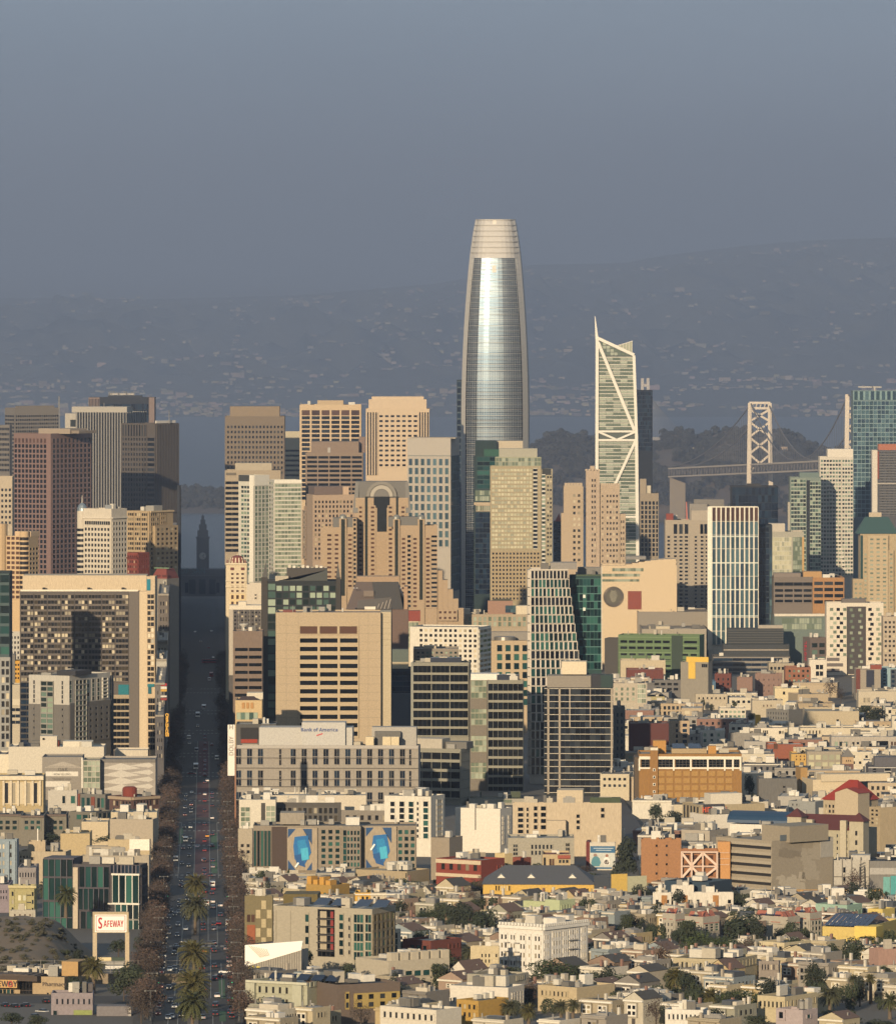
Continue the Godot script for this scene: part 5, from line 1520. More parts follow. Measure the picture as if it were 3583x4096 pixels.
	b = B("H", "apartment_building", "long tan apartment block with pairs of tall windows above the bright white block", 320, 860, 860, 215, 5100, 0, "a5906e", 24)
	b.w("L", 340, 850, 232, 315, 13, 2, 0.6, 0.8, "g")
	b.rp("attic", "9a6a50", 500, 700, 112, 6, 10)
	b.rp("attic", "d3c09a", 725, 840, 150, 4, 12)
	b.w("L", 640, 722, 148, 205, 4, 2, 0.92, 0.9, "b", "41525c", 0.3, -5.6)
	b.rp("roof_garden", "4a4a38", 540, 690, 98, 8, 6)
	b.rp("roof_unit", "cdbfa2", 100, 360, 178, 10, 10)
	b.cl(6, 22)
	b.done()
	b = B("H", "apartment_building", "brown brick podium building with a cream roof block left of the condominium tower foot", 100, 320, 320, 248, 5150, 0, "a8987a", 24)
	b.w("L", 105, 318, 262, 315, 7, 1, 0.8, 0.7, "g")
	b.done()
	b = B("H", "office_building", "tan office block with large teal windows and a curved metal drum on its roof", 528, 860, 860, 425, 4500, 0, "b5966c", 26)
	b.w("L", 560, 830, 450, 950, 4, 7, 0.6, 0.7, "t", "b5966c", 0.5)
	b.mb("drum", M("8d867c", 0.35, 0.5, 0)).lathe(b.X(635), -6, [[85 * b.k, b.h], [85 * b.k, b.Y(398)], [80 * b.k, b.Y(395)], [0, b.Y(394)]], 20)
	b.rp("attic", "8d8478", 530, 820, 365, 12, 10)
	b.done()
	b = B("G", "apartment_building", "grey apartment building with small green windows behind the first dark office block", 1600, 1960, 1960, 688, 4080, 0, "8c7f6e", 26)
	b.w("L", 1620, 1955, 705, 800, 9, 3, 0.5, 0.5, "e")
	b.rp("roof_unit", "c4b08e", 1680, 1780, 668, 4, 8)
	b.done()
	# three dark gridded offices
	b = B("H", "office_building", "dark gridded office block with solar panels on top, the tallest of three alike", -105, 350, 365, 600, 3950, 3, "8a8672", 24, "6d6a60")
	b.w("L", -95, 345, 618, 1190, 3, 8, 0.96, 0.75, "k", "8f8b76", 0.7)
	for i in 12: b.w("L", -92 + i * 36, -92 + i * 36 + 2, 620, 1190, 1, 1, 0.1, 0.01, "k", "4c4d48", 0.5)
	b.f("L", "side_pier", "8f9080", -112, -92, 600, 1200, 0, 0.8)
	b.rp("solar_panel", M("1b2436", 0.2, 0, 0), 40, 285, 565, 3, 8)
	b.cl(6, 55)
	b.done()
	b = B("H", "office_building", "dark gridded office block with solar panels, beside the glazed stair tower", 500, 782, 788, 740, 3930, 3, "8a8672", 24, "6d6a60")
	b.w("L", 503, 582, 760, 1655, 2, 12, 0.94, 0.74, "k", "8f8b76", 0.7)
	b.w("L", 582, 780, 760, 1655, 5, 12, 0.96, 0.74, "k", "8f8b76", 0.7)
	b.rp("solar_panel", M("1b2436", 0.2, 0, 0), 570, 745, 700, 3, 8)
	b.cl(4, 56)
	b.done()
	b = B("H", "stair_tower", "glazed stair tower alternating windows and tan panels between two dark offices", 358, 497, 497, 735, 3935, 0, "7d7360", 18, "d8d2c4")
	for j in 4:
		b.w("L", 365, 490, 740 + j * 214, 885 + j * 214, 4, 3, 0.9, 0.85, "g", "a5a284", 0.4)
		b.f("L", "tan_panel", "7a6f5e", 360, 495, 895 + j * 214, 970 + j * 214, 0, 0.5)
	b.rp("roof_deck", "e8e0d0", 365, 590, 690, -1, 14)
	b.done()
	b = B("H", "office_building", "low dark gridded office block with a concrete flank, front of three alike", -130, 285, 360, 1290, 3800, 20, "8a8672", 24, "8a8272")
	b.w("L", -95, 282, 1310, 1690, 5, 5, 0.96, 0.7, "k", "8f8b76", 0.7)
	for j in 6: b.f("R", "joint_line", "6d6a58", 288, 358, 1320 + j * 72, 1324 + j * 72, 0, 0.1)
	b.rp("roof_unit", "b5aa94", -90, 120, 1215, 3, 12)
	b.rp("roof_unit", "6f6c66", 130, 300, 1240, 6, 10)
	b.cl(6, 57)
	b.done()
	b = B("H", "podium_building", "low podium with roof planting at the foot of the dark offices", 350, 830, 830, 1685, 3800, 0, "a09a86", 20, "55584c")
	b.w("L", 600, 690, 1690, 1720, 5, 1, 0.9, 0.8, "g")
	b.cl(5, 58, ["4a5240", "8f8a7c", "cfc6b4"])
	b.done()
	# white-framed tower and its glass half
	b = B("X", "apartment_tower", "white-framed apartment tower whose stacked windows form a leaning grid", 735, 1040, 1040, 1150, 4000, 0, "c9bca8", 24)
	for fl in 23:
		var ya := 1158.0 + fl * 71.0
		var xr := minf(1038.0 + fl * 9.6, 1190.0) if fl < 17 else 1110.0
		var cells := 10
		var s0 := b.X(742)
		var s1 := b.X(xr)
		b.bx("floor_frame", "cdc1ae", s0, s1, b.Y(ya + 71), b.Y(ya), -20, 0)
		b.wm("L", s0, s1, b.Y(ya + 70), b.Y(ya + 2), cells, 1, 0.78 if fl % 2 else 0.7, 0.9, "t" if fl % 3 else "d", "cdc1ae", 0.5)
	for fl in 23:
		var ya := 1158.0 + fl * 71.0
		b.bx("side_bay", "c4b8a4", b.X(716), b.X(735), b.Y(ya + 64), b.Y(ya), -16, -0.5)
	b.rp("plant_screen", "8f8880", 900, 1110, 1100, 4, 14)
	b.cl(6, 81)
	b.done()
	b = B("X", "glass_tower", "teal glass half of the white-framed apartment tower with a planted terrace on top", 1055, 1305, 1305, 1205, 4015, 0, "24413f", 24)
	b.w("L", 1100, 1303, 1225, 1950, 7, 12, 0.94, 0.88, "t", "4f7470", 0.25)
	b.w("L", 1058, 1098, 1225, 1600, 1, 6, 0.94, 0.9, "t", "2a4644", 0.25)
	for q in [[1168, 1368], [1168, 1470]]: b.f("L", "pale_blind", "dde4dc", q[0] - 10, q[0] + 10, q[1] - 14, q[1] + 12, 0.2, 0.3)  # pale slabs set on the glazing
	b.rp("roof_frame", "7d7a74", 1120, 1300, 1140, 8, 8)
	b.rp("roof_garden", "4a5a44", 1060, 1300, 1195, 1, 6)
	b.f("L", "edge_fin", "c9c4b4", 1303, 1310, 1130, 1950, 0, 0.5)
	b.cl(8, 82)
	b.done()
	b = B("H", "apartment_tower", "dark glass apartment tower with thin white balcony lines and a cream roof block, in front", 950, 1490, 1500, 800, 3880, 3, "23282a", 24, "5a5854")
	b.w("L", 1075, 1475, 812, 1640, 10, 16, 0.92, 0.84, "d", "2c3030", 0.2)
	b.w("L", 955, 1070, 812, 1640, 3, 16, 0.92, 0.84, "d", "2c3030", 0.2)
	for j in 17: b.f("L", "balcony_line", "cfc3ac", 950, 1498, 806 + j * 51.8, 810 + j * 51.8, 0.2, 0.9)
	for x in [982, 1072, 1486]: b.f("L", "column", "a08f78", x - 8, x + 8, 806, 1650, 0.2, 0.9)
	b.f("L", "column", "a08f78", 1148, 1158, 806, 1115, 0.2, 0.8)
	b.f("L", "column", "8f7c6a", 1312, 1320, 806, 1115, 0.2, 0.8)
	b.rp("plant_screen", "8d8272", 970, 1320, 708, 2, 16)
	b.rp("plant_screen", "33343a", 1322, 1398, 700, 3, 12)
	b.rp("glass_screen", "2c403e", 1398, 1492, 702, 2, 12)
	b.rp("roof_block", "d8c49c", 1085, 1282, 598, 6, 12, 700)
	b.cl(5, 83)
	b.done()
	# the bank
	b = B("G", "bank_building", "wide grey bank building with tall windows and a logo block on its roof", 195, 1640, 1655, 1475, 3650, 2, "9a8f80", 34, "b3aca0")
	for r in 3:
		for i in 17:
			var x := 208 + i * 87
			if i in [3, 4, 16]: continue
			b.w("L", x - 20, x + 20, 1488 + r * 172, 1615 + r * 172, 2, 2, 0.88, 0.9, "n" if (i + r) % 3 else "d", "8a8178", 0.35)
		b.f("L", "joint_line", "5f5850", 196, 1640, 1560 + r * 172, 1564 + r * 172, 0, 0.45)
		b.f("L", "joint_line", "5f5850", 196, 1640, 1640 + r * 148, 1645 + r * 148, 0, 0.45)
	for x in [540, 1575]:
		for r in 2: b.w("L", x - 10, x + 10, 1490 + r * 172, 1620 + r * 172, 1, 3, 0.7, 0.9, "d", "8a8178", 0.3)
	for i in 36: b.f("L", "joint_line", "857b6e", 205 + i * 40, 206 + i * 40, 1478, 1790, 0, 0.04)
	b.rp("attic", "bcb8ae", 365, 1110, 1325, 6, 16)
	b.rp("logo_block", "bdbab2", 708, 1055, 1282, 4, 14)
	b.f("L", "parapet_band", "b0a89c", 195, 1640, 1460, 1486, -0.4, 0.6)
	b.rp("plant_screen", "aaa498", 1260, 1615, 1328, 14, 10)
	for x in [1250, 1385, 1452]: b.rp("cooling_unit", "d3bd8c", x - 32, x + 32, 1395, 3, 4)
	b.rp("pipework", "6d6a64", 1285, 1490, 1358, 10, 3)
	lettering(b.n, "sign_lettering", "Bank of America", 2.3, "1f3f78", Transform3D(Basis(), Vector3(b.X(848), b.Y(1341), -3.9)), 0.15, false, true)
	for i in 4:
		var q := MB.new()
		var cx: float = b.X(832 + i * 12)
		var cy: float = b.Y(1386 - i * 4)
		var bar := b.k * 9
		q.q(Vector3(cx - bar, cy, -3.85), Vector3(cx - bar * 0.1, cy - bar * 0.6, -3.85), Vector3(cx + bar, cy + bar * 0.2, -3.85), Vector3(cx + bar * 0.1, cy + bar * 0.9, -3.85), Vector3(0, 0, 1))
		part("flag_logo", q.mesh(M("b8343c", 0.7, 0, 0)), b.n)
	b.cl(14, 90)
	b.done()
	# blade sign beside the avenue
	var zs := 3540.0
	var p := at(463, 1590, zs)
	p.y = g(zs)
	var t := thing("theatre_sign", "tall white vertical banner sign beside the avenue at the bank building", "sign", p)
	var sb := MB.new()
	sb.box(-1.7, 1.7, EYE - (1552 - 582.0) * zs / F - p.y, EYE - (1450 - 582.0) * zs / F - p.y, -0.3, 0.3)
	part("panel", sb.mesh(M("d8cfc0", 0.7, 0, 0)), t)
	sb = MB.new()
	sb.bar(Vector3(1.9, 0, 0), Vector3(1.9, 42, 0), 0.3)
	part("post", sb.mesh(M("8a5a3c", 0.7, 0, 0)), t)
	lettering(t, "sign_lettering", "DOLBY", 3.0, "3c3a38", Transform3D(Basis(Vector3.BACK, PI / 2), Vector3(0, EYE - (1493 - 582.0) * zs / F - p.y, 0.35)), 0.1)
	lettering(t, "sign_lettering", "H", 3.0, "3c3a38", Transform3D(Basis(), Vector3(0, EYE - (1455 - 582.0) * zs / F - p.y, 0.35)), 0.1)

var keep := []                                         # [u0, u1, v0, v1, z] of buildings that nothing nearer may hide
func S(crop: String, called: String, label: String, x0: float, xc: float, x1: float, yt: float, yv: float, z: float, a: float, hex: String, roof: String, wins: Array, clutter := 4, dep := 22.0) -> Bld:
	var c: Array = CROP[crop]
	if z < 200.0: z = zh(c[1] + yt * c[2], z)
	keep.append([c[0] + x0 * c[2], c[0] + x1 * c[2], c[1] + yt * c[2], c[1] + yv * c[2], z, label, 99.0])
	var b := B(crop, called, label, x0, xc, x1, yt, z, a, hex, dep, roof)
	for w in wins: b.w(w[0], w[1], w[2], w[3], w[4], w[5], w[6], w[7], w[8], w[9], w[10] if w.size() > 10 else "", 0.3)
	b.cl(clutter, int(x0 * 7 + yt))
	return b

func midtown_right():
	var b: Bld
	S("I", "exhibition_hall", "long low exhibition hall with a brown gravel roof left of the striped tower", -90, 425, 425, 270, 400, 5350, 0, "8d8272", "7d6a58", [], 6, 60).done()
	b = S("I", "exhibition_hall", "front exhibition hall with a wide taupe roof behind the green building", -60, 410, 410, 395, 440, 5280, 0, "a0937c", "8a7a66", [], 8, 90)
	b.rp("roof_block", "c9b894", -5, 145, 378, 4, 14)
	b.rp("roof_block", "bfae8c", 180, 300, 400, 8, 14)
	b.done()
	b = S("I", "green_building", "green glass and panel building with dark window slots", -230, 360, 402, 442, 740, 5120, 12, "5f7552", "5c5a54", [["L", -220, 150, 470, 560, 6, 2, 0.8, 0.4, "k"], ["L", 240, 350, 470, 560, 1, 2, 0.85, 0.4, "k"], ["L", -220, 350, 565, 730, 9, 4, 0.7, 0.35, "d"]], 5)
	b.f("L", "dark_bay", "36443a", 158, 238, 445, 740, 0, 0.6)
	b.bx("shade_painted_flank", "4a4540", b.X(-330), b.X(-230), -4, b.Y(470), -16, -0.5)  # flank coloured dark to show the shade on that side
	for j in 5: b.f("L", "floor_line", "7f9470", -228, 358, 458 + j * 56, 462 + j * 56, 0, 0.5)
	b.done()
	b = S("I", "glass_hall", "glazed convention hall with a flat brown roof right of the striped tower", 905, 1300, 1300, 300, 420, 5290, 0, "6d7a74", "6f6058", [["L", 960, 1250, 315, 400, 16, 2, 0.9, 0.9, "g"]], 3, 70)
	b.rp("roof_slab", "d8ccb4", 905, 1270, 285, -1, 3)
	b.done()
	b = S("I", "podium_building", "dark banded podium stepping forward below the white-striped tower", 457, 1020, 1020, 592, 715, 5250, 0, "4a4a48", "66625c", [["L", 460, 1018, 600, 712, 8, 3, 0.99, 0.55, "n", "8a8074"]], 2, 24)
	b.rp("tier", "3f4244", 535, 1015, 512, 3, 18)
	b.rp("tier", "2f3538", 568, 975, 395, 6, 14, 512)
	b.rp("roof_edge", "a89a86", 790, 970, 372, 8, 6, 395)
	for j in 6: b.bx("floor_line", "77706a", b.X(570), b.X(973), b.Y(408 + j * 18), b.Y(405 + j * 18), -6, -5.7)
	b.bx("floor_line", "9a8c7c", b.X(537), b.X(1013), b.Y(555), b.Y(545), -3, -2.6)
	b.done()
	b = S("I", "chequered_tower", "white apartment tower with a charcoal centre and staggered green windows like a chequerboard", 1285, 1700, 1700, 205, 725, 5230, 0, "d6c9b0", "6f6a62", [], 3, 22)
	b.f("L", "charcoal_centre", "4a4340", 1432, 1572, 232, 725, 0, 0.4)
	b.rp("attic", "6f6660", 1400, 1575, 178, 2, 12)
	for j in 11:
		for i in 3:
			var xx := 1322 + i * 48 + (24 if j % 2 else 0)
			if xx < 1425: b.w("L", xx - 14, xx + 14, 240 + j * 33, 266 + j * 33, 1, 1, 0.85, 0.85, "k" if i % 2 else "g", "d6c9b0", 0.2)
		for i in 2:
			var xx := 1465 + i * 62 + (12 if j % 2 else 0)
			b.w("L", xx - 12, xx + 12, 245 + j * 42, 268 + j * 42, 1, 1, 0.9, 0.9, "g", "4a4340", 0.15, 0.4)
			xx = 1602 + i * 58 + (14 if j % 2 else 0)
			b.w("L", xx - 15, xx + 15, 240 + j * 36, 266 + j * 36, 1, 1, 0.85, 0.85, "g" if i else "k", "d6c9b0", 0.2)
	b.bx("low_wing", "d3c5ac", b.X(1280), b.X(1432), -4, b.Y(592), 0, 3)
	for j in 3: b.bx("window_slot", "6d625c", b.X(1286), b.X(1378 + (j % 2) * 26), b.Y(628 + j * 40), b.Y(604 + j * 40), 2.9, 3.1)
	b.done()
	b = S("I", "apartment_building", "beige balconied block with a red-striped roof at the right edge", 1698, 1880, 1880, 305, 640, 5200, 0, "b39d80", "a85a44", [["L", 1702, 1850, 330, 640, 5, 9, 0.55, 0.5, "h"]], 2)
	b.done()
	S("I", "apartment_building", "teal-fronted block behind the brown hotel with a red sign", 1060, 1280, 1280, 420, 560, 20, 0, "4f7468", "8f8878", [["L", 1030, 1060, 440, 560, 1, 4, 0.6, 0.5, "d"]], 6).done()
	b = S("I", "hotel_building", "brown hotel with large paired windows and a vertical red neon-style sign", 1118, 1165, 1285, 458, 650, 26, 70, "6b5a52", "5a544e", [["R", 1172, 1280, 490, 640, 2, 3, 0.75, 0.62, "e"]], 3)
	lettering(b.n, "sign_lettering", "HOTEL", 4.4, "a82838", Transform3D(Basis(Vector3.UP, 0) * Basis(Vector3.BACK, PI / 2), Vector3(b.X(1138), b.Y(560), 0.25)), 0.3, false, true)
	b.done()
	S("I", "small_house", "white bow-fronted building with dark triple windows below the brown hotel", 1160, 1285, 1285, 620, 755, 14, 0, "d6cab2", "4a4644", [["L", 1205, 1262, 650, 745, 2, 2, 0.85, 0.7, "k"]], 2).done()
	S("I", "apartment_building", "orange brick apartment block with pale green sills", 985, 1170, 1170, 675, 800, 17, 0, "8f5a40", "8a8074", [["L", 1000, 1165, 685, 790, 5, 3, 0.45, 0.5, "e", "8f5a40"]], 3).done()
	S("I", "apartment_building", "beige block with a stair house behind the orange brick apartments", 865, 1050, 1050, 645, 690, 16, 0, "a8987a", "8f8572", [["L", 870, 980, 665, 700, 4, 1, 0.6, 0.6, "d"]], 5).done()
	S("I", "brick_building", "red-brown brick block, the left of the brick group below the striped tower podium", 470, 590, 600, 722, 860, 14, 4, "6b3c34", "9a9184", [["L", 480, 585, 745, 850, 3, 3, 0.3, 0.5, "d"]], 4).done()
	S("I", "brick_building", "worn orange brick block, the middle one of the brick group", 632, 745, 755, 748, 870, 14, 4, "8a6250", "a89a84", [], 4).done()
	S("I", "brick_building", "broad orange brick block with faded wall signs, the right of the brick group", 765, 962, 970, 722, 880, 15, 3, "8a6454", "9a8f80", [["L", 775, 955, 745, 870, 5, 3, 0.14, 0.3, "d"]], 6).done()
	S("I", "low_building", "pale cream long building with one small window below the orange brick apartments", 908, 1150, 1150, 828, 930, 12, 0, "d3bd86", "b5a88c", [["L", 965, 985, 850, 875, 1, 1, 0.8, 0.9, "d"]], 3).done()
	S("I", "low_building", "tan hall with a sloping ribbed side wall right of the pale cream long building", 1018, 1075, 1300, 872, 930, 12, 78, "b39a72", "a5957a", [["R", 1145, 1160, 905, 920, 1, 1, 0.9, 0.9, "k"]], 4).done()
	b = S("I", "mixed_block", "grey block with a navy central panel and brick left edge near the right side", 1500, 1680, 1680, 690, 850, 20, 0, "9a8c78", "5f4a44", [], 5)
	b.f("L", "brick_edge", "6d3c34", 1500, 1530, 690, 860, 0, 0.5)
	b.f("L", "navy_panel", "2f3444", 1575, 1632, 695, 820, 0, 0.4)
	b.rp("roof_unit", "8a4a3c", 1610, 1690, 660, 4, 8)
	b.done()
	S("I", "mixed_block", "pale blue and grey apartment block at the right edge", 1690, 1880, 1880, 680, 840, 20, 0, "8fa8b0", "6d6a64", [["L", 1695, 1720, 690, 830, 1, 6, 0.7, 0.5, "n"], ["L", 1752, 1860, 690, 830, 3, 4, 0.6, 0.6, "n", "4a5058"]], 4).done()
	S("I", "low_building", "wide cream hall with arched dark windows along the right edge", 1518, 1880, 1880, 850, 960, 13, 0, "bdae90", "a89a80", [["L", 1530, 1600, 890, 940, 6, 1, 0.5, 0.7, "h"], ["L", 1610, 1860, 925, 960, 9, 1, 0.8, 0.6, "k"]], 6).done()
	# block with the yellow stripe
	b = S("S", "apartment_building", "grey concrete block with a bright yellow vertical stripe and yellow roof wall", 965, 1290, 1345, 150, 540, 30, 20, "8f8674", "7d766a", [], 3)
	b.f("L", "yellow_stripe", "d8b040", 1058, 1140, 150, 350, 0, 0.4)
	b.rp("yellow_wall", "d8b040", 1015, 1275, 92, 3, 1.2)
	b.w("L", 1215, 1282, 170, 212, 3, 1, 0.9, 0.95, "d")
	b.done()
	S("S", "brick_building", "small pinkish brick house with black sash windows beside a blue house", 1030, 1195, 1195, 365, 530, 12, 0, "8f6450", "7d6a5a", [["L", 1068, 1180, 400, 510, 2, 3, 0.75, 0.7, "k"]], 2).done()
	S("S", "small_house", "blue painted house beside the pinkish brick house", 1198, 1380, 1380, 378, 520, 11, 0, "4f6e88", "55708a", [["L", 1215, 1370, 415, 500, 3, 1, 0.5, 0.8, "h"]], 2).done()
	S("S", "hall_building", "long red brick hall with a pale pitched roof below the green building", 318, 755, 755, 235, 350, 14, 0, "6d3c34", "a89a88", [], 3).done()
	S("S", "hall_building", "plain cream block behind the long red brick hall", 245, 780, 780, 125, 270, 18, 0, "c0ac84", "b5a488", [], 4).done()
	S("S", "apartment_building", "cream apartment building with a white gridded stair window at the dark tower's right", 155, 560, 560, 400, 640, 24, 0, "b5a68c", "8f8878", [["L", 160, 430, 440, 620, 4, 3, 0.4, 0.6, "g"], ["L", 445, 545, 410, 640, 4, 4, 0.85, 0.85, "g", "cfc6b0"]], 8).done()
	S("S", "low_building", "cream low house with six small black windows in front of the yellow-striped block", 1140, 1520, 1520, 530, 620, 10, 0, "b8a88a", "c9bda4", [["L", 1155, 1510, 560, 600, 7, 1, 0.35, 0.6, "k"]], 3).done()
	b = S("S", "low_building", "olive barn with a dark curved roof behind the white sheds", 560, 770, 770, 560, 640, 8, 0, "a89a5c", "3a3c3a", [], 1)
	var m := b.mb("curved_roof", M("3c3e3c", 0.7))
	for i in 6:
		var f0 := i / 6.0
		var f1 := (i + 1) / 6.0
		m.q(Vector3(b.X(560) + f0 * b.wl, b.h + sin(PI * f0) * 2.6, 0.3), Vector3(b.X(560) + f1 * b.wl, b.h + sin(PI * f1) * 2.6, 0.3), Vector3(b.X(560) + f1 * b.wl, b.h + sin(PI * f1) * 2.6, -20), Vector3(b.X(560) + f0 * b.wl, b.h + sin(PI * f0) * 2.6, -20), Vector3.UP)
	b.done()
	S("S", "low_building", "white arcaded building with two rows of arched windows", 1425, 1740, 1740, 700, 830, 10, 0, "d0c3a8", "b5ab98", [["L", 1430, 1735, 715, 825, 6, 2, 0.65, 0.5, "e"]], 3).done()
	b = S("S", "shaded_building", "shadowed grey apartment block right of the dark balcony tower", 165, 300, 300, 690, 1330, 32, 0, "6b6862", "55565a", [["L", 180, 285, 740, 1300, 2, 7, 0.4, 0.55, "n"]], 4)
	b.done()
	S("S", "brick_building", "large windowless dark red building behind the orange block", 350, 820, 820, 880, 1170, 26, 0, "5d3430", "8a7a6c", [], 6).done()
	S("S", "small_house", "peach building with two columns of windows and a roof garden beside the dark red building", 825, 1065, 1065, 850, 1130, 24, 0, "b5936c", "5c5a48", [["L", 890, 940, 870, 1130, 1, 4, 0.5, 0.62, "h"], ["L", 975, 1045, 870, 1130, 1, 4, 0.75, 0.6, "n"]], 5).done()
	# the orange block
	b = S("S", "orange_block", "orange-ochre block with a white framed top window row and a square-windowed tower", 465, 1690, 1690, 1245, 1800, 27, 0, "966c34", "8f8878", [], 6, 30)
	b.f("L", "white_frame", "e8dcc2", 465, 1685, 1275, 1310, 0, 0.7)
	b.f("L", "white_frame", "e8dcc2", 465, 1685, 1405, 1425, 0, 0.7)
	for x in [468, 878, 1082, 1285, 1487, 1585, 1675]: b.f("L", "white_frame", "e8dcc2", x - 10, x + 10, 1300, 1445, 0, 0.75)
	for j in [[490, 590, 2], [695, 868, 4], [900, 1070, 4], [1100, 1275, 4], [1300, 1475, 4], [1500, 1572, 2], [1600, 1660, 2]]: b.w("L", j[0], j[1], 1312, 1405, j[2], 3, 0.88, 0.85, "k", "55504a", 0.3)
	for r in 4:
		for i in 9: b.f("L", "ochre_panel", "a67e40", 690 + i * 101, 770 + i * 101, 1450 + r * 85, 1510 + r * 85, 0, 0.35)
	b.bx("tower", "936a36", b.X(597), b.X(690), -4, b.Y(1165), -6, 1.5)
	b.bx("tower_cap", "e0d2b4", b.X(597), b.X(690), b.Y(1200), b.Y(1168), 1.4, 1.75)
	for j in 5: b.bx("tower_window", "e0d6c0", b.X(628), b.X(660), b.Y(1450 + j * 87), b.Y(1418 + j * 87), 1.4, 1.65)
	for j in 5: b.bx("window_glass", M("14161a", 0.2, 0, 0), b.X(635), b.X(653), b.Y(1445 + j * 87), b.Y(1424 + j * 87), 1.5, 1.75)
	b.rp("roof_block", "b5813c", 640, 795, 1105, 12, 8)
	b.rp("roof_block", "b5813c", 1295, 1390, 1160, 6, 6)
	b.rp("roof_hall", "a88a58", 860, 1280, 1195, 8, 12)
	for x in [870, 1060]: b.mb("solar_panel", M("1d2a40", 0.2, 0, 0)).q(Vector3(b.X(x), b.Y(1195) + 0.2, -9), Vector3(b.X(x + 165), b.Y(1195) + 0.2, -9), Vector3(b.X(x + 140), b.Y(1150) + 0.2, -17), Vector3(b.X(x), b.Y(1150) + 0.2, -17), Vector3.UP)
	b.bx("shade_painted_flank", "5a4630", b.X(415), b.X(465), -4, b.Y(1290), -26, -3)  # ochre darkened in the colour itself for the shadowed flank
	b.done()
	# right of the orange block
	S("T", "mixed_block", "broad red-roofed shed with an orange end right of the orange block", 255, 680, 680, 1130, 1200, 9, 0, "8f4f38", "d8ccb8", [["L", 330, 380, 1120, 1190, 1, 1, 0.9, 0.9, "r"]], 4).done()
	S("T", "small_house", "yellow house with two windows below the red-roofed shed", 540, 735, 735, 1245, 1340, 10, 0, "bf9a50", "7d766a", [["L", 580, 720, 1255, 1330, 3, 2, 0.3, 0.5, "r"]], 2).done()
	b = S("T", "hall_building", "grey school hall with a barrel roof and square pale windows", 730, 1150, 1150, 1215, 1400, 12, 0, "9c8f78", "7f7a70", [["L", 740, 1145, 1250, 1320, 5, 1, 0.78, 0.85, "c"], ["L", 740, 1145, 1340, 1400, 5, 1, 0.78, 0.85, "c"]], 2)
	b.done()
	b = S("T", "tower_house", "small square tower with a grey pyramid roof and brick base beside the school hall", 1150, 1285, 1285, 1280, 1420, 15, 0, "b58c5c", "7a756c", [["L", 1190, 1255, 1315, 1340, 3, 1, 0.4, 0.8, "k"]], 0)
	var mt := b.mb("pyramid_roof", M("77726a"))
	var c := [Vector3(-b.wl - 0.6, b.h, 0.6), Vector3(0.6, b.h, 0.6), Vector3(0.6, b.h, -b.wl), Vector3(-b.wl - 0.6, b.h, -b.wl)]
	for i in 4: mt.tri(c[i], c[(i + 1) % 4], Vector3(-b.wl / 2, b.Y(1180), -b.wl / 2), (c[i] + c[(i + 1) % 4]) / 2.0 - Vector3(-b.wl / 2, b.h - 3, -b.wl / 2))
	b.f("L", "brick_base", "6d4438", 1150, 1285, 1365, 1430, 0, 0.3)
	b.done()
	b = S("T", "victorian_block", "dark grey gabled block with white window surrounds at the right edge", 1460, 1830, 1830, 1390, 1520, 14, 0, "55555a", "4c4c50", [["L", 1510, 1560, 1410, 1480, 1, 2, 0.7, 0.6, "k"], ["L", 1650, 1735, 1410, 1500, 1, 2, 0.9, 0.7, "k", "a8a49c"]], 3)
	b.rp("attic", "5c5c62", 1540, 1830, 1290, 3, 12)
	b.f("L", "white_trim", "bdb8ac", 1462, 1790, 1405, 1415, 0, 0.5)
	b.done()
	S("T", "low_building", "long pale apartment row with brick-red bays and a dark recess at the right edge", 1020, 1830, 1830, 1040, 1190, 11, 0, "b0a594", "cbbfa8", [["L", 1050, 1220, 1095, 1155, 3, 1, 0.7, 0.85, "e"], ["L", 1255, 1420, 1100, 1150, 3, 1, 0.5, 0.85, "d"], ["L", 1465, 1700, 1090, 1180, 1, 1, 0.98, 0.98, "k"], ["L", 1725, 1800, 1095, 1150, 2, 1, 0.6, 0.85, "r"]], 9).done()
	S("T", "low_building", "row house terrace with pale blue and yellow painted end walls", 650, 1745, 1745, 935, 1010, 10, 0, "cbbb98", "6d6a66", [["L", 1390, 1620, 960, 1000, 8, 1, 0.3, 0.7, "k"], ["L", 665, 900, 960, 1010, 6, 1, 0.4, 0.8, "h"]], 14).done()
	S("T", "low_building", "white apartment house with bay windows and a bright yellow stair tower behind it", 0, 460, 460, 935, 1080, 12, 0, "d6c9ae", "8a8276", [["L", 30, 110, 960, 1080, 3, 2, 0.75, 0.7, "h"], ["L", 200, 265, 955, 1080, 3, 2, 0.7, 0.7, "h"], ["L", 390, 455, 965, 1010, 2, 1, 0.8, 0.8, "h"]], 4).done()
	b = S("T", "stair_tower", "bright yellow square stair tower behind the white apartment house", 115, 175, 175, 785, 890, 16, 0, "dca82c", "c9982c", [], 0, 8)
	b.done()
	S("T", "warehouse", "broad cream warehouse with a raised roof monitor in the middle of the low blocks", 715, 1350, 1350, 735, 880, 13, 0, "b5a27c", "a89878", [["L", 1080, 1110, 830, 880, 1, 1, 0.9, 0.9, "d"]], 5, 40).done()
	S("T", "warehouse", "grey corrugated warehouse side right of the peach building", -210, 210, 250, 1000, 1120, 11, 15, "8a847a", "9a9286", [], 3).done()
	S("T", "warehouse", "long grey gabled warehouse in front of the brick group", 250, 510, 720, 720, 860, 11, 40, "77756f", "8f8b84", [["L", 262, 500, 740, 850, 8, 2, 0.3, 0.5, "d"]], 8).done()
	S("T", "low_building", "tan building with a dark flat roof terrace below the tan hall", 620, 1060, 1060, 640, 720, 12, 0, "a88f6a", "3c3c42", [], 4).done()
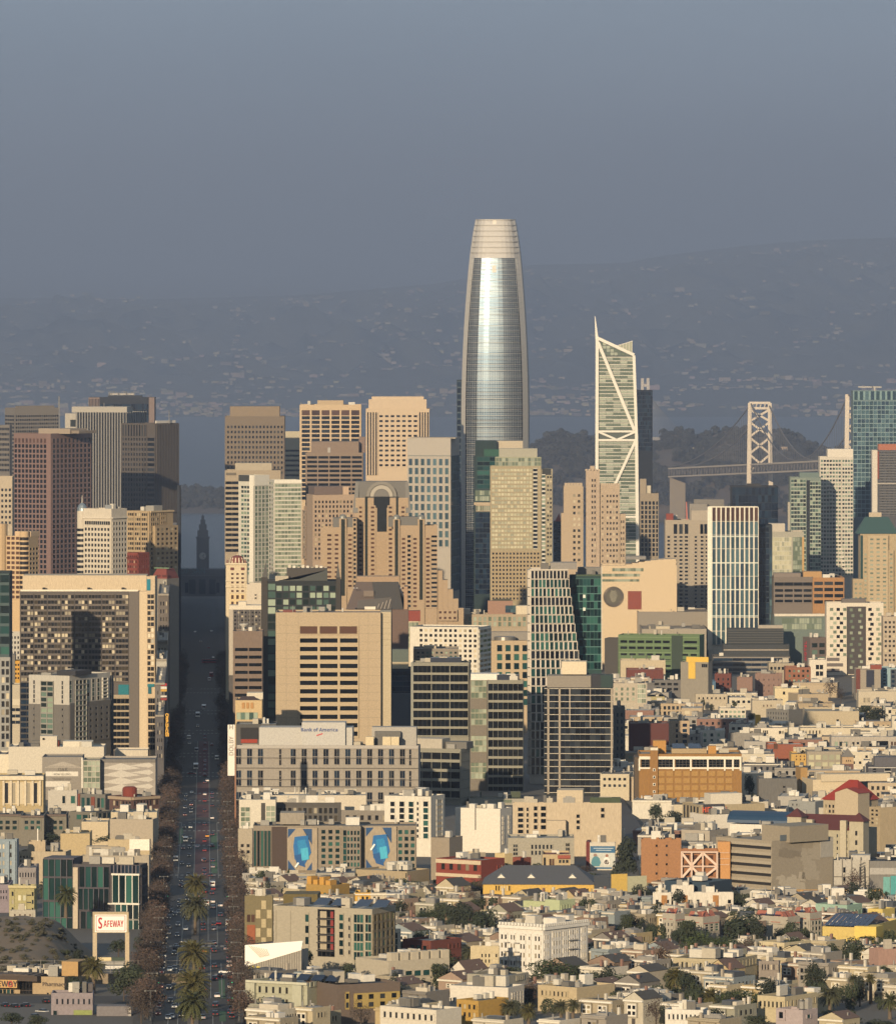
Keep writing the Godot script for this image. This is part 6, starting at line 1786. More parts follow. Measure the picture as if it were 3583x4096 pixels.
	S("T", "low_building", "cream block left of the dark roof terrace with a slim chimney", 75, 440, 440, 605, 730, 12, 0, "b8a888", "a59a84", [["L", 190, 320, 650, 690, 3, 1, 0.3, 0.6, "r"]], 4).done()
	S("T", "grey_house", "dark grey shingled house with a stepped top and two small windows", 150, 610, 610, 1540, 1760, 14, 0, "6a6864", "7a7872", [["L", 440, 470, 1610, 1730, 1, 2, 0.9, 0.3, "k"]], 4).done()
	b = S("T", "warehouse", "pale ribbed warehouse with a painted script sign on its left wall", 655, 800, 1300, 1555, 1740, 13, 78, "cfb88c", "bfae92", [], 3)
	b.bx("pilaster", "a8834c", b.X(640), b.X(690), -4, b.Y(1445), -3, 0.6)
	b.bx("upper_block", "c9b48c", b.X(760), 1.0, b.h - 1, b.Y(1490), -40, -4)
	b.done()

func lower_left():
	var b: Bld
	b = S("J", "classical_building", "yellow classical hall with tall white pilasters at the left edge", -60, 330, 330, -85, 150, 20, 0, "b0965c", "b0a28a", [["L", 25, 300, -40, 130, 5, 1, 0.42, 0.9, "h", "c9b489"]], 2)
	for i in 6: b.f("L", "pilaster", "d3c09a", 22 + i * 55, 38 + i * 55, -50, 140, 0, 1.0)
	b.f("L", "cornice", "dccaa4", -60, 332, -85, -55, 0, 1.4)
	b.done()
	S("J", "condominium", "white and grey condominium with red-brown bays above the grey-green row", 365, 585, 590, 25, 190, 18, 3, "b8b0a0", "7d7a74", [["L", 470, 500, 60, 130, 1, 1, 0.7, 0.8, "t"], ["L", 535, 575, 60, 130, 1, 1, 0.8, 0.8, "t"]], 6).done()
	b = S("J", "condominium", "grey condominium with tall framed windows and rust-coloured panels", 588, 800, 842, 55, 260, 18, 20, "6d6a62", "5f5c58", [["L", 610, 690, 80, 160, 2, 1, 0.6, 0.9, "t"], ["L", 735, 795, 80, 160, 2, 1, 0.7, 0.9, "t"], ["L", 592, 790, 170, 250, 6, 2, 0.7, 0.55, "d"]], 7)
	b.f("L", "rust_panel", "7a3c2a", 692, 720, 75, 165, 0, 0.5)
	b.f("L", "rust_panel", "7a3c2a", 590, 606, 55, 165, 0, 0.5)
	b.done()
	b = S("J", "brick_building", "brick corner building with an arcaded cornice and a red roof tank by the avenue", 822, 1005, 1200, 75, 190, 18, 45, "5f3a30", "cbbfa6", [["L", 850, 1000, 110, 150, 6, 1, 0.6, 0.9, "h"], ["R", 1010, 1195, 105, 145, 8, 1, 0.6, 0.9, "h"], ["L", 850, 1000, 160, 190, 6, 1, 0.5, 0.7, "d"]], 5)
	b.f("L", "cornice", "a88a68", 820, 1005, 78, 100, 0, 0.9)
	b.f("R", "cornice", "a88a68", 1005, 1200, 78, 98, 0, 0.9)
	b.mb("roof_tank", M("7d3628")).lathe(b.X(910), -6, [[55 * b.k, b.h - 1], [55 * b.k, b.Y(18)], [40 * b.k, b.Y(6)], [0, b.Y(4)]], 14)
	b.done()
	for j in [[-40, 160, 225, 205, "left"], [160, 335, 235, 215, "middle"], [335, 505, 240, 205, "right"]]:
		b = S("J", "condominium", "grey-green bay-fronted condominium, %s of three in a row above the shrubs" % j[4], j[0], j[1], j[1], j[3], 350, 14, 0, "7a7362", "6a625a", [["L", j[0] + 20, j[1] - 20, 245, 330, 3, 2, 0.6, 0.6, "t"]], 6)
		b.f("L", "roof_band", "6b574c", j[0], j[1], j[3], j[3] + 14, -0.5, 1.0)
		b.done()
	S("J", "condominium", "grey-green condominium end block with turquoise glazing beside the blank beige wall", 520, 730, 842, 190, 330, 15, 25, "6d695c", "8a8478", [["L", 575, 720, 210, 250, 3, 1, 0.75, 0.85, "t"], ["R", 740, 835, 200, 245, 3, 1, 0.75, 0.85, "t"]], 4).done()
	S("J", "blank_building", "plain beige block with a blank wall and roof vents beside the avenue trees", 832, 1160, 1190, 245, 400, 18, 8, "a8987e", "b5aa94", [], 9).done()
	S("J", "blank_building", "cream low block left of the blank beige wall", 620, 820, 820, 262, 345, 12, 0, "c3ac82", "b0a48c", [], 3).done()
	S("J", "cream_building", "cream upper-storey block behind the blank beige wall by the avenue", 842, 1190, 1190, 190, 245, 20, 0, "c4b088", "c0b49c", [], 9).done()
	S("J", "yellow_building", "yellow flat-roofed block above the dark glass building", 460, 682, 682, 352, 430, 13, 0, "b59a62", "b59a60", [], 3).done()
	b = S("J", "yellow_building", "yellow building with a bright white right half beside the avenue", 820, 1135, 1140, 398, 490, 14, 3, "b8a070", "a8977c", [["L", 670, 750, 455, 480, 3, 1, 0.5, 0.7, "d"]], 5)
	b.f("L", "white_half", "ece2cc", 982, 1135, 395, 480, 0, 0.3)
	b.bx("front_step", "a8987c", b.X(655), b.X(905), -4, b.Y(448), -4, 2)
	b.done()
	S("J", "roof_terrace_building", "grey building with a crowded roof of ducts and stair houses behind the dark glass building", 620, 1130, 1135, 520, 600, 18, 3, "a5977e", "b0a488", [], 22).done()
	b = S("J", "apartment_building", "pale blue apartment house with bay windows at the left edge", -60, 130, 140, 395, 740, 20, 6, "8796a0", "8a8a86", [["L", -40, 125, 420, 730, 6, 5, 0.5, 0.55, "h"]], 3)
	for x in [-20, 60, 108]: b.f("L", "bay", "8f9da6", x - 14, x + 14, 410, 735, 0, 1.0)
	b.done()
	S("J", "apartment_building", "cream apartment block with a stair turret behind the pale blue house", 138, 500, 530, 490, 590, 14, 8, "b39e7a", "a5967c", [["L", 230, 260, 530, 560, 1, 1, 0.7, 0.8, "h"], ["L", 145, 220, 515, 580, 3, 2, 0.4, 0.5, "d"]], 5).done()
	b = S("J", "stair_turret", "square tan stair house with a white cross-shaped mast above the cream apartment block", 215, 345, 345, 412, 480, 18, 0, "b59c74", "a59070", [], 0, 8)
	b.mb("mast", M("d8d0c0", 0.7, 0, 0)).bar(Vector3(b.X(285), b.h, -3), Vector3(b.X(285), b.Y(318), -3), 0.2)
	b.done()
	S("J", "apartment_building", "lavender-grey house with small square windows left of the dark glass building", 140, 275, 275, 610, 700, 13, 0, "8f8684", "9a9088", [["L", 145, 270, 640, 690, 6, 1, 0.4, 0.7, "d"]], 2).done()
	b = S("J", "victorian_house", "yellow-green house with cornice and fire escape below the lavender-grey house", 70, 262, 278, 745, 985, 12, 8, "a59a58", "8a7a5c", [["L", 85, 110, 780, 960, 1, 3, 0.6, 0.55, "h"], ["L", 130, 205, 800, 960, 2, 2, 0.6, 0.5, "c"], ["L", 240, 262, 780, 960, 1, 3, 0.6, 0.5, "d"]], 2)
	b.f("L", "cornice", "bfb070", 66, 280, 745, 765, 0, 1.0)
	for j in 3: b.f("L", "fire_escape", "55504a", 205, 235, 815 + j * 55, 819 + j * 55, 0, 1.2)
	b.done()
	S("J", "victorian_house", "lilac house with a tiled bay at the left edge", -60, 75, 75, 738, 900, 11, 0, "8a8088", "77726e", [["L", 0, 60, 770, 860, 3, 2, 0.4, 0.5, "d"]], 2).done()
	S("J", "low_building", "white-washed low wall building in front of the yellow-green house", 75, 270, 275, 935, 990, 4, 4, "b0a894", "a0988a", [["L", 95, 250, 955, 985, 4, 1, 0.3, 0.5, "r"]], 1).done()
	# the dark glass building
	b = S("J", "glass_building", "dark glass office building of shifted framed boxes, its nearest corner outlined in white", 318, 1065, 1110, 590, 1130, 24, 12, "4d4a4c", "8a8072", [], 6)
	b.bx("left_box", "55525a", b.X(318), b.X(552), b.h - 1, b.Y(548), -14, -1)
	b.w("L", 320, 550, 555, 690, 5, 1, 0.86, 0.95, "t", "57535c", 0.6)
	b.w("L", 320, 550, 695, 870, 5, 1, 0.86, 0.95, "t", "57535c", 0.6)
	b.w("L", 320, 550, 878, 1120, 5, 2, 0.86, 0.95, "t", "57535c", 0.6)
	b.f("L", "cream_fin", "bda888", 555, 592, 615, 1130, 0, 1.2)
	b.w("L", 598, 832, 605, 768, 5, 1, 0.86, 0.95, "t", "57535c", 0.6)
	b.w("L", 592, 828, 772, 940, 6, 1, 0.84, 0.95, "t", "57535c", 0.6)
	b.w("L", 610, 830, 945, 1120, 5, 1, 0.86, 0.95, "t", "57535c", 0.6)
	b.w("L", 835, 1062, 592, 655, 8, 1, 0.7, 0.95, "n", "66626a", 0.5)
	b.bx("corner_box", "3c3f40", b.X(858), b.X(1062), b.Y(1128), b.Y(660), 0, 1.2)
	b.w("L", 858, 1062, 665, 880, 4, 1, 0.86, 0.97, "t", "d6cfc0", 0.5, 1.2)
	b.w("L", 880, 1062, 890, 1000, 4, 1, 0.86, 0.97, "t", "d6cfc0", 0.5, 1.2)
	b.w("L", 975, 1062, 1005, 1125, 2, 1, 0.86, 0.97, "t", "d6cfc0", 0.5, 1.2)
	b.f("L", "white_frame", "e2dac8", 852, 1066, 655, 668, 0, 1.9)
	b.f("L", "white_frame", "e2dac8", 825, 1066, 880, 890, 0, 1.9)
	b.wm("R", 0.5, b.wr - 0.5, 2, b.h - 1, 5, 6, 0.6, 0.75, "n")
	b.done()
	# slope, palms' bank and the supermarket
	var sm := M("7d654a", 0.95)
	var nn := FastNoiseLite.new()
	nn.seed = 9; nn.frequency = 0.06
	var x0 := -170.0
	var fs := func(x: float, z: float) -> float:
		var s := clampf((z - 2480.0) / 110.0, 0, 1)
		return g(z) - 1.0 + 14.0 * (1.0 - smoothstep(-142.0, -121.0, x)) * s + nn.get_noise_2d(x, z) * 1.4 * s
	setting("hillside", heightfield(-235, -119, 60, 2478, 2640, 60, fs).mesh(sm))
	var r := RandomNumberGenerator.new()
	r.seed = 19
	var mm := MultiMesh.new()
	mm.transform_format = MultiMesh.TRANSFORM_3D
	mm.mesh = blob(91, 260, 1.0, 0.8, 0.16, 8).mesh(M("4c4a34", 0.95, 0, 0))
	mm.instance_count = 420
	for i in 420:
		var x := r.randf_range(-200.0, -124.0)
		var z := r.randf_range(2484.0, 2620.0)
		var q := r.randf_range(0.5, 2.0)
		mm.set_instance_transform(i, Transform3D(Basis(Vector3.UP, r.randf() * TAU) * Basis.from_scale(Vector3(q, q * 0.8, q)), Vector3(x, fs.call(x, z) - 0.3, -z)))
	var mi := MultiMeshInstance3D.new()
	mi.name = "slope_scrub"; mi.multimesh = mm
	add_child(mi)
	mi.set_meta("kind", "stuff"); mi.set_meta("label", "low olive scrub scattered over the brown slope"); mi.set_meta("category", "scrub")
	var wallb := MB.new()
	for i in 12:
		var xa := -165.0 + i * 7.0
		wallb.box(xa, xa + 6.9, g(2470) - 1, g(2470) + 3.2 + (i % 3) * 0.1, -2471, -2470)
	var rw := thing("retaining_wall", "long tan retaining wall at the foot of the brown slope", "wall", Vector3.ZERO)
	part("wall", wallb.mesh(M("8a7458")), rw)
	var fn := thing("wire_fence", "tall wire fence on posts along the brown slope", "fence", Vector3(0, g(2476), -2476))
	for i in 18:
		var pb := MB.new()
		pb.bar(Vector3(-162 + i * 4.6, 0, 0), Vector3(-162 + i * 4.6, 7.5, 0), 0.07)
		part("post", pb.mesh(M("6d6a64", 0.6, 0.4, 0)), fn)
	var wr := MB.new()
	for j in 6: wr.bar(Vector3(-162, 1.2 + j * 1.2, 0), Vector3(-162 + 17 * 4.6, 1.2 + j * 1.2, 0), 0.03)
	part("wire", wr.mesh(M("7d7a72", 0.6, 0.4, 0)), fn).set_meta("kind", "stuff")
	# sign on two posts
	var zs := 2480.0
	var ps := at(J_u(842), 1900, zs)
	ps.y = g(zs)
	var k := 0.264 * zs / F
	var Ys := func(y: float) -> float: return EYE - (1575 + y * 0.264 - 582.0) * zs / F - ps.y
	var Xs := func(x: float) -> float: return (x - 842.0) * k
	var sg := thing("supermarket_sign", "tall tan post sign with a white supermarket panel beside the avenue", "sign", ps)
	for x in [705, 950]:
		var pb := MB.new()
		pb.box(Xs.call(x), Xs.call(x + 32), -3, Ys.call(1100), -0.7, 0.7)
		part("post", pb.mesh(M("bda57c")), sg)
	var fb := MB.new()
	fb.box(Xs.call(705), Xs.call(977), Ys.call(1102), Ys.call(945), -0.9, 0.9)
	part("frame", fb.mesh(M("b39b70")), sg)
	fb = MB.new()
	fb.box(Xs.call(722), Xs.call(962), Ys.call(1098), Ys.call(965), 0.9, 1.05)
	var pn := part("panel", fb.mesh(M("e6e0d2", 0.7, 0, 0)), sg)
	for e in [[730, 952, 972, 976], [730, 952, 1086, 1090], [730, 734, 972, 1090], [948, 952, 972, 1090]]:
		fb = MB.new()
		fb.box(Xs.call(e[0]), Xs.call(e[1]), Ys.call(e[3]), Ys.call(e[2]), 1.05, 1.12)
		part("border_line", fb.mesh(M("a03038", 0.7, 0, 0)), sg)
	lettering(pn, "lettering", "S", 5.0, "a81f2c", Transform3D(Basis.from_scale(Vector3(0.62, 1, 1)), Vector3(Xs.call(763), Ys.call(1030), 1.15)), 0.1, false, true)
	lettering(pn, "lettering", "AFEWAY", 3.0, "a81f2c", Transform3D(Basis.from_scale(Vector3(0.56, 1, 1)), Vector3(Xs.call(863), Ys.call(1034), 1.15)), 0.1, false, true)
	for q in [[745, 845, 1290, 1318, "c9b070"], [848, 942, 1290, 1318, "24382c"], [745, 942, 1320, 1346, "8f8c84"], [800, 945, 1352, 1378, "c9c6bc"]]:
		fb = MB.new()
		fb.box(Xs.call(q[0]), Xs.call(q[1]), Ys.call(q[3]), Ys.call(q[2]), -0.3, 0.3)
		part("lower_panel", fb.mesh(M(q[4], 0.7, 0, 0)), sg)
	b = S("J", "supermarket", "tan supermarket with an arched entrance and dark lettering at the bottom left", -60, 490, 600, 1440, 1640, 2420, 15, "a88a5c", "8f887e", [["L", -40, 105, 1540, 1620, 5, 1, 0.8, 0.9, "t"], ["L", 350, 470, 1560, 1600, 4, 1, 0.5, 0.9, "d"]], 22, 30.0)
	b.bx("entrance_canopy", "4a3a30", b.X(-60), b.X(310), b.Y(1470), b.Y(1430), -6, 4)
	for i in 7: b.bx("canopy_arch", "54443a", b.X(-60 + i * 50), b.X(-10 + i * 50), b.Y(1432), b.Y(1432 - 16 * sin(PI * (i + 0.8) / 8.0)), -6, 4.1)
	b.bx("sign_band", "c39a5e", b.X(-60), b.X(158), b.Y(1522), b.Y(1462), 3.4, 4.4)
	b.bx("roof_block", "b08c58", b.X(440), b.X(565), b.h, b.Y(1330), -14, -4)
	b.w("L", 150, 245, 1475, 1620, 4, 2, 0.92, 0.95, "k", "4a3a30", 0.3)
	lettering(b.n, "sign_lettering", "SAFEWAY", 2.5, "30201c", Transform3D(Basis(), Vector3(b.X(35), b.Y(1492), 4.5)), 0.15, false, true)
	lettering(b.n, "sign_lettering", "Pharmacy", 1.7, "3c2a22", Transform3D(Basis(), Vector3(b.X(412), b.Y(1497), 0.15)), 0.15, false, true)
	for a in 12:
		var lg := MB.new()
		var an := TAU * a / 12.0
		lg.bar(Vector3(b.X(108) + cos(an) * 0.7, b.Y(1492) + sin(an) * 0.9, 4.55), Vector3(b.X(108) + cos(an + 0.55) * 0.7, b.Y(1492) + sin(an + 0.55) * 0.9, 4.55), 0.16)
		part("logo_ring", lg.mesh(M("a02820", 0.6, 0, 0)), b.n)
	b.done()
	var pk := MB.new()
	pk.box(-175, -84, g(2390) - 3, g(2390) + 0.25, -2405, -2320)
	setting("parking_lot", pk.mesh(M("38383a", 0.9)))
	b = S("J", "house", "lavender-grey stuccoed house with roof deck at the very bottom left of the avenue", 390, 705, 705, 1560, 1690, 2330, 0, "8d8488", "7d7878", [["L", 415, 700, 1600, 1650, 7, 1, 0.35, 0.8, "d"], ["L", 400, 440, 1690, 1730, 1, 1, 0.7, 0.8, "t"]], 8, 10)
	b.bx("lower_block", "8f8688", b.X(335), b.X(605), -4, b.Y(1735), 0, 8)
	b.bx("side_block", "7a7678", b.X(740), b.X(985), -4, b.Y(1650), -2, 5)
	b.bx("end_wall", "b3aca4", b.X(980), b.X(1000), -4, b.Y(1655), -2, 5.2)
	b.bx("green_panel", "8a9458", b.X(560), b.X(700), b.Y(1735), b.Y(1690), 0, 0.3)
	b.bx("chimney", "5a5658", b.X(625), b.X(700), b.h, b.Y(1497), -8, -4)
	b.done()
func J_u(x: float) -> float: return x * 0.264

func lower_centre():
	var b: Bld
	# behind the mural building
	b = S("K", "apartment_building", "cream and charcoal apartment block with green glazed corners by the avenue", 108, 385, 385, 95, 300, 22, 0, "d0c6ae", "b5ab98", [["L", 120, 190, 150, 300, 2, 4, 0.9, 0.85, "g"], ["L", 312, 382, 140, 270, 2, 3, 0.9, 0.85, "g"]], 12)
	b.f("L", "dark_strip", "4a4640", 275, 305, 120, 300, 0, 0.4)
	b.done()
	S("K", "apartment_building", "charcoal apartment block with white-framed windows behind the mural building", 385, 878, 880, 118, 270, 20, 3, "55504a", "b0a692", [["L", 395, 860, 150, 265, 12, 2, 0.62, 0.72, "h", "5d5850"]], 14).done()
	S("K", "apartment_building", "grey stuccoed apartment block right of the charcoal one", 880, 1308, 1310, 178, 285, 19, 3, "857a6c", "6a6258", [["L", 900, 1290, 210, 255, 7, 1, 0.45, 0.8, "h"]], 10).done()
	S("K", "apartment_building", "low cream roofscape with a red-brown block just in front of the bank", 130, 1070, 1070, 62, 115, 22, 0, "cbbda2", "bfb39c", [], 24).done()
	b = S("K", "apartment_building", "tall white apartment house with vertical black window strips", 1208, 1560, 1665, 72, 400, 27, 20, "d9d0ba", "8f887c", [["L", 1320, 1362, 110, 300, 1, 4, 0.85, 0.8, "k"], ["L", 1390, 1432, 110, 300, 1, 4, 0.85, 0.8, "t"], ["L", 1500, 1545, 105, 395, 1, 6, 0.8, 0.8, "t"], ["L", 1448, 1475, 105, 395, 1, 7, 0.5, 0.55, "d"], ["L", 1250, 1290, 110, 260, 1, 3, 0.8, 0.7, "d"], ["R", 1600, 1650, 100, 390, 1, 7, 0.7, 0.6, "h"]], 12)
	b.done()
	# mural building
	b = S("K", "mural_building", "grey-brown apartment building whose two end walls carry blue abstract murals", 214, 1450, 1450, 292, 640, 24, 0, "8d7d68", "6a645c", [["L", 215, 350, 330, 600, 5, 1, 0.6, 1.0, "t", "6a5646"], ["L", 720, 880, 315, 640, 3, 7, 0.55, 0.6, "t"], ["L", 1305, 1445, 315, 620, 3, 6, 0.6, 0.6, "t"]], 10)
	b.f("L", "brown_bay", "4c382e", 355, 470, 300, 630, 0, 0.6)
	b.bx("side_wing", "8a7b68", b.X(895), b.X(1030), -4, b.Y(288), 0, 6)
	b.w("L", 925, 1025, 315, 650, 4, 7, 0.6, 0.65, "t", "8a7b68", 0.3, 6.0)
	b.w("L", 897, 922, 315, 650, 1, 7, 0.9, 0.8, "t", "77705c", 0.3, 6.0)
	for mu in [[478, 660, 665, 700, 315, 628], [1068, 1262, 1265, 1300, 305, 622]]:
		b.f("L", "mural_wall", "a89274", mu[0] - 6, mu[3], mu[4] - 8, mu[5] + 4, 0, 1.0)
		var cx: float = (mu[0] + mu[1]) / 2.0
		var blues := ["1f4a78", "1c6aa8", "2384b8", "1a5590", "49b4d4"]
		var P := func(px: float, py: float, lay: int) -> Vector3: return Vector3(b.X(px), b.Y(py), 1.05 + lay * 0.05)
		var shapes := [[0, [[mu[0], mu[4]], [mu[0] + 60, mu[4]], [mu[0], mu[4] + 70]]], [0, [[mu[1] - 40, mu[5]], [mu[1], mu[5] - 60], [mu[1], mu[5]]]], [0, [[mu[1] - 70, mu[4]], [mu[1], mu[4]], [mu[1], mu[4] + 120], [mu[1] - 30, mu[4] + 60]]], [0, [[mu[0], mu[5] - 80], [mu[0] + 60, mu[5]], [mu[0], mu[5]]]],
			[1, [[cx - 40, mu[4] + 60], [cx + 60, mu[4] + 50], [cx + 85, mu[4] + 180], [cx + 30, mu[4] + 280], [cx - 40, mu[4] + 230], [cx - 50, mu[4] + 130]]], [2, [[cx - 20, mu[4] + 90], [cx + 40, mu[4] + 80], [cx + 60, mu[4] + 170], [cx - 10, mu[4] + 190]]], [3, [[cx - 45, mu[4] + 200], [cx + 20, mu[4] + 190], [cx + 40, mu[4] + 290], [cx - 20, mu[4] + 270]]], [4, [[cx + 5, mu[4] + 150], [cx + 60, mu[4] + 140], [cx + 70, mu[4] + 230], [cx + 15, mu[4] + 240]]]]
		for si in shapes.size():
			var sh: Array = shapes[si][1]
			var mb := MB.new()
			for i in range(1, sh.size() - 1): mb.tri(P.call(sh[0][0], sh[0][1], si), P.call(sh[i][0], sh[i][1], si), P.call(sh[i + 1][0], sh[i + 1][1], si), Vector3(0, 0, 1))
			part("mural_shape", mb.mesh(M(blues[shapes[si][0]], 0.8)), b.n)
		var wl := MB.new()
		wl.bar(P.call(cx - 35, mu[4] + 290, 9) if mu[0] < 600 else P.call(cx - 60, mu[4] + 170, 9), P.call(cx - 10, mu[4] + 255, 9) if mu[0] < 600 else P.call(cx - 30, mu[4] + 125, 9), 0.35)
		part("mural_stroke", wl.mesh(M("dfe6e4", 0.8, 0, 0)), b.n)
	b.bx("roof_block", "9a8d7a", b.X(415), b.X(600), b.h, b.Y(205), -20, -8)
	b.done()
	S("K", "shop_building", "narrow painted shop building between the mural building and the avenue trees", 100, 208, 212, 315, 600, 20, 4, "a8997e", "9a9080", [["L", 110, 200, 420, 560, 2, 3, 0.5, 0.5, "h"]], 3).done()
	S("K", "brown_block", "plain taupe block right of the mural building", 1560, 1700, 1800, 385, 545, 18, 25, "96856f", "8a7d6c", [], 3).done()
	# low roofs in front
	S("K", "low_building", "long pale grey shed roofs by the avenue below the mural building", 130, 610, 612, 655, 690, 9, 3, "a09a92", "6d6e72", [["L", 160, 220, 665, 685, 4, 1, 0.4, 0.8, "h"]], 14, 40.0).done()
	S("K", "low_building", "olive wall building with a white parapet stepping down to the avenue", 180, 690, 690, 690, 740, 9, 0, "a5987a", "cbc0a8", [], 5).done()
	S("K", "low_building", "grey roofed shop row under the mural building's right half", 690, 985, 985, 650, 700, 9, 0, "9a9588", "7d8084", [], 8).done()
	S("K", "low_building", "tan flat-roofed terrace with roof parapets right of the shop row", 990, 1380, 1550, 640, 720, 10, 30, "a58f66", "b5a484", [["L", 1370, 1378, 650, 690, 1, 1, 0.9, 0.9, "d"]], 9).done()
	b = S("K", "gabled_house", "mustard house with stepped gables and brown bays in the low roofs", 612, 805, 942, 745, 850, 11, 35, "a5823c", "a5854c", [["L", 700, 780, 800, 850, 2, 1, 0.5, 0.9, "t", "b5852c"]], 5)
	for i in 4:
		var xx := -b.wl + i * b.wl / 4.0
		b.bx("gable_block", "c6923a", xx, xx + b.wl / 6.0, b.h - 0.5, b.h + 3.0 - (i % 2) * 1.2, -5, -0.6)
	b.done()
	for j in [[985, 1105, "cfa03c", "yellow-trimmed"], [1105, 1225, "c4b79c", "cream"], [1225, 1348, "8f949c", "lavender"]]:
		b = S("K", "victorian_house", "small %s row house with dark attic, in the trio below the tan terrace" % j[3], j[0], j[1], j[1], 800, 880, 10, 0, j[2], "4a4844", [["L", j[0] + 12, j[1] - 12, 825, 880, 3, 1, 0.55, 0.85, "h"]], 2, 14)
		b.f("L", "cornice", "ddd2b8", j[0], j[1], 808, 818, 0, 0.8)
		b.done()
	# olive modern block
	b = S("K", "modern_block", "olive and cream modern apartment block with recessed red-backed balconies", 362, 1115, 1290, 925, 1320, 23, 25, "a59a80", "b3aa98", [["L", 605, 635, 970, 1310, 1, 4, 0.85, 0.65, "t"], ["L", 865, 900, 965, 1290, 1, 5, 0.85, 0.7, "t"], ["L", 935, 952, 980, 1290, 1, 5, 0.7, 0.5, "d"], ["L", 978, 1050, 965, 1320, 3, 5, 0.9, 0.85, "t"], ["L", 1066, 1110, 965, 1310, 2, 5, 0.9, 0.85, "t"], ["R", 1120, 1280, 965, 1290, 5, 5, 0.55, 0.7, "t", "7d6c48"]], 6)
	b.w("L", 700, 830, 940, 1300, 4, 6, 0.9, 0.9, "k", "4c4844", 0.08)
	for j in 5:
		b.f("L", "balcony_slab", "4c4844", 700, 830, 1010 + j * 60, 1017 + j * 60, 0.05, 1.2)
		b.f("L", "red_back", "8a3434", 800, 822, 955 + j * 60, 1005 + j * 60, 0.05, 0.25)
		b.f("L", "cream_back", "a89878", 720, 770, 955 + j * 60, 1005 + j * 60, 0.05, 0.25)
	for x in [640, 775, 955, 1090]:
		var q := b.mb("solar_panel", M("1a2438", 0.2, 0, 0))
		q.q(Vector3(b.X(x), b.h + 0.6, -2), Vector3(b.X(x + 110), b.h + 0.6, -2), Vector3(b.X(x + 80), b.h + 2.4, -9), Vector3(b.X(x - 20), b.h + 2.4, -9), Vector3.UP)
	for x in [380, 490]: b.f("L", "joint_line", "7d745c", x, x + 3, 960, 1200, 0, 0.08)
	b.done()
	b = S("K", "modern_block", "olive panelled block with chequered tan cladding at the avenue corner", 150, 362, 366, 825, 1240, 24, 3, "77693f", "8a7f64", [["L", 165, 230, 960, 1030, 2, 1, 0.8, 0.8, "r"]], 3)
	for r in 5:
		for c in 3:
			if (r + c) % 2: b.f("L", "tan_panel", "b5a06c", 235 + c * 42, 270 + c * 42, 860 + r * 70, 925 + r * 70, 0, 0.2)
	b.f("L", "brick_panel", "96502f", 168, 230, 1045, 1230, 0, 0.25)
	b.bx("rear_block", "66592f", b.X(430), b.X(690), -4, b.Y(825), -22, -8)
	b.done()
	b = S("K", "modern_block", "white-framed end bay with a tall green window right of the olive modern block", 1200, 1330, 1332, 1075, 1300, 14, 3, "d3c8b0", "b0a692", [["L", 1250, 1308, 1100, 1290, 2, 4, 0.92, 0.9, "t"]], 1, 12)
	b.done()
	# slanted church
	b = S("K", "church_hall", "corrugated hall with a long slanted white roof edge beside the avenue", 152, 580, 600, 1330, 1410, 9, 6, "a39c8c", "8a8478", [], 0)
	var sl := MB.new()
	var H0: float = b.Y(1330)
	var H1: float = b.Y(1165)
	sl.q(Vector3(-b.wl, H0 - 1.5, 0.4), Vector3(0, H1 - 3.0, 0.4), Vector3(0.5, H1, 0.4), Vector3(-b.wl, H0 + 5.5, 0.4), Vector3(0, 0, 1))
	sl.q(Vector3(-b.wl, H0 - 1.5, -1.0), Vector3(0, H1 - 3.0, -1.0), Vector3(0.5, H1, -1.0), Vector3(-b.wl, H0 + 5.5, -1.0), Vector3(0, 0, -1))
	sl.q(Vector3(-b.wl, H0 + 5.5, 0.4), Vector3(0.5, H1, 0.4), Vector3(0.5, H1, -1.0), Vector3(-b.wl, H0 + 5.5, -1.0), Vector3.UP)
	part("slanted_fascia", sl.mesh(M("ece4d4", 0.7, 0, 0)), b.n)
	var cw := MB.new()
	cw.q(Vector3(-b.wl, -2, 0.1), Vector3(0, -2, 0.1), Vector3(0, H1 - 2.6, 0.1), Vector3(-b.wl, H0 - 1, 0.1), Vector3(0, 0, 1))
	cw.q(Vector3(0, -2, 0.1), Vector3(0, -2, -18), Vector3(0, H1 - 4, -18), Vector3(0, H1 - 2.6, 0.1), Vector3(1, 0, 0))
	cw.q(Vector3(-b.wl, H0 - 1, 0.1), Vector3(0, H1 - 2.6, 0.1), Vector3(0, H1 - 4, -18), Vector3(-b.wl, H0 - 3, -18), Vector3.UP)
	part("gable_wall", cw.mesh(M("a09888")), b.n)
	for i in 24:
		var rb := MB.new()
		var f0 := i / 24.0
		rb.box(-0.12, 0.12, 0, lerpf(H0 - 1, H1 - 2.6, f0), 0.1, 0.35)
		part("rib", rb.mesh(M("8a8374")), b.n, Transform3D(Basis(), Vector3(-b.wl + f0 * b.wl, 0, 0)))
	var ls := MB.new()
	for i in 8: ls.bar(Vector3(-b.wl * 0.93 + i * 0.8, H0 + 5.4 - i * 0.15, 0.6), Vector3(-b.wl * 0.72 + i * 0.4, H0 + 1.6 + i * 0.1, 0.6), 0.1)
	part("lattice", ls.mesh(M("b5ac9c", 0.7, 0, 0)), b.n)
	lettering(b.n, "wall_lettering", "UR", 3.2, "c9b440", Transform3D(Basis(), Vector3(b.X(225), b.Y(1388), 0.5)), 0.12, false, true)
	b.done()
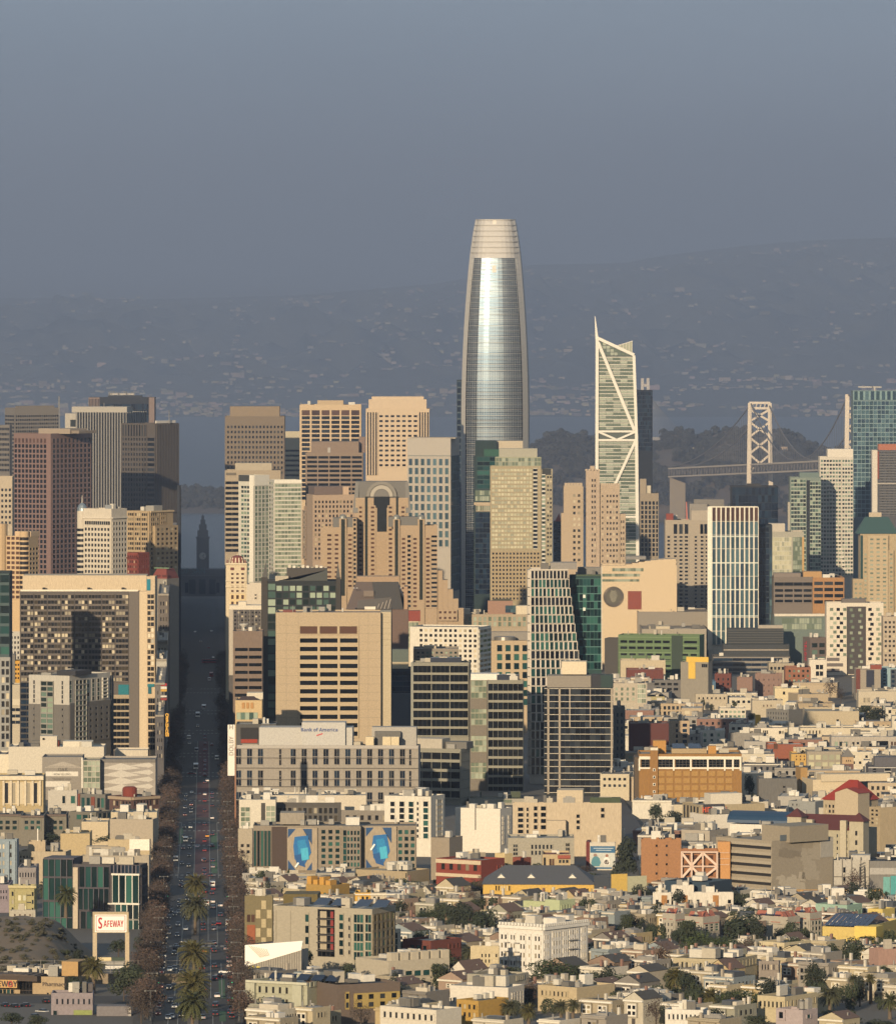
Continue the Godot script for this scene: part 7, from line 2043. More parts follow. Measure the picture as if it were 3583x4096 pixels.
	# mint row house
	b = S("K", "row_house", "pale mint apartment row with bay windows and tilted solar panels by the avenue", 165, 625, 910, 1490, 1680, 12, 28, "a8a888", "b8b0a0", [["L", 185, 600, 1520, 1580, 8, 1, 0.35, 0.8, "h"], ["L", 185, 600, 1610, 1670, 8, 1, 0.35, 0.8, "h"], ["R", 640, 900, 1480, 1520, 7, 1, 0.4, 0.8, "h"]], 6)
	for x in [200, 560]: b.bx("bay", "b3b394", b.X(x) - 1.6, b.X(x) + 1.6, 0, b.h - 0.5, 0, 1.4)
	for i in 5:
		var q := MB.new()
		q.box(-1.9, 1.9, 0, 0.15, -1.6, 1.6)
		part("solar_panel", q.mesh(M("1a2438", 0.2, 0, 0)), b.n, Transform3D(Basis(Vector3.RIGHT, 0.5), Vector3(-b.wl + 6 + i * 5, b.h + 1.2, -7)))
	b.f("L", "cornice", "c3c2a4", 160, 630, 1482, 1500, 0, 0.9)
	b.done()
	b = S("K", "terraced_block", "cream terraced block with green glazed balconies stepping down to the right", 985, 1240, 1700, 1320, 1460, 11, 55, "b5a88c", "a89c88", [["R", 1290, 1690, 1400, 1445, 6, 1, 0.75, 0.9, "t"]], 6)
	for i in 6: b.bx("stair_bulkhead", "c0b294", -3, -0.4, b.h - 0.5, b.h + 2.6, -b.wr * (i + 0.7) / 6.0 - 1.4, -b.wr * (i + 0.7) / 6.0 + 1.4)
	b.done()
	S("K", "brown_house", "brown stepped block with a mustard front and dark window openings", 605, 850, 1325, 1500, 1700, 12, 60, "6b5648", "5a5048", [["R", 910, 940, 1555, 1690, 1, 2, 0.8, 0.6, "d", "a8904e"], ["R", 975, 1320, 1570, 1690, 4, 2, 0.45, 0.6, "d", "a8904e"]], 5).done()
	S("K", "white_house", "white bay-windowed row house at the bottom centre of the picture", 1172, 1600, 1792, 1690, 1792, 9, 40, "d0c6b0", "9a948a", [["L", 1190, 1590, 1725, 1780, 9, 1, 0.4, 0.8, "d"]], 6).done()
	S("K", "brick_building", "red-brown flat block with a white roof above the terraced block", 1345, 1560, 1792, 1165, 1270, 10, 40, "6d3a30", "b0a898", [["L", 1400, 1540, 1200, 1250, 3, 1, 0.6, 0.8, "t"], ["R", 1690, 1780, 1195, 1245, 3, 1, 0.4, 0.7, "d"]], 5).done()
	# crop L
	b = S("L", "white_building", "blank white block with a dark vertical slit left of the beige stepped condominium", 40, 380, 470, 165, 470, 20, 25, "dcd4c2", "8f8a80", [["R", 395, 405, 220, 440, 1, 6, 0.8, 0.6, "d"], ["R", 440, 450, 220, 440, 1, 6, 0.8, 0.6, "d"]], 8)
	b.f("L", "slit", "3c3a38", 190, 197, 165, 330, 0, 0.1)
	b.done()
	b = S("L", "condominium", "beige stepped condominium with square dark windows and roof terraces", 475, 1298, 1302, 120, 440, 24, 3, "c0a984", "5c6058", [["L", 510, 560, 150, 360, 1, 5, 0.8, 0.65, "k"], ["L", 575, 600, 150, 360, 1, 5, 0.6, 0.65, "k"], ["L", 632, 665, 140, 330, 1, 4, 0.8, 0.65, "k"], ["L", 685, 730, 140, 330, 1, 4, 0.85, 0.65, "k"], ["L", 1140, 1172, 150, 240, 1, 2, 0.8, 0.65, "k"], ["L", 955, 985, 200, 330, 1, 3, 0.8, 0.6, "d"]], 14)
	b.rp("upper_block", "c4ae88", 808, 1005, 28, 3, 14)
	b.bx("lower_terrace", "c0aa86", b.X(735), b.X(880), -4, b.Y(250), 0, 5)
	b.rp("roof_hedge", "44503a", 1060, 1290, 80, 1, 4)
	b.done()
	S("L", "white_building", "low white stuccoed building with a stair house beside the dark side street", 975, 1322, 1326, 320, 420, 11, 3, "dcd3be", "c4b9a4", [["L", 985, 1005, 350, 400, 1, 3, 0.7, 0.5, "d"]], 6).done()
	S("L", "club_building", "grey pedimented hall with gridded windows and cream side bays", 438, 940, 940, 385, 530, 13, 0, "a09882", "a8a08c", [["L", 478, 512, 430, 520, 2, 3, 0.8, 0.7, "d"], ["L", 608, 780, 430, 520, 6, 2, 0.5, 0.7, "d"], ["L", 875, 905, 420, 520, 2, 3, 0.8, 0.7, "d"]], 6).done()
	b = S("L", "mission_house", "small mission-style house with red tile awnings and an arched door", 700, 912, 912, 510, 620, 9, 0, "b59a68", "8a4a38", [["L", 708, 725, 530, 600, 1, 1, 0.9, 0.9, "d"], ["L", 750, 790, 540, 610, 2, 1, 0.8, 0.9, "r"], ["L", 820, 900, 550, 575, 3, 1, 0.7, 0.9, "d"]], 2)
	b.f("L", "tile_awning", "9a4a38", 815, 910, 515, 540, 0, 1.4)
	b.done()
	b = S("L", "brick_building", "long red brick building with pale bands beside the yellow narrow house", -105, 235, 415, 555, 720, 15, 35, "843c30", "9a8a78", [["L", -80, 225, 590, 640, 5, 1, 0.45, 0.9, "h"], ["R", 355, 400, 600, 650, 2, 1, 0.5, 0.8, "h"]], 4)
	b.f("L", "pale_band", "c9b088", -105, 235, 560, 590, 0, 0.4)
	b.f("L", "pale_band", "c9b088", -105, 235, 665, 690, 0, 0.6)
	b.done()
	S("L", "narrow_house", "narrow yellow house wedged between red brick buildings", 340, 415, 475, 505, 655, 16, 45, "cdb06c", "7d766a", [["R", 418, 432, 570, 640, 1, 2, 0.8, 0.6, "d"]], 1).done()
	S("L", "brick_building", "short red brick block right of the narrow yellow house", 475, 560, 615, 535, 655, 13, 40, "84402f", "a89c8c", [["R", 495, 608, 590, 630, 3, 1, 0.45, 0.8, "h"], ["L", 480, 555, 590, 630, 2, 1, 0.4, 0.8, "h"]], 2).done()
	b = S("L", "gabled_house", "pale gabled house with a dark roof and skylight left of the narrow yellow house", 75, 200, 270, 500, 560, 13, 40, "cdb890", "4a4c50", [], 2)
	b.done()
	# billboard wall
	b = S("L", "billboard_building", "corner building with a big blue and white advertisement painted on its wall", 1058, 1250, 1255, 420, 620, 12, 4, "c9bda6", "b5a58a", [], 3)
	b.f("L", "poster_sky", "3c6a8e", 1062, 1250, 448, 498, 0, 0.15)
	b.f("L", "poster_field", "c3c6c0", 1062, 1250, 498, 606, 0, 0.12)
	for q in [[1068, 1142, 525, 600, "4a7c88"], [1160, 1212, 530, 590, "d8d4cc"], [1085, 1115, 505, 525, "8a6450"], [1176, 1200, 508, 530, "8a5a44"], [1165, 1205, 550, 585, "5a4440"]]:
		var mb := MB.new()
		var cx: float = (q[0] + q[1]) / 2.0
		var w: float = (q[1] - q[0]) / 2.0 * b.k
		var pts := [Vector2(-0.7, 0), Vector2(-1, 0.35), Vector2(-0.75, 0.8), Vector2(-0.3, 1), Vector2(0.3, 1), Vector2(0.75, 0.8), Vector2(1, 0.35), Vector2(0.7, 0)]
		var hh: float = b.Y(q[2]) - b.Y(q[3])
		var c := Vector3(b.X(cx), b.Y(q[3]), 0.2)
		for i in range(1, 7): mb.tri(c + Vector3(pts[0].x * w, 0, 0), c + Vector3(pts[i].x * w, pts[i].y * hh, 0), c + Vector3(pts[i + 1].x * w, pts[i + 1].y * hh, 0), Vector3(0, 0, 1))
		part("poster_figure", mb.mesh(M(q[4], 0.8, 0, 0)), b.n)
	for j in 2: b.f("L", "poster_line", "d8e0e4", 1085 + j * 20, 1235 - j * 15, 462 + j * 15, 466 + j * 15, 0.15, 0.2)
	b.f("L", "poster_strip", "3c6a8e", 1100, 1225, 608, 620, 0, 0.2)
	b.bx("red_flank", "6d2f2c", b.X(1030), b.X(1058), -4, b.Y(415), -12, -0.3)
	b.done()
	# school with the dark roof
	b = S("L", "school_building", "long yellow school with a dark slate roof and white dormers", 250, 1095, 1100, 735, 810, 10, 2, "cfa84c", "3f4044", [["L", 340, 460, 745, 790, 6, 1, 0.5, 0.85, "h"], ["L", 840, 1090, 765, 800, 8, 1, 0.35, 0.8, "h"]], 0, 34)
	var rf := b.mb("slate_roof", M("5c5d60", 0.8))
	rf.q(Vector3(-b.wl - 0.5, b.h - 0.2, 0.6), Vector3(0.5, b.h - 0.2, 0.6), Vector3(-8, b.h + 6, -18), Vector3(-b.wl + 8, b.h + 6, -18), Vector3(0, 1, 1))
	rf.q(Vector3(-b.wl - 0.5, b.h - 0.2, -34), Vector3(0.5, b.h - 0.2, -34), Vector3(-8, b.h + 6, -18), Vector3(-b.wl + 8, b.h + 6, -18), Vector3(0, 1, -1))
	rf.tri(Vector3(0.5, b.h - 0.2, 0.6), Vector3(0.5, b.h - 0.2, -34), Vector3(-8, b.h + 6, -18), Vector3(1, 1, 0))
	rf.tri(Vector3(-b.wl - 0.5, b.h - 0.2, 0.6), Vector3(-b.wl - 0.5, b.h - 0.2, -34), Vector3(-b.wl + 8, b.h + 6, -18), Vector3(-1, 1, 0))
	for x in [385, 612, 925]:
		var d := MB.new()
		d.tri(Vector3(-1.6, 0, 0), Vector3(1.6, 0, 0), Vector3(0, 1.5, 0), Vector3(0, 0, 1))
		d.q(Vector3(-1.8, 0, 0.1), Vector3(0, 1.7, 0.1), Vector3(0, 1.7, -4), Vector3(-1.8, 0, -4), Vector3(-1, 1, 0))
		d.q(Vector3(1.8, 0, 0.1), Vector3(0, 1.7, 0.1), Vector3(0, 1.7, -4), Vector3(1.8, 0, -4), Vector3(1, 1, 0))
		part("dormer", d.mesh(M("cfc8b4", 0.8, 0, 0)), b.n, Transform3D(Basis(), Vector3(b.X(x), b.h + 1.9, -5.4)))
	b.done()
	b = S("L", "school_building", "yellow and pale green school hall with a blue-grey end wall", 1095, 1218, 1490, 690, 810, 13, 65, "4a5058", "4a4c50", [["R", 1228, 1340, 760, 790, 2, 1, 0.2, 0.6, "g"]], 0)
	b.f("R", "yellow_wall", "cfac50", 1220, 1340, 660, 810, 0, 0.4)
	b.f("R", "green_wall", "b0b088", 1340, 1490, 680, 800, 0, 0.3)
	b.done()
	b = S("L", "orange_building", "tall blank orange-tan brick building with few small windows", 1447, 1750, 1755, 395, 730, 22, 2, "a07048", "a08c74", [["L", 1555, 1572, 410, 690, 1, 4, 0.8, 0.25, "d"], ["L", 1632, 1648, 410, 690, 1, 4, 0.8, 0.25, "d"]], 4)
	for x in [1560, 1655]: b.rp("chimney", "a86a38", x, x + 22, 385, 1, 2)
	b.done()
	S("L", "mint_house", "pale mint flat-roofed house in the rows below the school", 555, 720, 830, 868, 930, 10, 35, "b0b890", "8a8878", [], 5).done()
	S("L", "mint_house", "mint bay-fronted house with white trim right of the flat-roofed one", 720, 830, 950, 858, 960, 12, 40, "b3bd98", "7d7c74", [["R", 840, 945, 890, 950, 5, 1, 0.4, 0.8, "d"]], 4).done()
	S("L", "pink_house", "dusty pink house beside the mint bay-fronted house", 950, 1000, 1070, 885, 950, 9, 45, "b07c68", "9a9488", [["L", 955, 998, 905, 940, 2, 1, 0.5, 0.8, "h"]], 2).done()
	# big white apartment house
	b = S("L", "white_apartment_house", "large ornate white corner apartment house with crenellated cornice and paired windows", 372, 705, 1052, 1060, 1400, 17, 37, "dfd9cc", "4c4a48", [["L", 385, 440, 1120, 1380, 2, 4, 0.5, 0.55, "h"], ["L", 460, 500, 1120, 1380, 2, 4, 0.5, 0.55, "h"], ["L", 530, 575, 1120, 1380, 2, 4, 0.5, 0.55, "h"], ["L", 595, 615, 1120, 1380, 1, 4, 0.5, 0.4, "h"], ["L", 640, 690, 1120, 1380, 2, 4, 0.5, 0.55, "h"], ["R", 712, 748, 1110, 1360, 2, 4, 0.5, 0.55, "h"], ["R", 775, 840, 1100, 1350, 3, 4, 0.5, 0.55, "h"], ["R", 855, 890, 1100, 1350, 2, 4, 0.5, 0.55, "h"], ["R", 905, 945, 1095, 1345, 2, 4, 0.5, 0.55, "h"], ["R", 955, 975, 1095, 1345, 1, 4, 0.5, 0.4, "h"], ["R", 1000, 1035, 1090, 1340, 2, 4, 0.5, 0.55, "h"]], 6)
	b.f("L", "cornice", "e4ded0", 370, 705, 1062, 1085, 0, 0.7)
	b.f("R", "cornice", "e4ded0", 705, 1054, 1062, 1085, 0, 0.7)
	for i in 14: b.bx("merlon", "e4ded0", -b.wl + i * b.wl / 14.0 + 0.3, -b.wl + i * b.wl / 14.0 + 1.1, b.h, b.h + 0.9, -0.5, 0.6)
	for i in 20: b.bx("merlon", "e4ded0", -0.5, 0.6, b.h, b.h + 0.9, -i * b.wr / 20.0 - 1.1, -i * b.wr / 20.0 - 0.3)
	b.rp("stair_house", "dcd6c8", 600, 700, 1008, 8, 5)
	for r in 3:
		for x in [430, 505]: b.f("L", "fire_escape", "b8b4aa", x - 6, x + 30, 1190 + r * 68, 1194 + r * 68, 0.3, 1.3)
		b.f("R", "fire_escape", "b8b4aa", 880, 950, 1178 + r * 68, 1182 + r * 68, 0.3, 1.3)
	b.done()
	S("L", "yellow_house", "bright mustard house with white bay windows at the bottom centre", 50, 215, 445, 1620, 1750, 8, 40, "b08a3c", "a5957c", [["L", 62, 205, 1650, 1690, 4, 1, 0.5, 0.85, "h"], ["L", 62, 205, 1710, 1750, 4, 1, 0.5, 0.85, "h"]], 3).done()
	S("L", "white_house", "long white row house with a gridded side bay above the mustard house", 0, 440, 565, 1520, 1660, 8, 25, "d3cab8", "a8a298", [["R", 465, 555, 1560, 1660, 4, 3, 0.4, 0.6, "d"], ["L", 0, 40, 1610, 1650, 2, 1, 0.5, 0.7, "d"]], 6).done()
	S("L", "cream_house", "long cream house row with bay windows right of the long white row house", 668, 960, 1255, 1520, 1620, 8, 40, "b8a070", "a39a88", [["L", 690, 900, 1555, 1600, 7, 1, 0.4, 0.8, "h"]], 8).done()
	S("L", "grey_house", "grey-green long house roof with skylights left of the round clipped trees", 130, 430, 600, 1430, 1490, 9, 30, "a09a84", "9c978c", [["R", 500, 560, 1440, 1480, 4, 1, 0.5, 0.8, "t"], ["L", 340, 410, 1450, 1485, 3, 1, 0.3, 0.7, "d"]], 8).done()
	S("L", "cream_house", "ornate cream house with a bracketed cornice left of the white apartment house", 155, 372, 375, 1205, 1350, 12, 3, "c3ae7c", "b0a590", [["L", 230, 365, 1255, 1340, 5, 2, 0.4, 0.6, "h"]], 3).done()

func lower_right():
	var b: Bld
	# parking garage and the steel frame
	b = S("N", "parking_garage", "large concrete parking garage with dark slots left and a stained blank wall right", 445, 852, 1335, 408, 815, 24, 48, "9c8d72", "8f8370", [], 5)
	for j in 6: b.f("L", "slot", M("1d1b1c", 0.8, 0, 0), 535 if j < 3 else 455, 846, 452 + j * 68, 475 + j * 68, 0.02, 0.12)  # dark slabs painted in for the shade inside the open decks
	for j in 7: b.f("L", "ledge", "a89a80", 530 if j < 3 else 445, 852, 430 + j * 68, 452 + j * 68, 0, 0.5)
	b.bx("roof_drum", "94866c", -14, 2, b.h - 1, b.Y(305), -30, -8)
	for q in [[915, 1090, 690, 790, "b5a78c"], [920, 1080, 500, 512, "8a7c64"], [1100, 1230, 480, 700, "a89a80"], [930, 1060, 420, 470, "94866e"]]:
		var st := MB.new()
		var r := RandomNumberGenerator.new()
		r.seed = int(q[0])
		for i in 26:
			var sx := lerpf(b.R(q[0]), b.R(q[1]), r.randf())
			var sy := lerpf(b.Y(q[3]), b.Y(q[2]), r.randf())
			var w := r.randf_range(0.6, 3.2)
			var hh := r.randf_range(0.4, 2.6)
			st.quad(Vector3(0.04 + i * 0.002, sy - hh, -sx - w), Vector3(0.04 + i * 0.002, sy - hh * 0.6, -sx + w), Vector3(0.04 + i * 0.002, sy + hh, -sx + w * 0.7), Vector3(0.04 + i * 0.002, sy + hh * 0.8, -sx - w * 0.8), Vector3(1, 0, 0))
		var pp := part("repair_patch", st.mesh(M(q[4])), b.n)
		pp.set_meta("kind", "stuff")
	b.f("R", "wall_sign", "5f6a72", 915, 970, 368, 412, 0, 0.3)
	b.f("R", "pale_end", "a8a294", 1235, 1335, 410, 560, 0, 0.25)
	b.done()
	b = S("N", "brick_building", "orange brick wall building braced by a pale pink steel frame", 165, 440, 445, 470, 700, 20, 3, "9c6844", "a08c74", [["L", 180, 420, 500, 690, 4, 3, 0.6, 0.5, "r"]], 3)
	for x in [170, 245, 330, 438]: b.f("L", "frame_column", "d0a890", x - 7, x + 7, 490, 705, 1.5, 2.6)
	for y in [490, 598, 690]: b.f("L", "frame_beam", "d0a890", 165, 445, y - 6, y + 6, 1.6, 2.5)
	for i in 3:
		for r in 2:
			var xa: float = [170, 245, 330][i]
			var xb: float = [245, 330, 438][i]
			var fl := (i + r) % 2 == 0
			var br := MB.new()
			br.bar(Vector3(b.X(xa if fl else xb), b.Y(496 + r * 106), 2.0), Vector3(b.X(xb if fl else xa), b.Y(592 + r * 94), 2.0), 0.45)
			part("frame_brace", br.mesh(M("d0a890", 0.7, 0, 0)), b.n)
	b.bx("side_block", "c08a50", b.X(440), b.X(535), -4, b.Y(415), -12, -1)
	for j in 3: b.bx("side_rail", "d0a890", b.X(440), b.X(530), b.Y(500 + j * 45), b.Y(496 + j * 45), -1, -0.5)
	b.done()
	b = S("N", "health_building", "tan columned building with a dark roof sign board reading HEALTH", 185, 310, 805, 135, 300, 15, 70, "a8946a", "8f8878", [["L", 190, 305, 150, 290, 5, 1, 0.6, 0.95, "d"]], 10)
	b.f("R", "sign_board", "3a3a40", 330, 490, 130, 200, 0.2, 0.8)
	lettering(b.n, "sign_lettering", "HEALTH", 3.4, "c9502c", Transform3D(Basis(Vector3.UP, PI / 2), Vector3(1.0, b.Y(172), -b.R(412))), 0.2, false, true)
	b.bx("roof_block", "d3c8b0", -10, -2, b.h - 0.5, b.Y(55), -22, -6)
	b.done()
	S("N", "white_building", "long white flat-roofed building in front of the HEALTH building", 240, 360, 670, 210, 300, 11, 65, "d8cfbc", "cfc5b0", [["R", 412, 424, 250, 290, 1, 1, 0.8, 0.9, "d"]], 8).done()
	b = S("N", "depot_building", "white building with a long curved dark blue roof", 540, 1000, 1160, 290, 390, 12, 20, "dad2c0", "24405c", [], 4)
	var cr := b.mb("curved_roof", M("22405c", 0.5))
	for i in 6:
		var a0 := PI * 0.5 * i / 6.0
		var a1 := PI * 0.5 * (i + 1) / 6.0
		cr.q(Vector3(-b.wl - 4, b.h + sin(a0) * 5, -8 - (1 - cos(a0)) * 9), Vector3(0, b.h + sin(a0) * 5, -8 - (1 - cos(a0)) * 9), Vector3(0, b.h + sin(a1) * 5, -8 - (1 - cos(a1)) * 9), Vector3(-b.wl - 4, b.h + sin(a1) * 5, -8 - (1 - cos(a1)) * 9), Vector3(0, 1, 1))
	b.done()
	S("N", "shed_building", "grey corrugated shed roofs left of the blue-roofed depot", 170, 380, 530, 330, 420, 12, 30, "a89c88", "8d9096", [], 12).done()
	# spanish style
	b = S("N", "spanish_building", "cream Spanish-style block with maroon tiled roofs and square stair towers", 990, 1480, 1670, 330, 550, 20, 25, "a99e7c", "5d2c28", [["L", 1340, 1480, 350, 540, 6, 4, 0.4, 0.5, "d"]], 0)
	var tr := b.mb("tiled_roof", M("5a2a28", 0.8))
	tr.q(Vector3(-b.wl, b.h, 0.6), Vector3(0, b.h, 0.6), Vector3(0, b.h + 6, -8), Vector3(-b.wl, b.h + 6, -8), Vector3(0, 1, 1))
	tr.q(Vector3(-b.wl, b.h, -17), Vector3(0, b.h, -17), Vector3(0, b.h + 6, -8), Vector3(-b.wl, b.h + 6, -8), Vector3(0, 1, -1))
	for x in [1040, 1500]:
		b.bx("stair_tower", "b3a684", b.X(x) - 3.2, b.X(x) + 3.2, -2, b.Y(238 if x < 1200 else 258), -5, 1.5)
		var h0: float = b.Y(238 if x < 1200 else 258)
		for i in 4:
			var a0 := TAU * i / 4.0 + PI / 4
			var a1 := a0 + PI / 2
			b.mb("tower_roof", M("5a2a28", 0.8)).tri(Vector3(b.X(x) + cos(a0) * 5.4, h0, -1.75 + sin(a0) * 5.4), Vector3(b.X(x) + cos(a1) * 5.4, h0, -1.75 + sin(a1) * 5.4), Vector3(b.X(x), h0 + 3.6, -1.75), Vector3(cos(a0) + cos(a1), 0.6, sin(a0) + sin(a1)))
		for q in 3: b.bx("tower_window", M("1c1c1e", 0.3, 0, 0), b.X(x) - 0.5, b.X(x) + 0.5, h0 - 6 - q * 4, h0 - 4 - q * 4, 1.45, 1.55)
	for x in [1150, 1400]: b.bx("pilaster", "b8ab88", b.X(x) - 1.4, b.X(x) + 1.4, -2, b.Y(255), -1, 1.2)
	b.f("R", "gable_wall", "9c9174", 1485, 1665, 330, 545, 0, 0.3)
	b.done()
	b = S("N", "red_roofed_building", "large tan building with a bright red hipped tile roof", 1250, 1500, 1670, 105, 250, 20, 35, "b09a74", "8f2f22", [["L", 1260, 1390, 135, 250, 5, 3, 0.55, 0.6, "h"], ["R", 1540, 1660, 150, 250, 4, 3, 0.5, 0.6, "h"]], 0)
	var rr := b.mb("red_roof", M("96301f", 0.8))
	rr.q(Vector3(-b.wl - 1, b.h, 1), Vector3(1, b.h, 1), Vector3(-6, b.h + 9, -10), Vector3(-b.wl + 8, b.h + 9, -10), Vector3(0, 1, 1))
	rr.q(Vector3(1, b.h, 1), Vector3(1, b.h, -b.wr), Vector3(-6, b.h + 9, -b.wr + 8), Vector3(-6, b.h + 9, -10), Vector3(1, 1, 0))
	rr.q(Vector3(-b.wl - 1, b.h, 1), Vector3(-b.wl - 1, b.h, -b.wr), Vector3(-b.wl + 8, b.h + 9, -b.wr + 8), Vector3(-b.wl + 8, b.h + 9, -10), Vector3(-1, 1, 0))
	b.bx("front_tower", "b8a27c", -11, 1.5, -2, b.Y(45), -8, 2)
	b.mb("tower_gable", M("b8a27c")).tri(Vector3(-11, b.Y(45), 2), Vector3(1.5, b.Y(45), 2), Vector3(-4.7, b.Y(10), 2), Vector3(0, 0, 1))
	b.mb("tower_roof", M("96301f", 0.8)).q(Vector3(-11.4, b.Y(46), 2.3), Vector3(-4.7, b.Y(8), 2.3), Vector3(-4.7, b.Y(8), -9), Vector3(-11.4, b.Y(46), -9), Vector3(-1, 1, 0))
	b.mb("tower_roof", M("96301f", 0.8)).q(Vector3(1.9, b.Y(46), 2.3), Vector3(-4.7, b.Y(8), 2.3), Vector3(-4.7, b.Y(8), -9), Vector3(1.9, b.Y(46), -9), Vector3(1, 1, 0))
	b.done()
	S("N", "tan_building", "plain tan block with a flat grey roof at the right edge", 1595, 1670, 1860, 155, 500, 24, 55, "b0976a", "8d8a84", [["L", 1605, 1665, 165, 290, 2, 4, 0.6, 0.5, "h"]], 6).done()
	S("N", "grey_building", "grey block with stepped blank walls left of the red-roofed building", 980, 1180, 1250, 110, 200, 13, 25, "8f918e", "9a9a96", [["L", 1000, 1060, 125, 150, 2, 1, 0.25, 0.6, "k"]], 4).done()
	b = S("N", "grey_building", "pale grey panelled block with dark grid joints and a black lattice mast", 1238, 1590, 1600, 555, 830, 15, 5, "b0aa9c", "8f8b82", [["L", 1390, 1412, 595, 800, 1, 3, 0.8, 0.6, "d"]], 3)
	for x in [1318, 1386, 1457, 1525]: b.f("L", "joint_rib", "6d6860", x - 3, x + 3, 530, 825, 0, 0.3)
	for y in [680, 745]: b.f("L", "joint_rib", "6d6860", 1240, 1590, y - 3, y + 3, 0, 0.25)
	b.rp("upper_block", "b8b2a4", 1455, 1595, 518, 1, 8)
	for s in [-1.0, 1.0]: b.mb("lattice_mast", M("2c2a2c", 0.6, 0.3, 0)).bar(Vector3(b.X(1535) + s * 1.2, 0, 1.6), Vector3(b.X(1535) + s * 0.9, b.Y(600), 1.6), 0.16)
	for i in 12: b.mb("lattice_mast", M("2c2a2c", 0.6, 0.3, 0)).bar(Vector3(b.X(1535) - 1.2, i * 1.2, 1.6), Vector3(b.X(1535) + 1.2, i * 1.2 + 1.2, 1.6), 0.1)
	b.done()
	b = S("N", "mural_hall", "low hall with turquoise painted panels under a grey band at the right edge", 1592, 1870, 1870, 560, 830, 15, 0, "7d7a74", "3a4048", [], 3)
	b.f("L", "grey_band", "a8a49c", 1592, 1792, 612, 662, 0, 0.4)
	b.f("L", "turquoise_panel", "6fa8a4", 1695, 1745, 680, 830, 0, 0.2)
	b.f("L", "turquoise_panel", "4f9a9c", 1750, 1850, 672, 830, 0, 0.2)
	b.done()
	S("N", "car_park_roof", "wide low tan structure with vehicles and skylights on its roof", 785, 1722, 1722, 838, 865, 7, 0, "a5814c", "9a9086", [], 20, 40).done()
	S("N", "blue_roofed_hall", "hall with a dark slate-blue roof and wall below the pink steel frame", 45, 375, 560, 722, 810, 12, 30, "2c4050", "34505f", [], 5).done()
	for j in [[-50, 90, 800, "left"], [90, 260, 745, "middle"], [260, 560, 800, "right"]]:
		b = S("N", "condominium", "white and ochre boxed townhouse, %s of three under the blue roof" % j[3], j[0], j[1], j[1] + 4, j[2], 930, 11, 3, "d6cdba", "b5aa98", [["L", j[0] + 20, j[0] + 45, 850, 910, 1, 1, 0.8, 0.9, "d"], ["L", j[1] - 45, j[1] - 15, 850, 920, 1, 2, 0.8, 0.8, "d"]], 5)
		b.f("L", "ochre_bay", "a5713a", (j[0] + j[1]) / 2.0 - 5, (j[0] + j[1]) / 2.0 + 38, 820, 925, 0, 0.3)
		b.done()
	# pink-gabled condominiums
	for j in [[25, 120, 195, 960, 1180, "grey-green end"], [195, 330, 460, 985, 1110, "white-windowed middle"], [705, 970, 1070, 985, 1060, "far"], [1000, 1140, 1235, 955, 1150, "balconied right"]]:
		b = S("N", "gabled_condominium", "%s unit of the pink-gabled condominiums" % j[5], j[0], j[1], j[2], j[3], j[4], 10 if j[0] != 705 else 9, 40, "a9a08c", "24304a", [["R", j[1] + 8, j[2] - 6, j[3] + 55, j[4] - 10, 3, 3, 0.6, 0.6, "t"], ["L", j[0] + 10, j[1] - 10, j[3] + 60, j[4] - 20, 3, 3, 0.35, 0.5, "d"]], 3)
		for i in 3:
			var zc: float = -b.wr * (i + 0.5) / 3.0
			var hw: float = b.wr / 7.0
			b.mb("pink_gable", M("a8604c")).q(Vector3(0.2, b.h - 2.5, zc + hw), Vector3(0.2, b.h - 2.5, zc - hw), Vector3(-3.2, b.h + 1.8, zc - hw), Vector3(-3.2, b.h + 1.8, zc + hw), Vector3(1, 1, 0))
			b.bx("gable_cheek", "a9a08c", -3.2, 0.1, b.h - 2.6, b.h - 2.5, zc - hw, zc + hw)
		for i in 2: b.mb("pink_gable", M("a8604c")).q(Vector3(-b.wl * (0.2 + 0.5 * i), b.h - 2.2, 0.2), Vector3(-b.wl * (0.45 + 0.5 * i), b.h - 2.2, 0.2), Vector3(-b.wl * (0.45 + 0.5 * i), b.h + 1.6, -3), Vector3(-b.wl * (0.2 + 0.5 * i), b.h + 1.6, -3), Vector3(0, 1, 1))
		for i in 4: b.bx("solar_panel", M("1b2848", 0.25, 0, 0), -b.wl * 0.8, -b.wl * 0.25, b.h + 0.3, b.h + 0.5, -b.wr * (i + 0.9) / 4.4, -b.wr * (i + 0.2) / 4.4)
		b.done()
	b = S("N", "yellow_building", "bright yellow hall with a solar panelled roof at the right edge", 1240, 1565, 1860, 1065, 1190, 9, 20, "c9b060", "26304a", [["R", 1580, 1780, 1130, 1180, 7, 1, 0.3, 0.8, "r"]], 0)
	for i in 9: b.mb("solar_panel", M("1b2540", 0.25, 0, 0)).q(Vector3(-b.wl * (i + 0.06) / 9.0, b.h + 0.3, -1), Vector3(-b.wl * (i + 0.94) / 9.0, b.h + 0.3, -1), Vector3(-b.wl * (i + 0.94) / 9.0, b.h + 3.4, -16), Vector3(-b.wl * (i + 0.06) / 9.0, b.h + 3.4, -16), Vector3.UP)
	b.bx("end_pavilion", "dcbf58", -4, 4, -2, b.Y(1055), -8, 1)
	b.done()
	b = S("N", "yellow_building", "pale yellow house with dark windows behind the yellow hall", 1585, 1690, 1790, 925, 995, 10, 35, "d0b860", "bfae84", [["L", 1610, 1660, 945, 990, 2, 1, 0.7, 0.9, "n"]], 3)
	b.done()
	S("N", "mint_building", "mint green row building left of the pale yellow house", 1190, 1420, 1545, 895, 980, 10, 35, "94b0a0", "b3ada0", [["L", 1230, 1340, 940, 980, 4, 1, 0.5, 0.8, "h"], ["R", 1480, 1540, 935, 970, 2, 1, 0.4, 0.8, "d"]], 6).done()
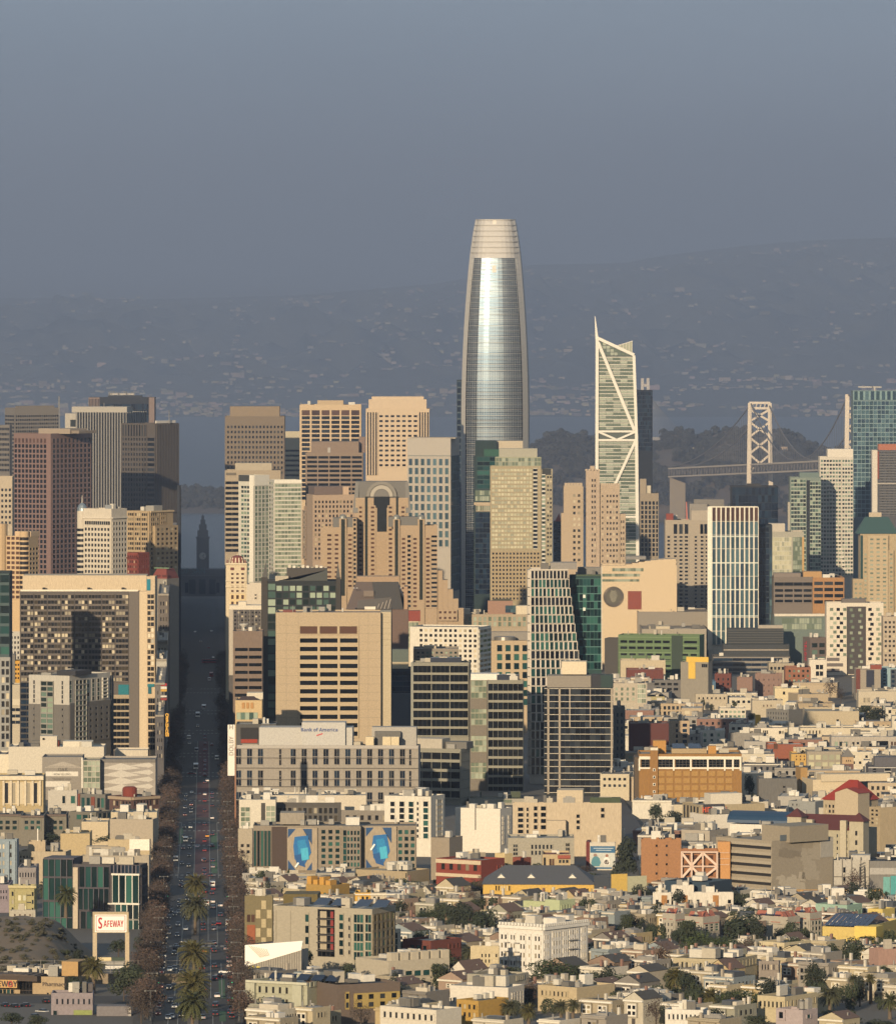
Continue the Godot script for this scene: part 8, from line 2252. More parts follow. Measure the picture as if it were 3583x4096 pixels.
	# nearest rows
	S("N", "cream_house", "cream bay-windowed house row in front of the clipped hedge trees", 110, 545, 760, 1310, 1410, 8, 25, "b0a076", "6d6a64", [["L", 130, 540, 1335, 1385, 12, 1, 0.4, 0.8, "h"], ["R", 560, 750, 1325, 1380, 7, 1, 0.4, 0.8, "h"]], 10).done()
	S("N", "grey_house", "grey painted Victorian with pale sash windows right of the cream bay-windowed row", 752, 905, 920, 1320, 1410, 9, 8, "8a7c70", "8f887e", [["L", 770, 900, 1340, 1390, 6, 1, 0.4, 0.8, "h"]], 3).done()
	b = S("N", "garden_house", "cream square house with two white-framed windows and a shuttered door", 762, 945, 1160, 1180, 1260, 9, 40, "c9b684", "8f8676", [["L", 775, 830, 1205, 1255, 2, 1, 0.7, 0.85, "h"], ["L", 875, 935, 1205, 1255, 2, 1, 0.7, 0.85, "h"]], 2)
	b.f("L", "shutter", "8a7448", 835, 870, 1205, 1260, 0, 0.2)
	b.done()
	S("N", "salmon_building", "large plain salmon-pink block at the right edge", 1595, 1660, 1870, 1230, 1370, 13, 65, "a87864", "a89488", [], 3).done()
	S("N", "cream_house", "long ornate cream row with a deep cornice at the bottom right", 748, 950, 1215, 1590, 1700, 8, 35, "bba878", "8d8678", [["L", 760, 940, 1625, 1680, 6, 1, 0.45, 0.8, "h"], ["R", 965, 1200, 1620, 1670, 8, 1, 0.4, 0.8, "h"]], 5).done()
	S("N", "white_house", "white gabled cottage group at the bottom edge right of centre", 45, 330, 375, 1690, 1790, 8, 12, "d8d2c4", "77746e", [["L", 60, 320, 1720, 1770, 8, 1, 0.4, 0.8, "d"]], 3).done()
	S("N", "lilac_building", "plain lilac-grey block at the bottom edge", 890, 1085, 1205, 1690, 1792, 9, 40, "a89c9c", "8f8a88", [["R", 1110, 1150, 1725, 1760, 1, 1, 0.6, 0.8, "t"], ["L", 900, 960, 1700, 1780, 1, 1, 0.5, 0.6, "d"]], 4).done()

func BM(called: String, label: String, cat: String, x: float, z: float, a: float, wl: float, wr: float, h: float, hex: String, roof: String, group: String) -> Bld:
	var b := Bld.new()
	b.o = self
	b.c = CROP["D"]; b.k = 1.0; b.ca = 1.0; b.sa = 1.0; b.xc = 0; b.z = z; b.base = g(z)
	b.wl = wl; b.wr = wr; b.h = h; b.col = M(hex)
	b.n = thing(called, label, cat, Vector3(x, g(z), -z), -deg_to_rad(a), group)
	b.bx("wall", b.col, -wl, 0, -8, h - 0.5, -wr, 0)
	b.bx("wall", b.col, -wl, 0, h - 0.5, h, -0.3, 0)
	b.bx("wall", b.col, -0.3, 0, h - 0.5, h, -wr, -0.3)
	b.bx("wall", b.col, -wl, -wl + 0.3, h - 0.5, h, -wr, -0.3)
	b.bx("roof", roof, -wl + 0.3, -0.3, h - 0.48, h - 0.4, -wr, -0.3)
	return b
const NTH := ["first", "second", "third", "fourth", "fifth", "sixth", "seventh", "eighth", "ninth", "tenth", "eleventh", "twelfth", "thirteenth", "fourteenth", "fifteenth", "sixteenth", "seventeenth", "eighteenth", "nineteenth", "twentieth"]
func hidden_or_hiding(u0: float, u1: float, v0: float, v1: float, z: float, slack: float) -> bool:
	for k in keep:
		var ov: float = minf(u1, k[1]) - maxf(u0, k[0])
		if ov <= 1.0: continue
		if absf(z - k[4]) < minf(11.0, k[6]): return true
		if k[4] > z and v0 < k[3] - slack: return true           # would stand in front of its visible part
		if k[4] < z and z - k[4] < minf(24.0, k[6]): return true
	return false
func house_rows():
	var r := RandomNumberGenerator.new()
	r.seed = 404
	var cols := [["b8a67c", "cream"], ["cfc6b2", "white"], ["a39474", "beige"], ["958c7e", "grey"], ["b3975c", "yellow"], ["97947c", "sage"], ["a68c68", "tan"], ["b3a68c", "off-white"], ["7d766e", "slate"], ["9c7a62", "rose"], ["8a9498", "pale blue"], ["b0a076", "buttery"], ["bdb39a", "ivory"], ["8a6a54", "brown"], ["a89878", "sand"]]
	var roofs := [["a8a298", "pale flat roof"], ["8a857c", "grey flat roof"], ["bdb4a2", "cream flat roof"], ["5a5854", "dark flat roof"], ["4a4846", "black tar roof"], ["9a8c78", "tan gravel roof"], ["77726a", "grey gravel roof"]]
	var a := 37.0
	var ca := cos(deg_to_rad(a))
	var sa := sin(deg_to_rad(a))
	var made := 0
	# rows of houses on the near slope, turned with the street grid
	for row in 47:
		var z := 2222.0 + row * 18.5
		var u := 492.0
		var nth := 0
		if row % 4 == 3: z += 6.0
		while u < 1800.0:
			var wl := r.randf_range(6.5, 13.0)
			var wr := r.randf_range(8.5, 12.0)
			var h := r.randf_range(6.0, 9.5)
			var wpx := (wl * ca + wr * sa) * F / z
			var zz := z + r.randf_range(-5, 5)
			var uc := u + wl * ca * F / zz
			var v0 := 582.0 + (EYE - g(zz) - h) * F / zz
			var gap := r.randf() < 0.10
			if not gap and not hidden_or_hiding(u, u + wpx, v0, 582.0 + (EYE - g(zz)) * F / zz, zz, 9.0) and v0 < 2046 and made < 385:
				var c: Array = cols[r.randi() % cols.size()]
				var rf: Array = roofs[r.randi() % roofs.size()]
				var kind := r.randi() % 11
				var nm: String = ["row", "corner", "attached"][r.randi() % 3]
				nth += 1
				var lab := "%s %s house, %s, %s from left in %s house row from bottom" % [c[1], nm, rf[1] if kind < 9 else ["dark gabled roof", "brown gabled roof"][kind % 2], NTH[mini(nth - 1, 19)], NTH[row] if row < 20 else (["twenty-", "thirty-", "forty-"][(row - 20) / 9] + NTH[(row - 20) % 9])]
				var b := BM(["row_house", "terrace_house"][row % 2], lab, "house", (uc - 896.0) * zz / F, zz, a, wl, wr, h, c[0], rf[0], "houses on the near slope")
				var trim := ["ddd4bc", "cfc6b0", "e2dccc", c[0]][r.randi() % 4] as String
				var nb := 1 if wl < 10.0 else 2
				for i in nb:                              # bay windows on the street front
					var xc := -wl * (i + 0.5) / nb
					if r.randf() < 0.7:
						var bw := minf(1.7, wl / nb * 0.36)
						b.bx("bay", c[0], xc - bw, xc + bw, 2.6, h - 1.2, 0, 1.0)
						b.wm("L", xc - bw, xc + bw, 3.0, h - 1.6, 2, 2, 0.66, 0.6, "h", trim, 0.1, 1.0)
					else: b.wm("L", xc - 1.6, xc + 1.6, 3.0, h - 1.6, 2, 2, 0.5, 0.6, "h", trim, 0.12)
				b.bx("cornice", trim, -wl - 0.1, 0.1, h - 0.9, h - 0.35, 0.0, 0.7)
				b.bx("door", ["5a3a2c", "3c4a50", "6a5a48", "4a4440"][r.randi() % 4], -wl * 0.5 - 0.6, -wl * 0.5 + 0.6, 0, 2.2, 0, 0.15)
				if r.randf() < 0.75: b.wm("R", 2.0, wr - 2.0, h - 3.4, h - 1.3, 3 + r.randi() % 3, 1, 0.36, 0.7, "h", c[0], 0.1)
				if kind >= 9:
					var m := b.mb("pitched_roof", M(["4a4844", "6a4a3c"][kind % 2], 0.9))
					var rh := r.randf_range(1.8, 3.0)
					m.q(Vector3(-wl - 0.3, h - 0.1, 0.3), Vector3(-wl / 2, h + rh, -0.4), Vector3(-wl / 2, h + rh, -wr), Vector3(-wl - 0.3, h - 0.1, -wr), Vector3(-1, 1, 0))
					m.q(Vector3(0.3, h - 0.1, 0.3), Vector3(-wl / 2, h + rh, -0.4), Vector3(-wl / 2, h + rh, -wr), Vector3(0.3, h - 0.1, -wr), Vector3(1, 1, 0))
					b.mb("gable", M(c[0])).tri(Vector3(-wl, h - 0.1, 0), Vector3(0, h - 0.1, 0), Vector3(-wl / 2, h + rh - 0.2, -0.3), Vector3(0, 0, 1))
				else:
					for i in r.randi() % 4:
						b.bx("skylight" if i % 2 else "roof_hatch", ["d8d2c4", "8f8b84", "4a5058", "c4b8a0"][r.randi() % 4], -wl * r.randf_range(0.55, 0.9), -wl * r.randf_range(0.2, 0.45), h - 0.4, h + r.randf_range(0.2, 1.6), -wr * r.randf_range(0.6, 0.85), -wr * r.randf_range(0.25, 0.5))
				for i in 2 + r.randi() % 4:
					var px := -wl * r.randf_range(0.1, 0.9)
					var pz := -wr * r.randf_range(0.1, 0.9)
					if r.randf() < 0.5: b.bx("chimney", ["8a5a48", "a89a84", "c9c0ac"][r.randi() % 3], px - 0.4, px + 0.4, h - 0.5, h + r.randf_range(1.2, 2.4), pz - 0.4, pz + 0.4)
					else: b.mb("vent_pipe", M("9a968e")).bar(Vector3(px, h - 0.5, pz), Vector3(px, h + 1.5, pz), 0.14)
				b.done()
				made += 1
			elif not gap:
				u += 7.0
				continue
			u += wpx * r.randf_range(0.86, 1.02) + (r.randf_range(10, 26) if gap else 0.0)
	# low blocks on the flat beyond, in line with the avenue
	var made2 := 0
	var cols2 := [["c9bda0", "cream"], ["d3cab4", "white"], ["b3a586", "beige"], ["9a948a", "grey"], ["b39c78", "tan"], ["8a5a48", "brick"], ["a8a296", "pale grey"], ["c4b490", "sand"], ["6d6a68", "charcoal"], ["b0936c", "ochre"]]
	for row in 34:
		var z := 3130.0 + row * 54.0
		var u := 1215.0 if z > 3300 else 1290.0
		if z < 3700: u = maxf(u, 1262.0 + (3700.0 - z) * 0.06)
		if row % 2: u -= 15
		var nth := 0
		while u < 1800.0:
			var wl := r.randf_range(11.0, 30.0)
			var wr := r.randf_range(16.0, 30.0)
			var h := r.randf_range(7.0, 14.0)
			var zz := z + r.randf_range(-9, 9)
			var wpx := wl * F / zz
			var v0 := 582.0 + (EYE - g(zz) - h) * F / zz
			var gap := r.randf() < 0.1
			if not gap and not hidden_or_hiding(u, u + wpx, v0, 582.0 + (EYE - g(zz)) * F / zz, zz, 6.0):
				var c: Array = cols2[r.randi() % cols2.size()]
				var rf: Array = roofs[r.randi() % roofs.size()]
				nth += 1
				var lab := "%s low block, %s, %s from left in %s flat-land row" % [c[1], rf[1], NTH[mini(nth - 1, 19)], NTH[row] if row < 20 else "twenty-" + NTH[row - 20] if row < 29 else "thirty-" + NTH[row - 29]]
				var b := BM("low_block", lab, "building", (u + wpx - 896.0) * zz / F, zz, r.randf_range(0.0, 9.0), wl, wr, h, c[0], rf[0], "low blocks on the flat land")
				if r.randf() < 0.72:
					var ny := 2 if h > 9.5 else 1
					b.wm("L", -wl + 1.0, -1.0, h - 1.0 - 3.3 * ny, h - 1.0, int(wl / r.randf_range(2.4, 4.5)), ny, r.randf_range(0.35, 0.7), r.randf_range(0.4, 0.65), ["h", "d", "e", "d"][r.randi() % 4], c[0], 0.2)
				if r.randf() < 0.5: b.bx("cornice", ["ddd4bc", c[0]][r.randi() % 2], -wl - 0.1, 0.1, h - 0.8, h - 0.3, 0, 0.6)
				b.cl(3 + r.randi() % 6, row * 100 + nth)
				b.done()
				made2 += 1
			elif not gap:
				u += 7.0
				continue
			u += wpx * r.randf_range(0.95, 1.1) + (12.0 if gap else 0.0)
	print("houses ", made, " blocks ", made2)

var crowns := {}
func palm_mesh(fronds: int, seed_: int) -> MB:
	var r := RandomNumberGenerator.new()
	r.seed = seed_
	var b := MB.new()
	for i in fronds:
		var az := TAU * i / fronds * 2.618 + r.randf() * 0.3
		var up := lerpf(-0.6, 1.35, pow(r.randf(), 0.8))
		var d := Vector3(cos(az) * cos(up), sin(up), sin(az) * cos(up))
		var p := Vector3.ZERO
		var side := d.cross(Vector3.UP).normalized()
		var n := 8
		for k in n:
			var q := p + d * 0.62
			d = (d + Vector3(0, -0.2, 0)).normalized()
			var w := 0.62 * (1.0 - pow(float(k) / n, 3.0)) + 0.05
			var dr := Vector3(0, -0.28, 0) * w
			for s in [-1.0, 1.0]:
				b.q(p, q, q + side * s * w + dr + d * 0.2, p + side * s * w * 0.55 + dr + d * 0.45, Vector3.UP)
			p = q
	return b
func crown_of(kind: String) -> Array:                  # shared crown meshes, three to a kind
	if not crowns.has(kind):
		var l := []
		for v in 3:
			match kind:
				"bare": l.append(blob(40 + v, 800, 1.0, 1.0, 0.055, 16).mesh(M(["40332b", "48372e", "3a2e28"][v], 0.95, 0.0, 0)))
				"rust": l.append(blob(50 + v, 900, 1.0, 1.0, 0.06, 14).mesh(M(["523a2e", "5a3e30", "46342b"][v], 0.95, 0.0, 0)))
				"dark": l.append(blob(60 + v, 1500, 1.0, 1.0, 0.085, 15).mesh(M(["2c3626", "343c28", "283024"][v], 0.9, 0.0, 0)))
				"clip": l.append(blob(70 + v, 2600, 1.05, 1.0, 0.06, 26).mesh(M(["36421f", "3c4822", "303c20"][v], 0.9, 0.0, 0)))
				"palm": l.append(palm_mesh(120, 80 + v).mesh(M(["4a4c28", "565228", "444826"][v], 0.85, 0.0, 0)))
		crowns[kind] = l
	return crowns[kind]
func beside(u: float, v: float) -> String:
	var best := 1e9
	var lab := "row houses"
	for k in keep:
		if k[5] == "": continue
		var d: float = absf(u - clampf(u, k[0], k[1])) + absf(v - clampf(v, k[2], k[3])) + absf(u - (k[0] + k[1]) / 2.0) * 0.05
		if d < best:
			best = d; lab = k[5]
	var w := lab.split(" ")
	var out := []
	for i in w.size():
		if w[i] in ["with", "and", "whose", "of", "in", "at", "beside", "under", "on", "by", "behind", "between", "left", "right", "below", "above"] and out.size() >= 3 or out.size() >= 6: break
		out.append(w[i].trim_suffix(","))
	return " ".join(out)
var said := {}
func tree(crop: String, x: float, y: float, w: float, h: float, kind: String, variant := 0, lift := 0.0, label := "", group := ""):
	var c: Array = CROP[crop]
	var u: float = c[0] + x * c[2]
	var vb: float = c[1] + (y + h / 2.0) * c[2]
	var z := zv(vb) if kind == "palm" else zh(vb, 2.0 + lift)
	keep.append([u - w * c[2] * 0.42, u + w * c[2] * 0.42, vb - h * c[2] * 0.8, vb - 4.0, z, "", 7.0])
	plant(u, z, w * c[2] * z / F, h * c[2] * z / F, kind, variant, lift, label, group, vb)
func plant(u: float, z: float, wm_: float, hm: float, kind: String, variant: int, lift: float, label: String, group: String, v := 0.0):
	var lab := label
	if lab == "":
		lab = "%s near the %s" % [{"bare": "bare brown tree", "rust": "rust-leaved tree", "dark": "dark leafy tree", "clip": "round clipped green tree", "palm": "palm tree with drooping fronds"}[kind], beside(u, v)]
		if said.has(lab):
			said[lab] += 1
			lab = NTH[mini(said[lab] - 1, 19)] + " " + lab
		else: said[lab] = 1
	var t := thing({"bare": "street_tree", "rust": "street_tree", "dark": "leafy_tree", "clip": "clipped_tree", "palm": "palm_tree"}[kind], lab, "tree", Vector3((u - 896.0) * z / F, g(z) + lift, -z), variant * 1.7, group)
	var tb := MB.new()
	if kind == "palm":
		var th := hm
		tb.lathe(0, 0, [[0.75, -2.0], [0.6, 1.0], [0.5, th * 0.8], [0.75, th * 0.96], [0.3, th]], 8)
		part("trunk", tb.mesh(M("6a5540", 0.95)), t)
		var s := wm_ / 8.4
		part("crown", crown_of(kind)[variant % 3], t, Transform3D(Basis(Vector3.UP, variant * 2.1) * Basis.from_scale(Vector3(s, s, s)), Vector3(0, th, 0)))
	else:
		var key := "trunk" + kind
		if not unit.has(key):
			tb.lathe(0, 0, [[0.3, -2.0], [0.2, 3.0], [0.12, 5.5]], 6)
			for i in 5:
				var a := TAU * i / 5.0
				tb.bar(Vector3(0, 2.4 + i * 0.3, 0), Vector3(cos(a) * 1.6, 5.0 + i * 0.4, sin(a) * 1.6), 0.1, 0.04)
			unit[key] = tb.mesh(M("4a3c32", 0.95, 0, 0))
		part("trunk", unit[key], t, Transform3D(Basis.from_scale(Vector3(1, (hm * 0.5 + 2.0) / 5.5, 1)), Vector3.ZERO))
		part("crown", crown_of(kind)[variant % 3], t, Transform3D(Basis(Vector3.UP, variant * 2.1) * Basis.from_scale(Vector3(wm_ * 0.54, hm * 0.5, wm_ * 0.5)), Vector3(0, 1.6, 0)))
func planting():
	var r := RandomNumberGenerator.new()
	r.seed = 31
	# street trees along both kerbs of the avenue
	for s in [-1.0, 1.0]:
		var z := 2290.0
		var i := 0
		while z < 5400.0:
			var skip: bool = (s < 0 and z > 2380 and z < 2440) or (z > 3000 and z < 3040) or r.randf() < 0.06
			if not skip:
				var off: float = s * (15.6 + r.randf_range(-0.8, 0.8))
				var wd := r.randf_range(9.5, 12.5) * (1.0 if z < 3300 else 1.2)
				plant(896.0 + (xm(z) + off) * F / z, z, wd, r.randf_range(8.5, 12.0), "rust" if r.randf() < 0.35 else "bare", i, 0.0, "bare russet street tree in the row along the avenue's %s kerb" % ("left" if s < 0 else "right"), "street trees along the avenue")
			z += r.randf_range(12.0, 16.0) if z < 3300 else r.randf_range(16.0, 22.0)
			i += 1
	# palms on the median
	for p in [[1822, 10.0, 9.5], [1872, 10.5, 11.5], [1972, 10.0, 10.5], [2038, 10.0, 11.0], [2078, 10.5, 10.5]]:
		var z := zv(p[0])
		plant(896.0 + (xm(z) - 0.6) * F / z, z, p[2], p[1], "palm", int(p[0]), 0.0, "broad palm on the avenue's median, %s from the bottom" % {2078: "first", 2038: "second", 1972: "third", 1872: "fourth", 1822: "fifth"}[p[0]], "palms on the median")
	for p in [["J", 360, 975, 150, 120], ["J", 500, 1030, 170, 130], ["J", 712, 1450, 190, 190], ["L", 245, 900, 75, 100], ["L", 150, 1310, 130, 150], ["L", 290, 1370, 140, 80], ["L", 450, 1720, 150, 130], ["L", 595, 1740, 140, 110], ["L", 840, 1710, 120, 130], ["L", 930, 1710, 110, 150], ["N", 130, 1490, 170, 120], ["N", 385, 1620, 150, 100], ["N", 1170, 1490, 180, 130], ["N", 1290, 1640, 180, 150],
		["N", 1470, 1530, 80, 190], ["N", 1600, 1530, 85, 190], ["N", 1745, 1670, 150, 140], ["N", 1080, 1680, 130, 80], ["S", 1610, 690, 70, 130], ["K", 1420, 1250, 130, 60]]:
		tree(p[0], p[1], p[2] + 20, p[3], p[4], "palm", int(p[1]), 8.0 if p[0] == "J" and p[1] < 600 else 0.0)
	for p in [["L", 780, 1400, 370, 170, "clip"], ["L", 1190, 1460, 420, 120, "clip"], ["N", 300, 1165, 270, 140, "clip"], ["N", 470, 1195, 230, 120, "clip"], ["N", 650, 1215, 220, 110, "clip"], ["N", 640, 1070, 330, 220, "dark"], ["N", 555, 1095, 150, 130, "rust"], ["N", 1362, 1095, 110, 110, "dark"], ["N", 1590, 1165, 200, 90, "dark"], ["N", 590, 1600, 280, 130, "clip"],
		["N", 410, 1740, 170, 110, "dark"], ["N", 750, 1765, 180, 80, "dark"], ["N", 1390, 1740, 280, 110, "dark"], ["N", 1660, 1790, 200, 70, "dark"], ["L", 60, 980, 180, 190, "dark"], ["L", 160, 1000, 150, 180, "dark"], ["L", 270, 1020, 220, 190, "dark"], ["L", 1335, 530, 220, 250, "dark"], ["L", 1390, 1030, 160, 130, "dark"], ["L", 1525, 1070, 80, 90, "dark"], ["L", 1720, 915, 150, 80, "clip"], ["L", 1560, 1690, 170, 170, "bare"],
		["L", 730, 760, 160, 120, "rust"], ["L", 200, 745, 140, 90, "rust"], ["L", 60, 755, 80, 80, "dark"], ["L", 1000, 610, 190, 60, "rust"], ["L", 660, 600, 80, 60, "dark"], ["L", 1560, 180, 110, 120, "dark"], ["L", 1660, 250, 180, 120, "dark"], ["K", 1740, 960, 200, 150, "dark"], ["K", 700, 1350, 170, 60, "dark"], ["K", 910, 1375, 130, 100, "bare"], ["K", 560, 1580, 130, 80, "dark"], ["K", 1030, 1700, 150, 170, "bare"], ["K", 1550, 960, 220, 80, "clip"],
		["I", 1560, 1000, 170, 90, "dark"], ["I", 1660, 1015, 160, 80, "dark"], ["I", 1310, 830, 120, 130, "bare"], ["I", 1390, 860, 90, 110, "bare"], ["I", 720, 1530, 80, 150, "dark"], ["I", 100, 1640, 80, 60, "dark"], ["I", 310, 1610, 60, 50, "dark"], ["I", 425, 1605, 80, 60, "dark"], ["I", 640, 1610, 80, 50, "dark"], ["I", 760, 1630, 120, 60, "dark"], ["I", 205, 925, 35, 40, "dark"], ["I", 385, 935, 40, 60, "dark"], ["I", 450, 965, 40, 45, "dark"], ["I", 735, 1030, 60, 45, "dark"],
		["J", 100, 350, 200, 80, "dark"], ["J", 340, 365, 220, 70, "dark"], ["J", 780, 385, 200, 70, "dark"], ["J", 480, 1270, 120, 80, "dark"], ["J", 590, 1275, 120, 90, "dark"], ["J", 330, 1335, 100, 60, "dark"], ["J", 250, 1345, 70, 40, "dark"], ["J", 940, 1470, 230, 190, "dark"], ["J", 1000, 1400, 160, 150, "dark"], ["J", 560, 1480, 110, 110, "dark"], ["J", 1120, 1580, 270, 230, "rust"], ["J", 900, 1200, 120, 100, "dark"], ["J", 1060, 1190, 110, 120, "dark"], ["J", 1170, 1050, 120, 150, "rust"], ["J", 90, 1740, 180, 80, "dark"], ["J", 290, 1760, 160, 70, "dark"], ["J", 1050, 1300, 120, 150, "rust"],
		["N", 370, 880, 50, 120, "dark"], ["N", 420, 880, 45, 120, "dark"], ["N", 600, 870, 60, 130, "dark"], ["N", 1470, 1290, 110, 90, "dark"], ["N", 240, 1560, 160, 80, "dark"], ["N", 800, 1460, 110, 50, "dark"], ["N", 30, 1730, 90, 130, "dark"], ["N", 940, 1100, 180, 80, "dark"]]:
		tree(p[0], p[1], p[2] - p[4] * 0.08, p[3] * 1.2, p[4] * 1.3, p[5], int(p[1] + p[2]))
	for i in 125:
		var z := r.randf_range(2300.0, 3050.0)
		var s := r.randf_range(4.5, 9.5)
		plant(r.randf_range(500.0, 1800.0), z, s, s * r.randf_range(0.9, 1.5), "dark" if i % 6 else "rust", i, 0.0, "", "", 582.0 + (EYE - g(z) - 4.0) * F / z)
	# young shrubs dotted between the houses
	var sp := []
	for i in 900:
		var z := r.randf_range(2330.0, 3150.0)
		var u := r.randf_range(495.0, 1800.0)
		sp.append(Vector3((u - 896.0) * z / F, g(z) - 0.5, -z))
	var mm := MultiMesh.new()
	mm.transform_format = MultiMesh.TRANSFORM_3D
	mm.mesh = blob(90, 420, 1.0, 1.0, 0.13, 10).mesh(M("333c28", 0.9, 0, 0))
	mm.instance_count = sp.size()
	for i in sp.size():
		var s := r.randf_range(1.4, 3.0)
		mm.set_instance_transform(i, Transform3D(Basis(Vector3.UP, r.randf() * TAU) * Basis.from_scale(Vector3(s, s * r.randf_range(0.8, 1.8), s)), sp[i]))
	var mi := MultiMeshInstance3D.new()
	mi.name = "garden_shrubs"; mi.multimesh = mm
	add_child(mi)
	mi.set_meta("kind", "stuff"); mi.set_meta("label", "dark garden shrubs growing between the row houses"); mi.set_meta("category", "shrubs")

var car_parts := {}
func car(u: float, z: float, hex: String, away: bool, label: String, kind := "car", turn := 0.0, lift := 0.3):
	var x := (u - 896.0) * z / F
	var t := thing({"car": "car", "van": "delivery_van", "bus": "city_bus"}[kind], label, kind, Vector3(x, g(z) + lift, -z), (0.0 if away else PI) + 0.032 + turn, "traffic on the avenue" if lift < 0.35 else "cars in the supermarket lot")
	var L: float = {"car": 4.5, "van": 5.8, "bus": 12.0}[kind]
	var W: float = {"car": 1.8, "van": 2.1, "bus": 2.6}[kind]
	var H: float = {"car": 0.95, "van": 2.3, "bus": 3.0}[kind]
	var key := kind + hex
	if not car_parts.has(key):
		var b := MB.new()                              # body with sloping ends; its nose points along -z
		var hw := W / 2
		var pr := [[-L / 2, 0.3], [-L / 2, H * 0.72], [-L / 2 + 0.35, H * 0.92], [L / 2 - 0.25, H], [L / 2, H * 0.8], [L / 2, 0.3]]
		if kind != "car": pr = [[-L / 2, 0.35], [-L / 2, 1.2], [-L / 2 + (1.1 if kind == "van" else 0.15), H], [L / 2 - 0.1, H], [L / 2, H - 0.15], [L / 2, 0.35]]
		for i in pr.size():
			var p: Array = pr[i]
			var q: Array = pr[(i + 1) % pr.size()]
			b.q(Vector3(-hw, p[1], p[0]), Vector3(hw, p[1], p[0]), Vector3(hw, q[1], q[0]), Vector3(-hw, q[1], q[0]), Vector3(0, (p[1] + q[1]) / 2 - 0.7, (p[0] + q[0]) / 2))
		for s in [-1.0, 1.0]:
			for i in range(1, pr.size() - 1): b.tri(Vector3(s * hw, pr[0][1], pr[0][0]), Vector3(s * hw, pr[i][1], pr[i][0]), Vector3(s * hw, pr[i + 1][1], pr[i + 1][0]), Vector3(s, 0, 0))
		var cm := M(hex, 0.3, 0.0, 0)
		car_parts[key] = b.mesh(cm)
		var c := MB.new()
		if kind == "car":
			var lo := [[-1.0, H - 0.05], [-0.35, H + 0.5], [1.1, H + 0.5], [1.75, H - 0.02]]
			for i in 3:
				c.q(Vector3(-0.82, lo[i][1], lo[i][0]), Vector3(0.82, lo[i][1], lo[i][0]), Vector3(0.7 if i < 2 else 0.82, lo[i + 1][1], lo[i + 1][0]), Vector3(-0.7 if i < 2 else -0.82, lo[i + 1][1], lo[i + 1][0]), Vector3(0, 1, [-1, 0, 1][i]))
			for s in [-1.0, 1.0]: c.q(Vector3(s * 0.82, lo[0][1], lo[0][0]), Vector3(s * 0.72, lo[1][1], lo[1][0]), Vector3(s * 0.72, lo[2][1], lo[2][0]), Vector3(s * 0.82, lo[3][1], lo[3][0]), Vector3(s, 0.2, 0))
		else:
			c.box(-hw * 0.9, hw * 0.9, H * 0.5, H * 0.82, -L / 2 - 0.03, -L / 2 + 0.4)
			c.box(-hw * 0.8, hw * 0.8, H * 0.55, H * 0.85, L / 2 - 0.2, L / 2 + 0.04)
			c.box(-hw - 0.03, hw + 0.03, H * 0.55, H * 0.82, -L / 2 + 0.9, (L / 2 - 0.6) if kind == "bus" else -L / 2 + 2.2)
		car_parts[key + "c"] = c.mesh(M("14171b", 0.1, 0, 0))
	part("body", car_parts[key], t)
	part("windows", car_parts[key + "c"], t)
	if not car_parts.has("wheel"):
		var w := CylinderMesh.new()
		w.top_radius = 0.33; w.bottom_radius = 0.33; w.height = 0.22; w.radial_segments = 12
		w.material = M("151515", 0.8, 0, 0)
		car_parts["wheel"] = w
		for l in [["head", "d8d2c0", 0.5], ["tail", "b0141c", 0.25]]:
			var m := StandardMaterial3D.new()
			m.albedo_color = Color.html(l[1]); m.emission_enabled = true; m.emission = Color.html(l[1]); m.emission_energy_multiplier = l[2]; m.resource_name = l[0] + "_light"
			var bm := BoxMesh.new()
			bm.size = Vector3(0.32, 0.15, 0.06)
			bm.material = m
			car_parts[l[0]] = bm
	for s in [-1.0, 1.0]:
		for q in [-0.31, 0.31]: part("wheel", car_parts["wheel"], t, Transform3D(Basis(Vector3.BACK, PI / 2), Vector3(s * (W / 2 - 0.08), 0.33, q * L)))
		part("headlight", car_parts["head"], t, Transform3D(Basis(), Vector3(s * (W / 2 - 0.32), 0.62, -L / 2 - 0.02)))
		part("tail_light", car_parts["tail"], t, Transform3D(Basis(), Vector3(s * (W / 2 - 0.3), H * 0.7, L / 2 + 0.02)))
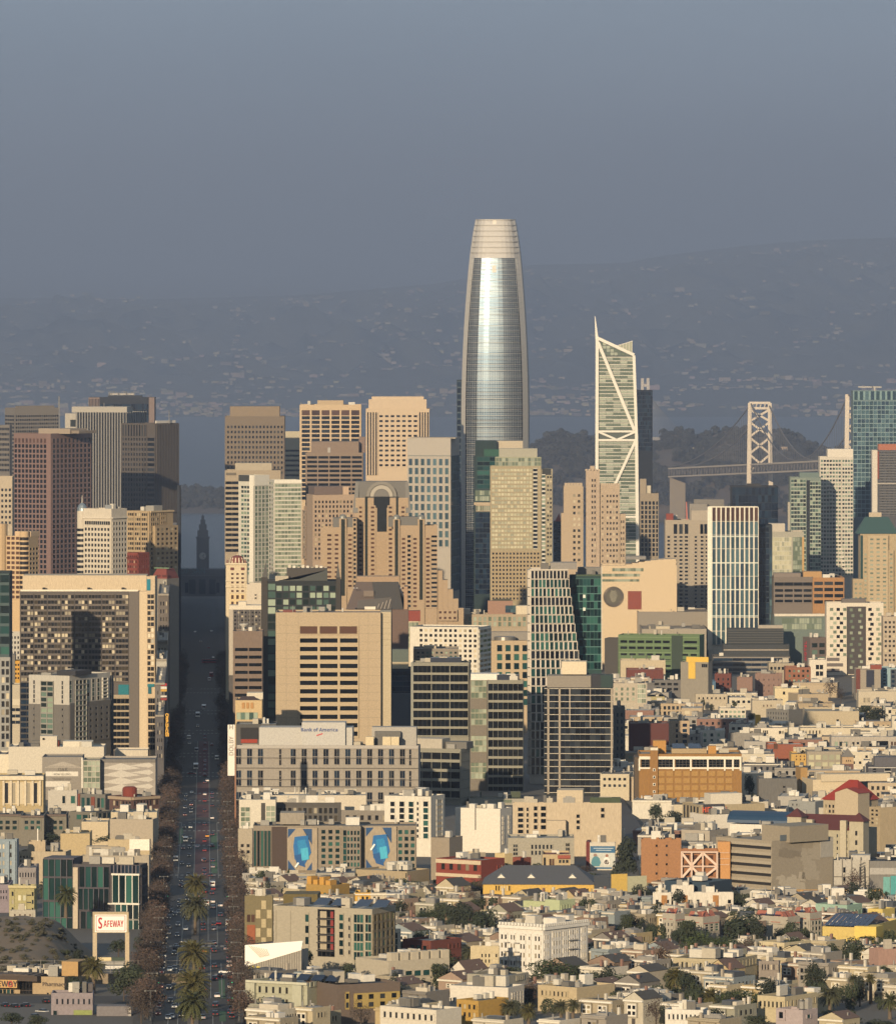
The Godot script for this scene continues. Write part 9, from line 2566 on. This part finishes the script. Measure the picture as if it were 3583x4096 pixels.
func traffic():
	var dark := ["17181b", "202226", "1b2230", "2a2422"]
	var n := 0
	# crop, x, y, away, tone (d dark, w white, s silver, r red, y yellow), kind, turn
	for c in ["Q,930,130,1,w,car", "Q,1010,310,1,d,car", "Q,935,415,1,d,car", "Q,1030,430,1,w,van", "Q,860,475,1,d,car", "Q,950,500,1,d,car", "Q,1025,520,1,d,car", "Q,890,555,1,s,car", "Q,935,610,1,w,car", "Q,1035,620,1,w,car", "Q,960,655,1,w,van", "Q,1035,690,1,s,car", "Q,940,715,1,r,car", "Q,1125,665,1,w,car", "Q,1125,780,1,d,car", "Q,520,810,0,d,car", "Q,590,775,0,d,car", "Q,545,735,0,d,car", "Q,515,925,0,d,car", "Q,515,990,0,s,car",
		"Q,920,885,1,d,car", "Q,925,950,1,d,car", "Q,1105,880,1,r,car", "Q,1222,890,1,w,van", "Q,1212,950,1,d,car", "Q,700,1120,0,d,car,1.4", "Q,620,1175,0,d,car,0.4", "Q,735,1180,0,d,car,0.5", "Q,582,1235,0,d,car", "Q,985,1120,1,d,car,1.5", "Q,938,1205,1,y,car", "Q,1040,1175,1,d,car", "Q,1195,1175,1,s,car", "Q,1295,1210,0,w,car", "Q,1360,1205,0,d,car", "Q,530,1425,0,w,car", "Q,655,1460,0,d,car", "Q,910,1440,1,d,van", "Q,910,1535,1,s,car", "Q,1120,1500,1,d,car", "Q,1190,1455,1,w,car,1.2", "Q,520,1640,0,d,car", "Q,930,1660,1,d,car", "Q,1088,1735,1,w,car", "Q,1075,1835,1,s,car",
		"Q,540,1795,0,d,car", "Q,583,1860,0,s,car", "Q,510,1995,0,s,car", "Q,915,1990,1,s,car", "Q,1245,1820,1,d,van", "Q,1240,1930,1,d,car", "Q,690,440,0,d,car", "Q,745,540,0,d,car", "Q,600,130,0,s,van", "P,945,110,1,w,bus", "P,872,200,0,w,bus", "P,870,320,0,d,car", "P,765,465,0,w,van", "P,772,525,0,s,car", "P,857,615,0,s,van", "P,1040,545,1,d,car", "P,1100,710,0,w,van", "P,850,820,0,w,bus", "P,800,888,0,r,car,1.5", "P,985,970,1,w,car", "P,725,1690,0,w,van", "P,815,1710,0,d,car", "P,865,1760,1,w,car", "P,985,1635,1,y,car", "P,1032,1750,1,w,car", "O,1020,1200,1,r,bus,1.5", "O,1035,1360,1,r,bus", "O,1010,1410,1,w,van", "O,1055,1135,0,w,car", "O,905,945,0,d,car", "O,1000,1020,1,r,car", "O,840,830,0,w,car", "O,1035,820,0,w,car"]:
		var q := (c as String).split(",")
		var k: Array = CROP[q[0]]
		var u: float = k[0] + float(q[1]) * k[2]
		var z := zv(k[1] + (float(q[2]) + 12.0) * k[2])
		var hex: String = {"d": dark[n % 4], "w": "d8d6d0", "s": "8f9296", "r": "8a1f24", "y": "c98a1c"}[q[4]]
		var tone: String = {"d": "dark", "w": "white", "s": "silver", "r": "red", "y": "orange-yellow"}[q[4]]
		car(u, z, hex, q[3] == "1", "%s %s heading %s the camera, %s vehicle of the avenue's %s stretch" % [tone, q[5], "away from" if q[3] == "1" else "toward", NTH[n % 20], ["nearest", "middle", "upper", "farthest"][mini(n / 20, 3)]], q[5], float(q[6]) if q.size() > 6 else 0.0, 0.22)
		n += 1
	for j in [[40, 1640, "d", 0.3], [110, 1645, "d", 0.5], [195, 1640, "d", 0.4], [320, 1675, "w", 0.9], [260, 1700, "d", 0.6], [350, 1615, "d", 0.2]]:
		var u: float = J_u(j[0])
		car(u, 2330.0 + (1700 - j[1]) * 0.6, {"d": "1b1d20", "w": "c9c7c0"}[j[2]], true, "%s car parked in the supermarket lot, %s from left" % [{"d": "dark", "w": "pale"}[j[2]], {40: "first", 110: "second", 195: "third", 260: "fourth", 320: "fifth", 350: "sixth"}[j[0]]], "car", j[3], g(2390) - g(2330.0 + (1700 - j[1]) * 0.6) + 0.36)
	var r := RandomNumberGenerator.new()
	r.seed = 12
	for ln in [[-11.4, "left kerbside", 0], [-7.2, "left outer", 0], [-4.2, "left inner", 0], [6.3, "right outer", 1], [11.4, "right kerbside", 1], [2.6, "right inner", 1]]:
		var z := 2310.0 + r.randf() * 20.0
		var i := 0
		while z < 4700.0 and i < 19:
			if (ln[0] != 2.6 or z > 3000.0) and (z < 2385 or z > 2440):
				var tone: String = ["dark", "dark", "silver", "white", "dark", "blue", "red"][r.randi() % 7]
				car(896.0 + (xm(z) + ln[0]) * F / z, z, {"dark": dark[i % 4], "silver": "85888c", "white": "cfcdc6", "blue": "22344c", "red": "6a1c20"}[tone], ln[2] == 1, "%s car in the avenue's %s lane, %s counting up from the bottom" % [tone, ln[1], NTH[i]], "car", 0.0, 0.22)
				i += 1
			z += r.randf_range(7.0, 40.0) if absf(ln[0]) > 11.0 else r.randf_range(25.0, 140.0)
	# street lamps with two arms
	var pole := MB.new()
	pole.lathe(0, 0, [[0.16, 0], [0.1, 9.5]], 6)
	pole.bar(Vector3(-1.6, 9.3, 0), Vector3(1.6, 9.3, 0), 0.07)
	var pm := pole.mesh(M("5a5c5c", 0.6, 0.3, 0))
	var head := MB.new()
	head.lathe(0, 0, [[0.05, -0.4], [0.28, -0.2], [0.2, 0.15], [0.02, 0.3]], 8)
	var hm := head.mesh(M("77746a", 0.5, 0, 0))
	for s in [-1.0, 1.0]:
		var i := 0
		var z := 2300.0
		while z < 3700.0:
			var t := thing("street_lamp", "twin-armed street lamp on the avenue's %s kerb, %s from the bottom" % ["left" if s < 0 else "right", NTH[i]], "street lamp", Vector3(xm(z) + s * 13.6, g(z) + 0.28, -z), 0.0, "street lamps along the avenue")
			part("pole", pm, t)
			for q in [-1.6, 1.6]: part("lamp_head", hm, t, Transform3D(Basis(), Vector3(q, 9.3, 0)))
			z += 80.0
			i += 1
	# traffic signals at the crossings
	for j in [[2415.0, 11.8, "right"], [2415.0, -11.8, "left"], [2345.0, 11.8, "right"], [2620.0, 11.8, "right"], [2970.0, 11.8, "right"], [2970.0, -11.8, "left"]]:
		var t := thing("traffic_signal", "traffic signal post at the avenue's %s kerb, %s crossing from the bottom" % [j[2], {2345.0: "first", 2415.0: "second", 2620.0: "third", 2970.0: "fourth"}[j[0]]], "traffic signal", Vector3(xm(j[0]) + j[1], g(j[0]) + 0.28, -j[0]))
		var b := MB.new()
		b.lathe(0, 0, [[0.11, 0], [0.09, 4.6]], 6)
		part("post", b.mesh(M("55585a", 0.6, 0.3, 0)), t)
		b = MB.new()
		b.box(-0.22, 0.22, 3.7, 4.8, 0.1, 0.4)
		part("signal_box", b.mesh(M("1c1d1c", 0.7, 0, 0)), t)
		var m := StandardMaterial3D.new()
		m.albedo_color = Color(0.1, 0.9, 0.6); m.emission_enabled = true; m.emission = Color(0.1, 0.9, 0.6); m.emission_energy_multiplier = 1.2; m.resource_name = "signal_light"
		b = MB.new()
		b.box(-0.13, 0.13, 3.8, 4.05, 0.4, 0.44)
		part("signal_light", b.mesh(m), t)
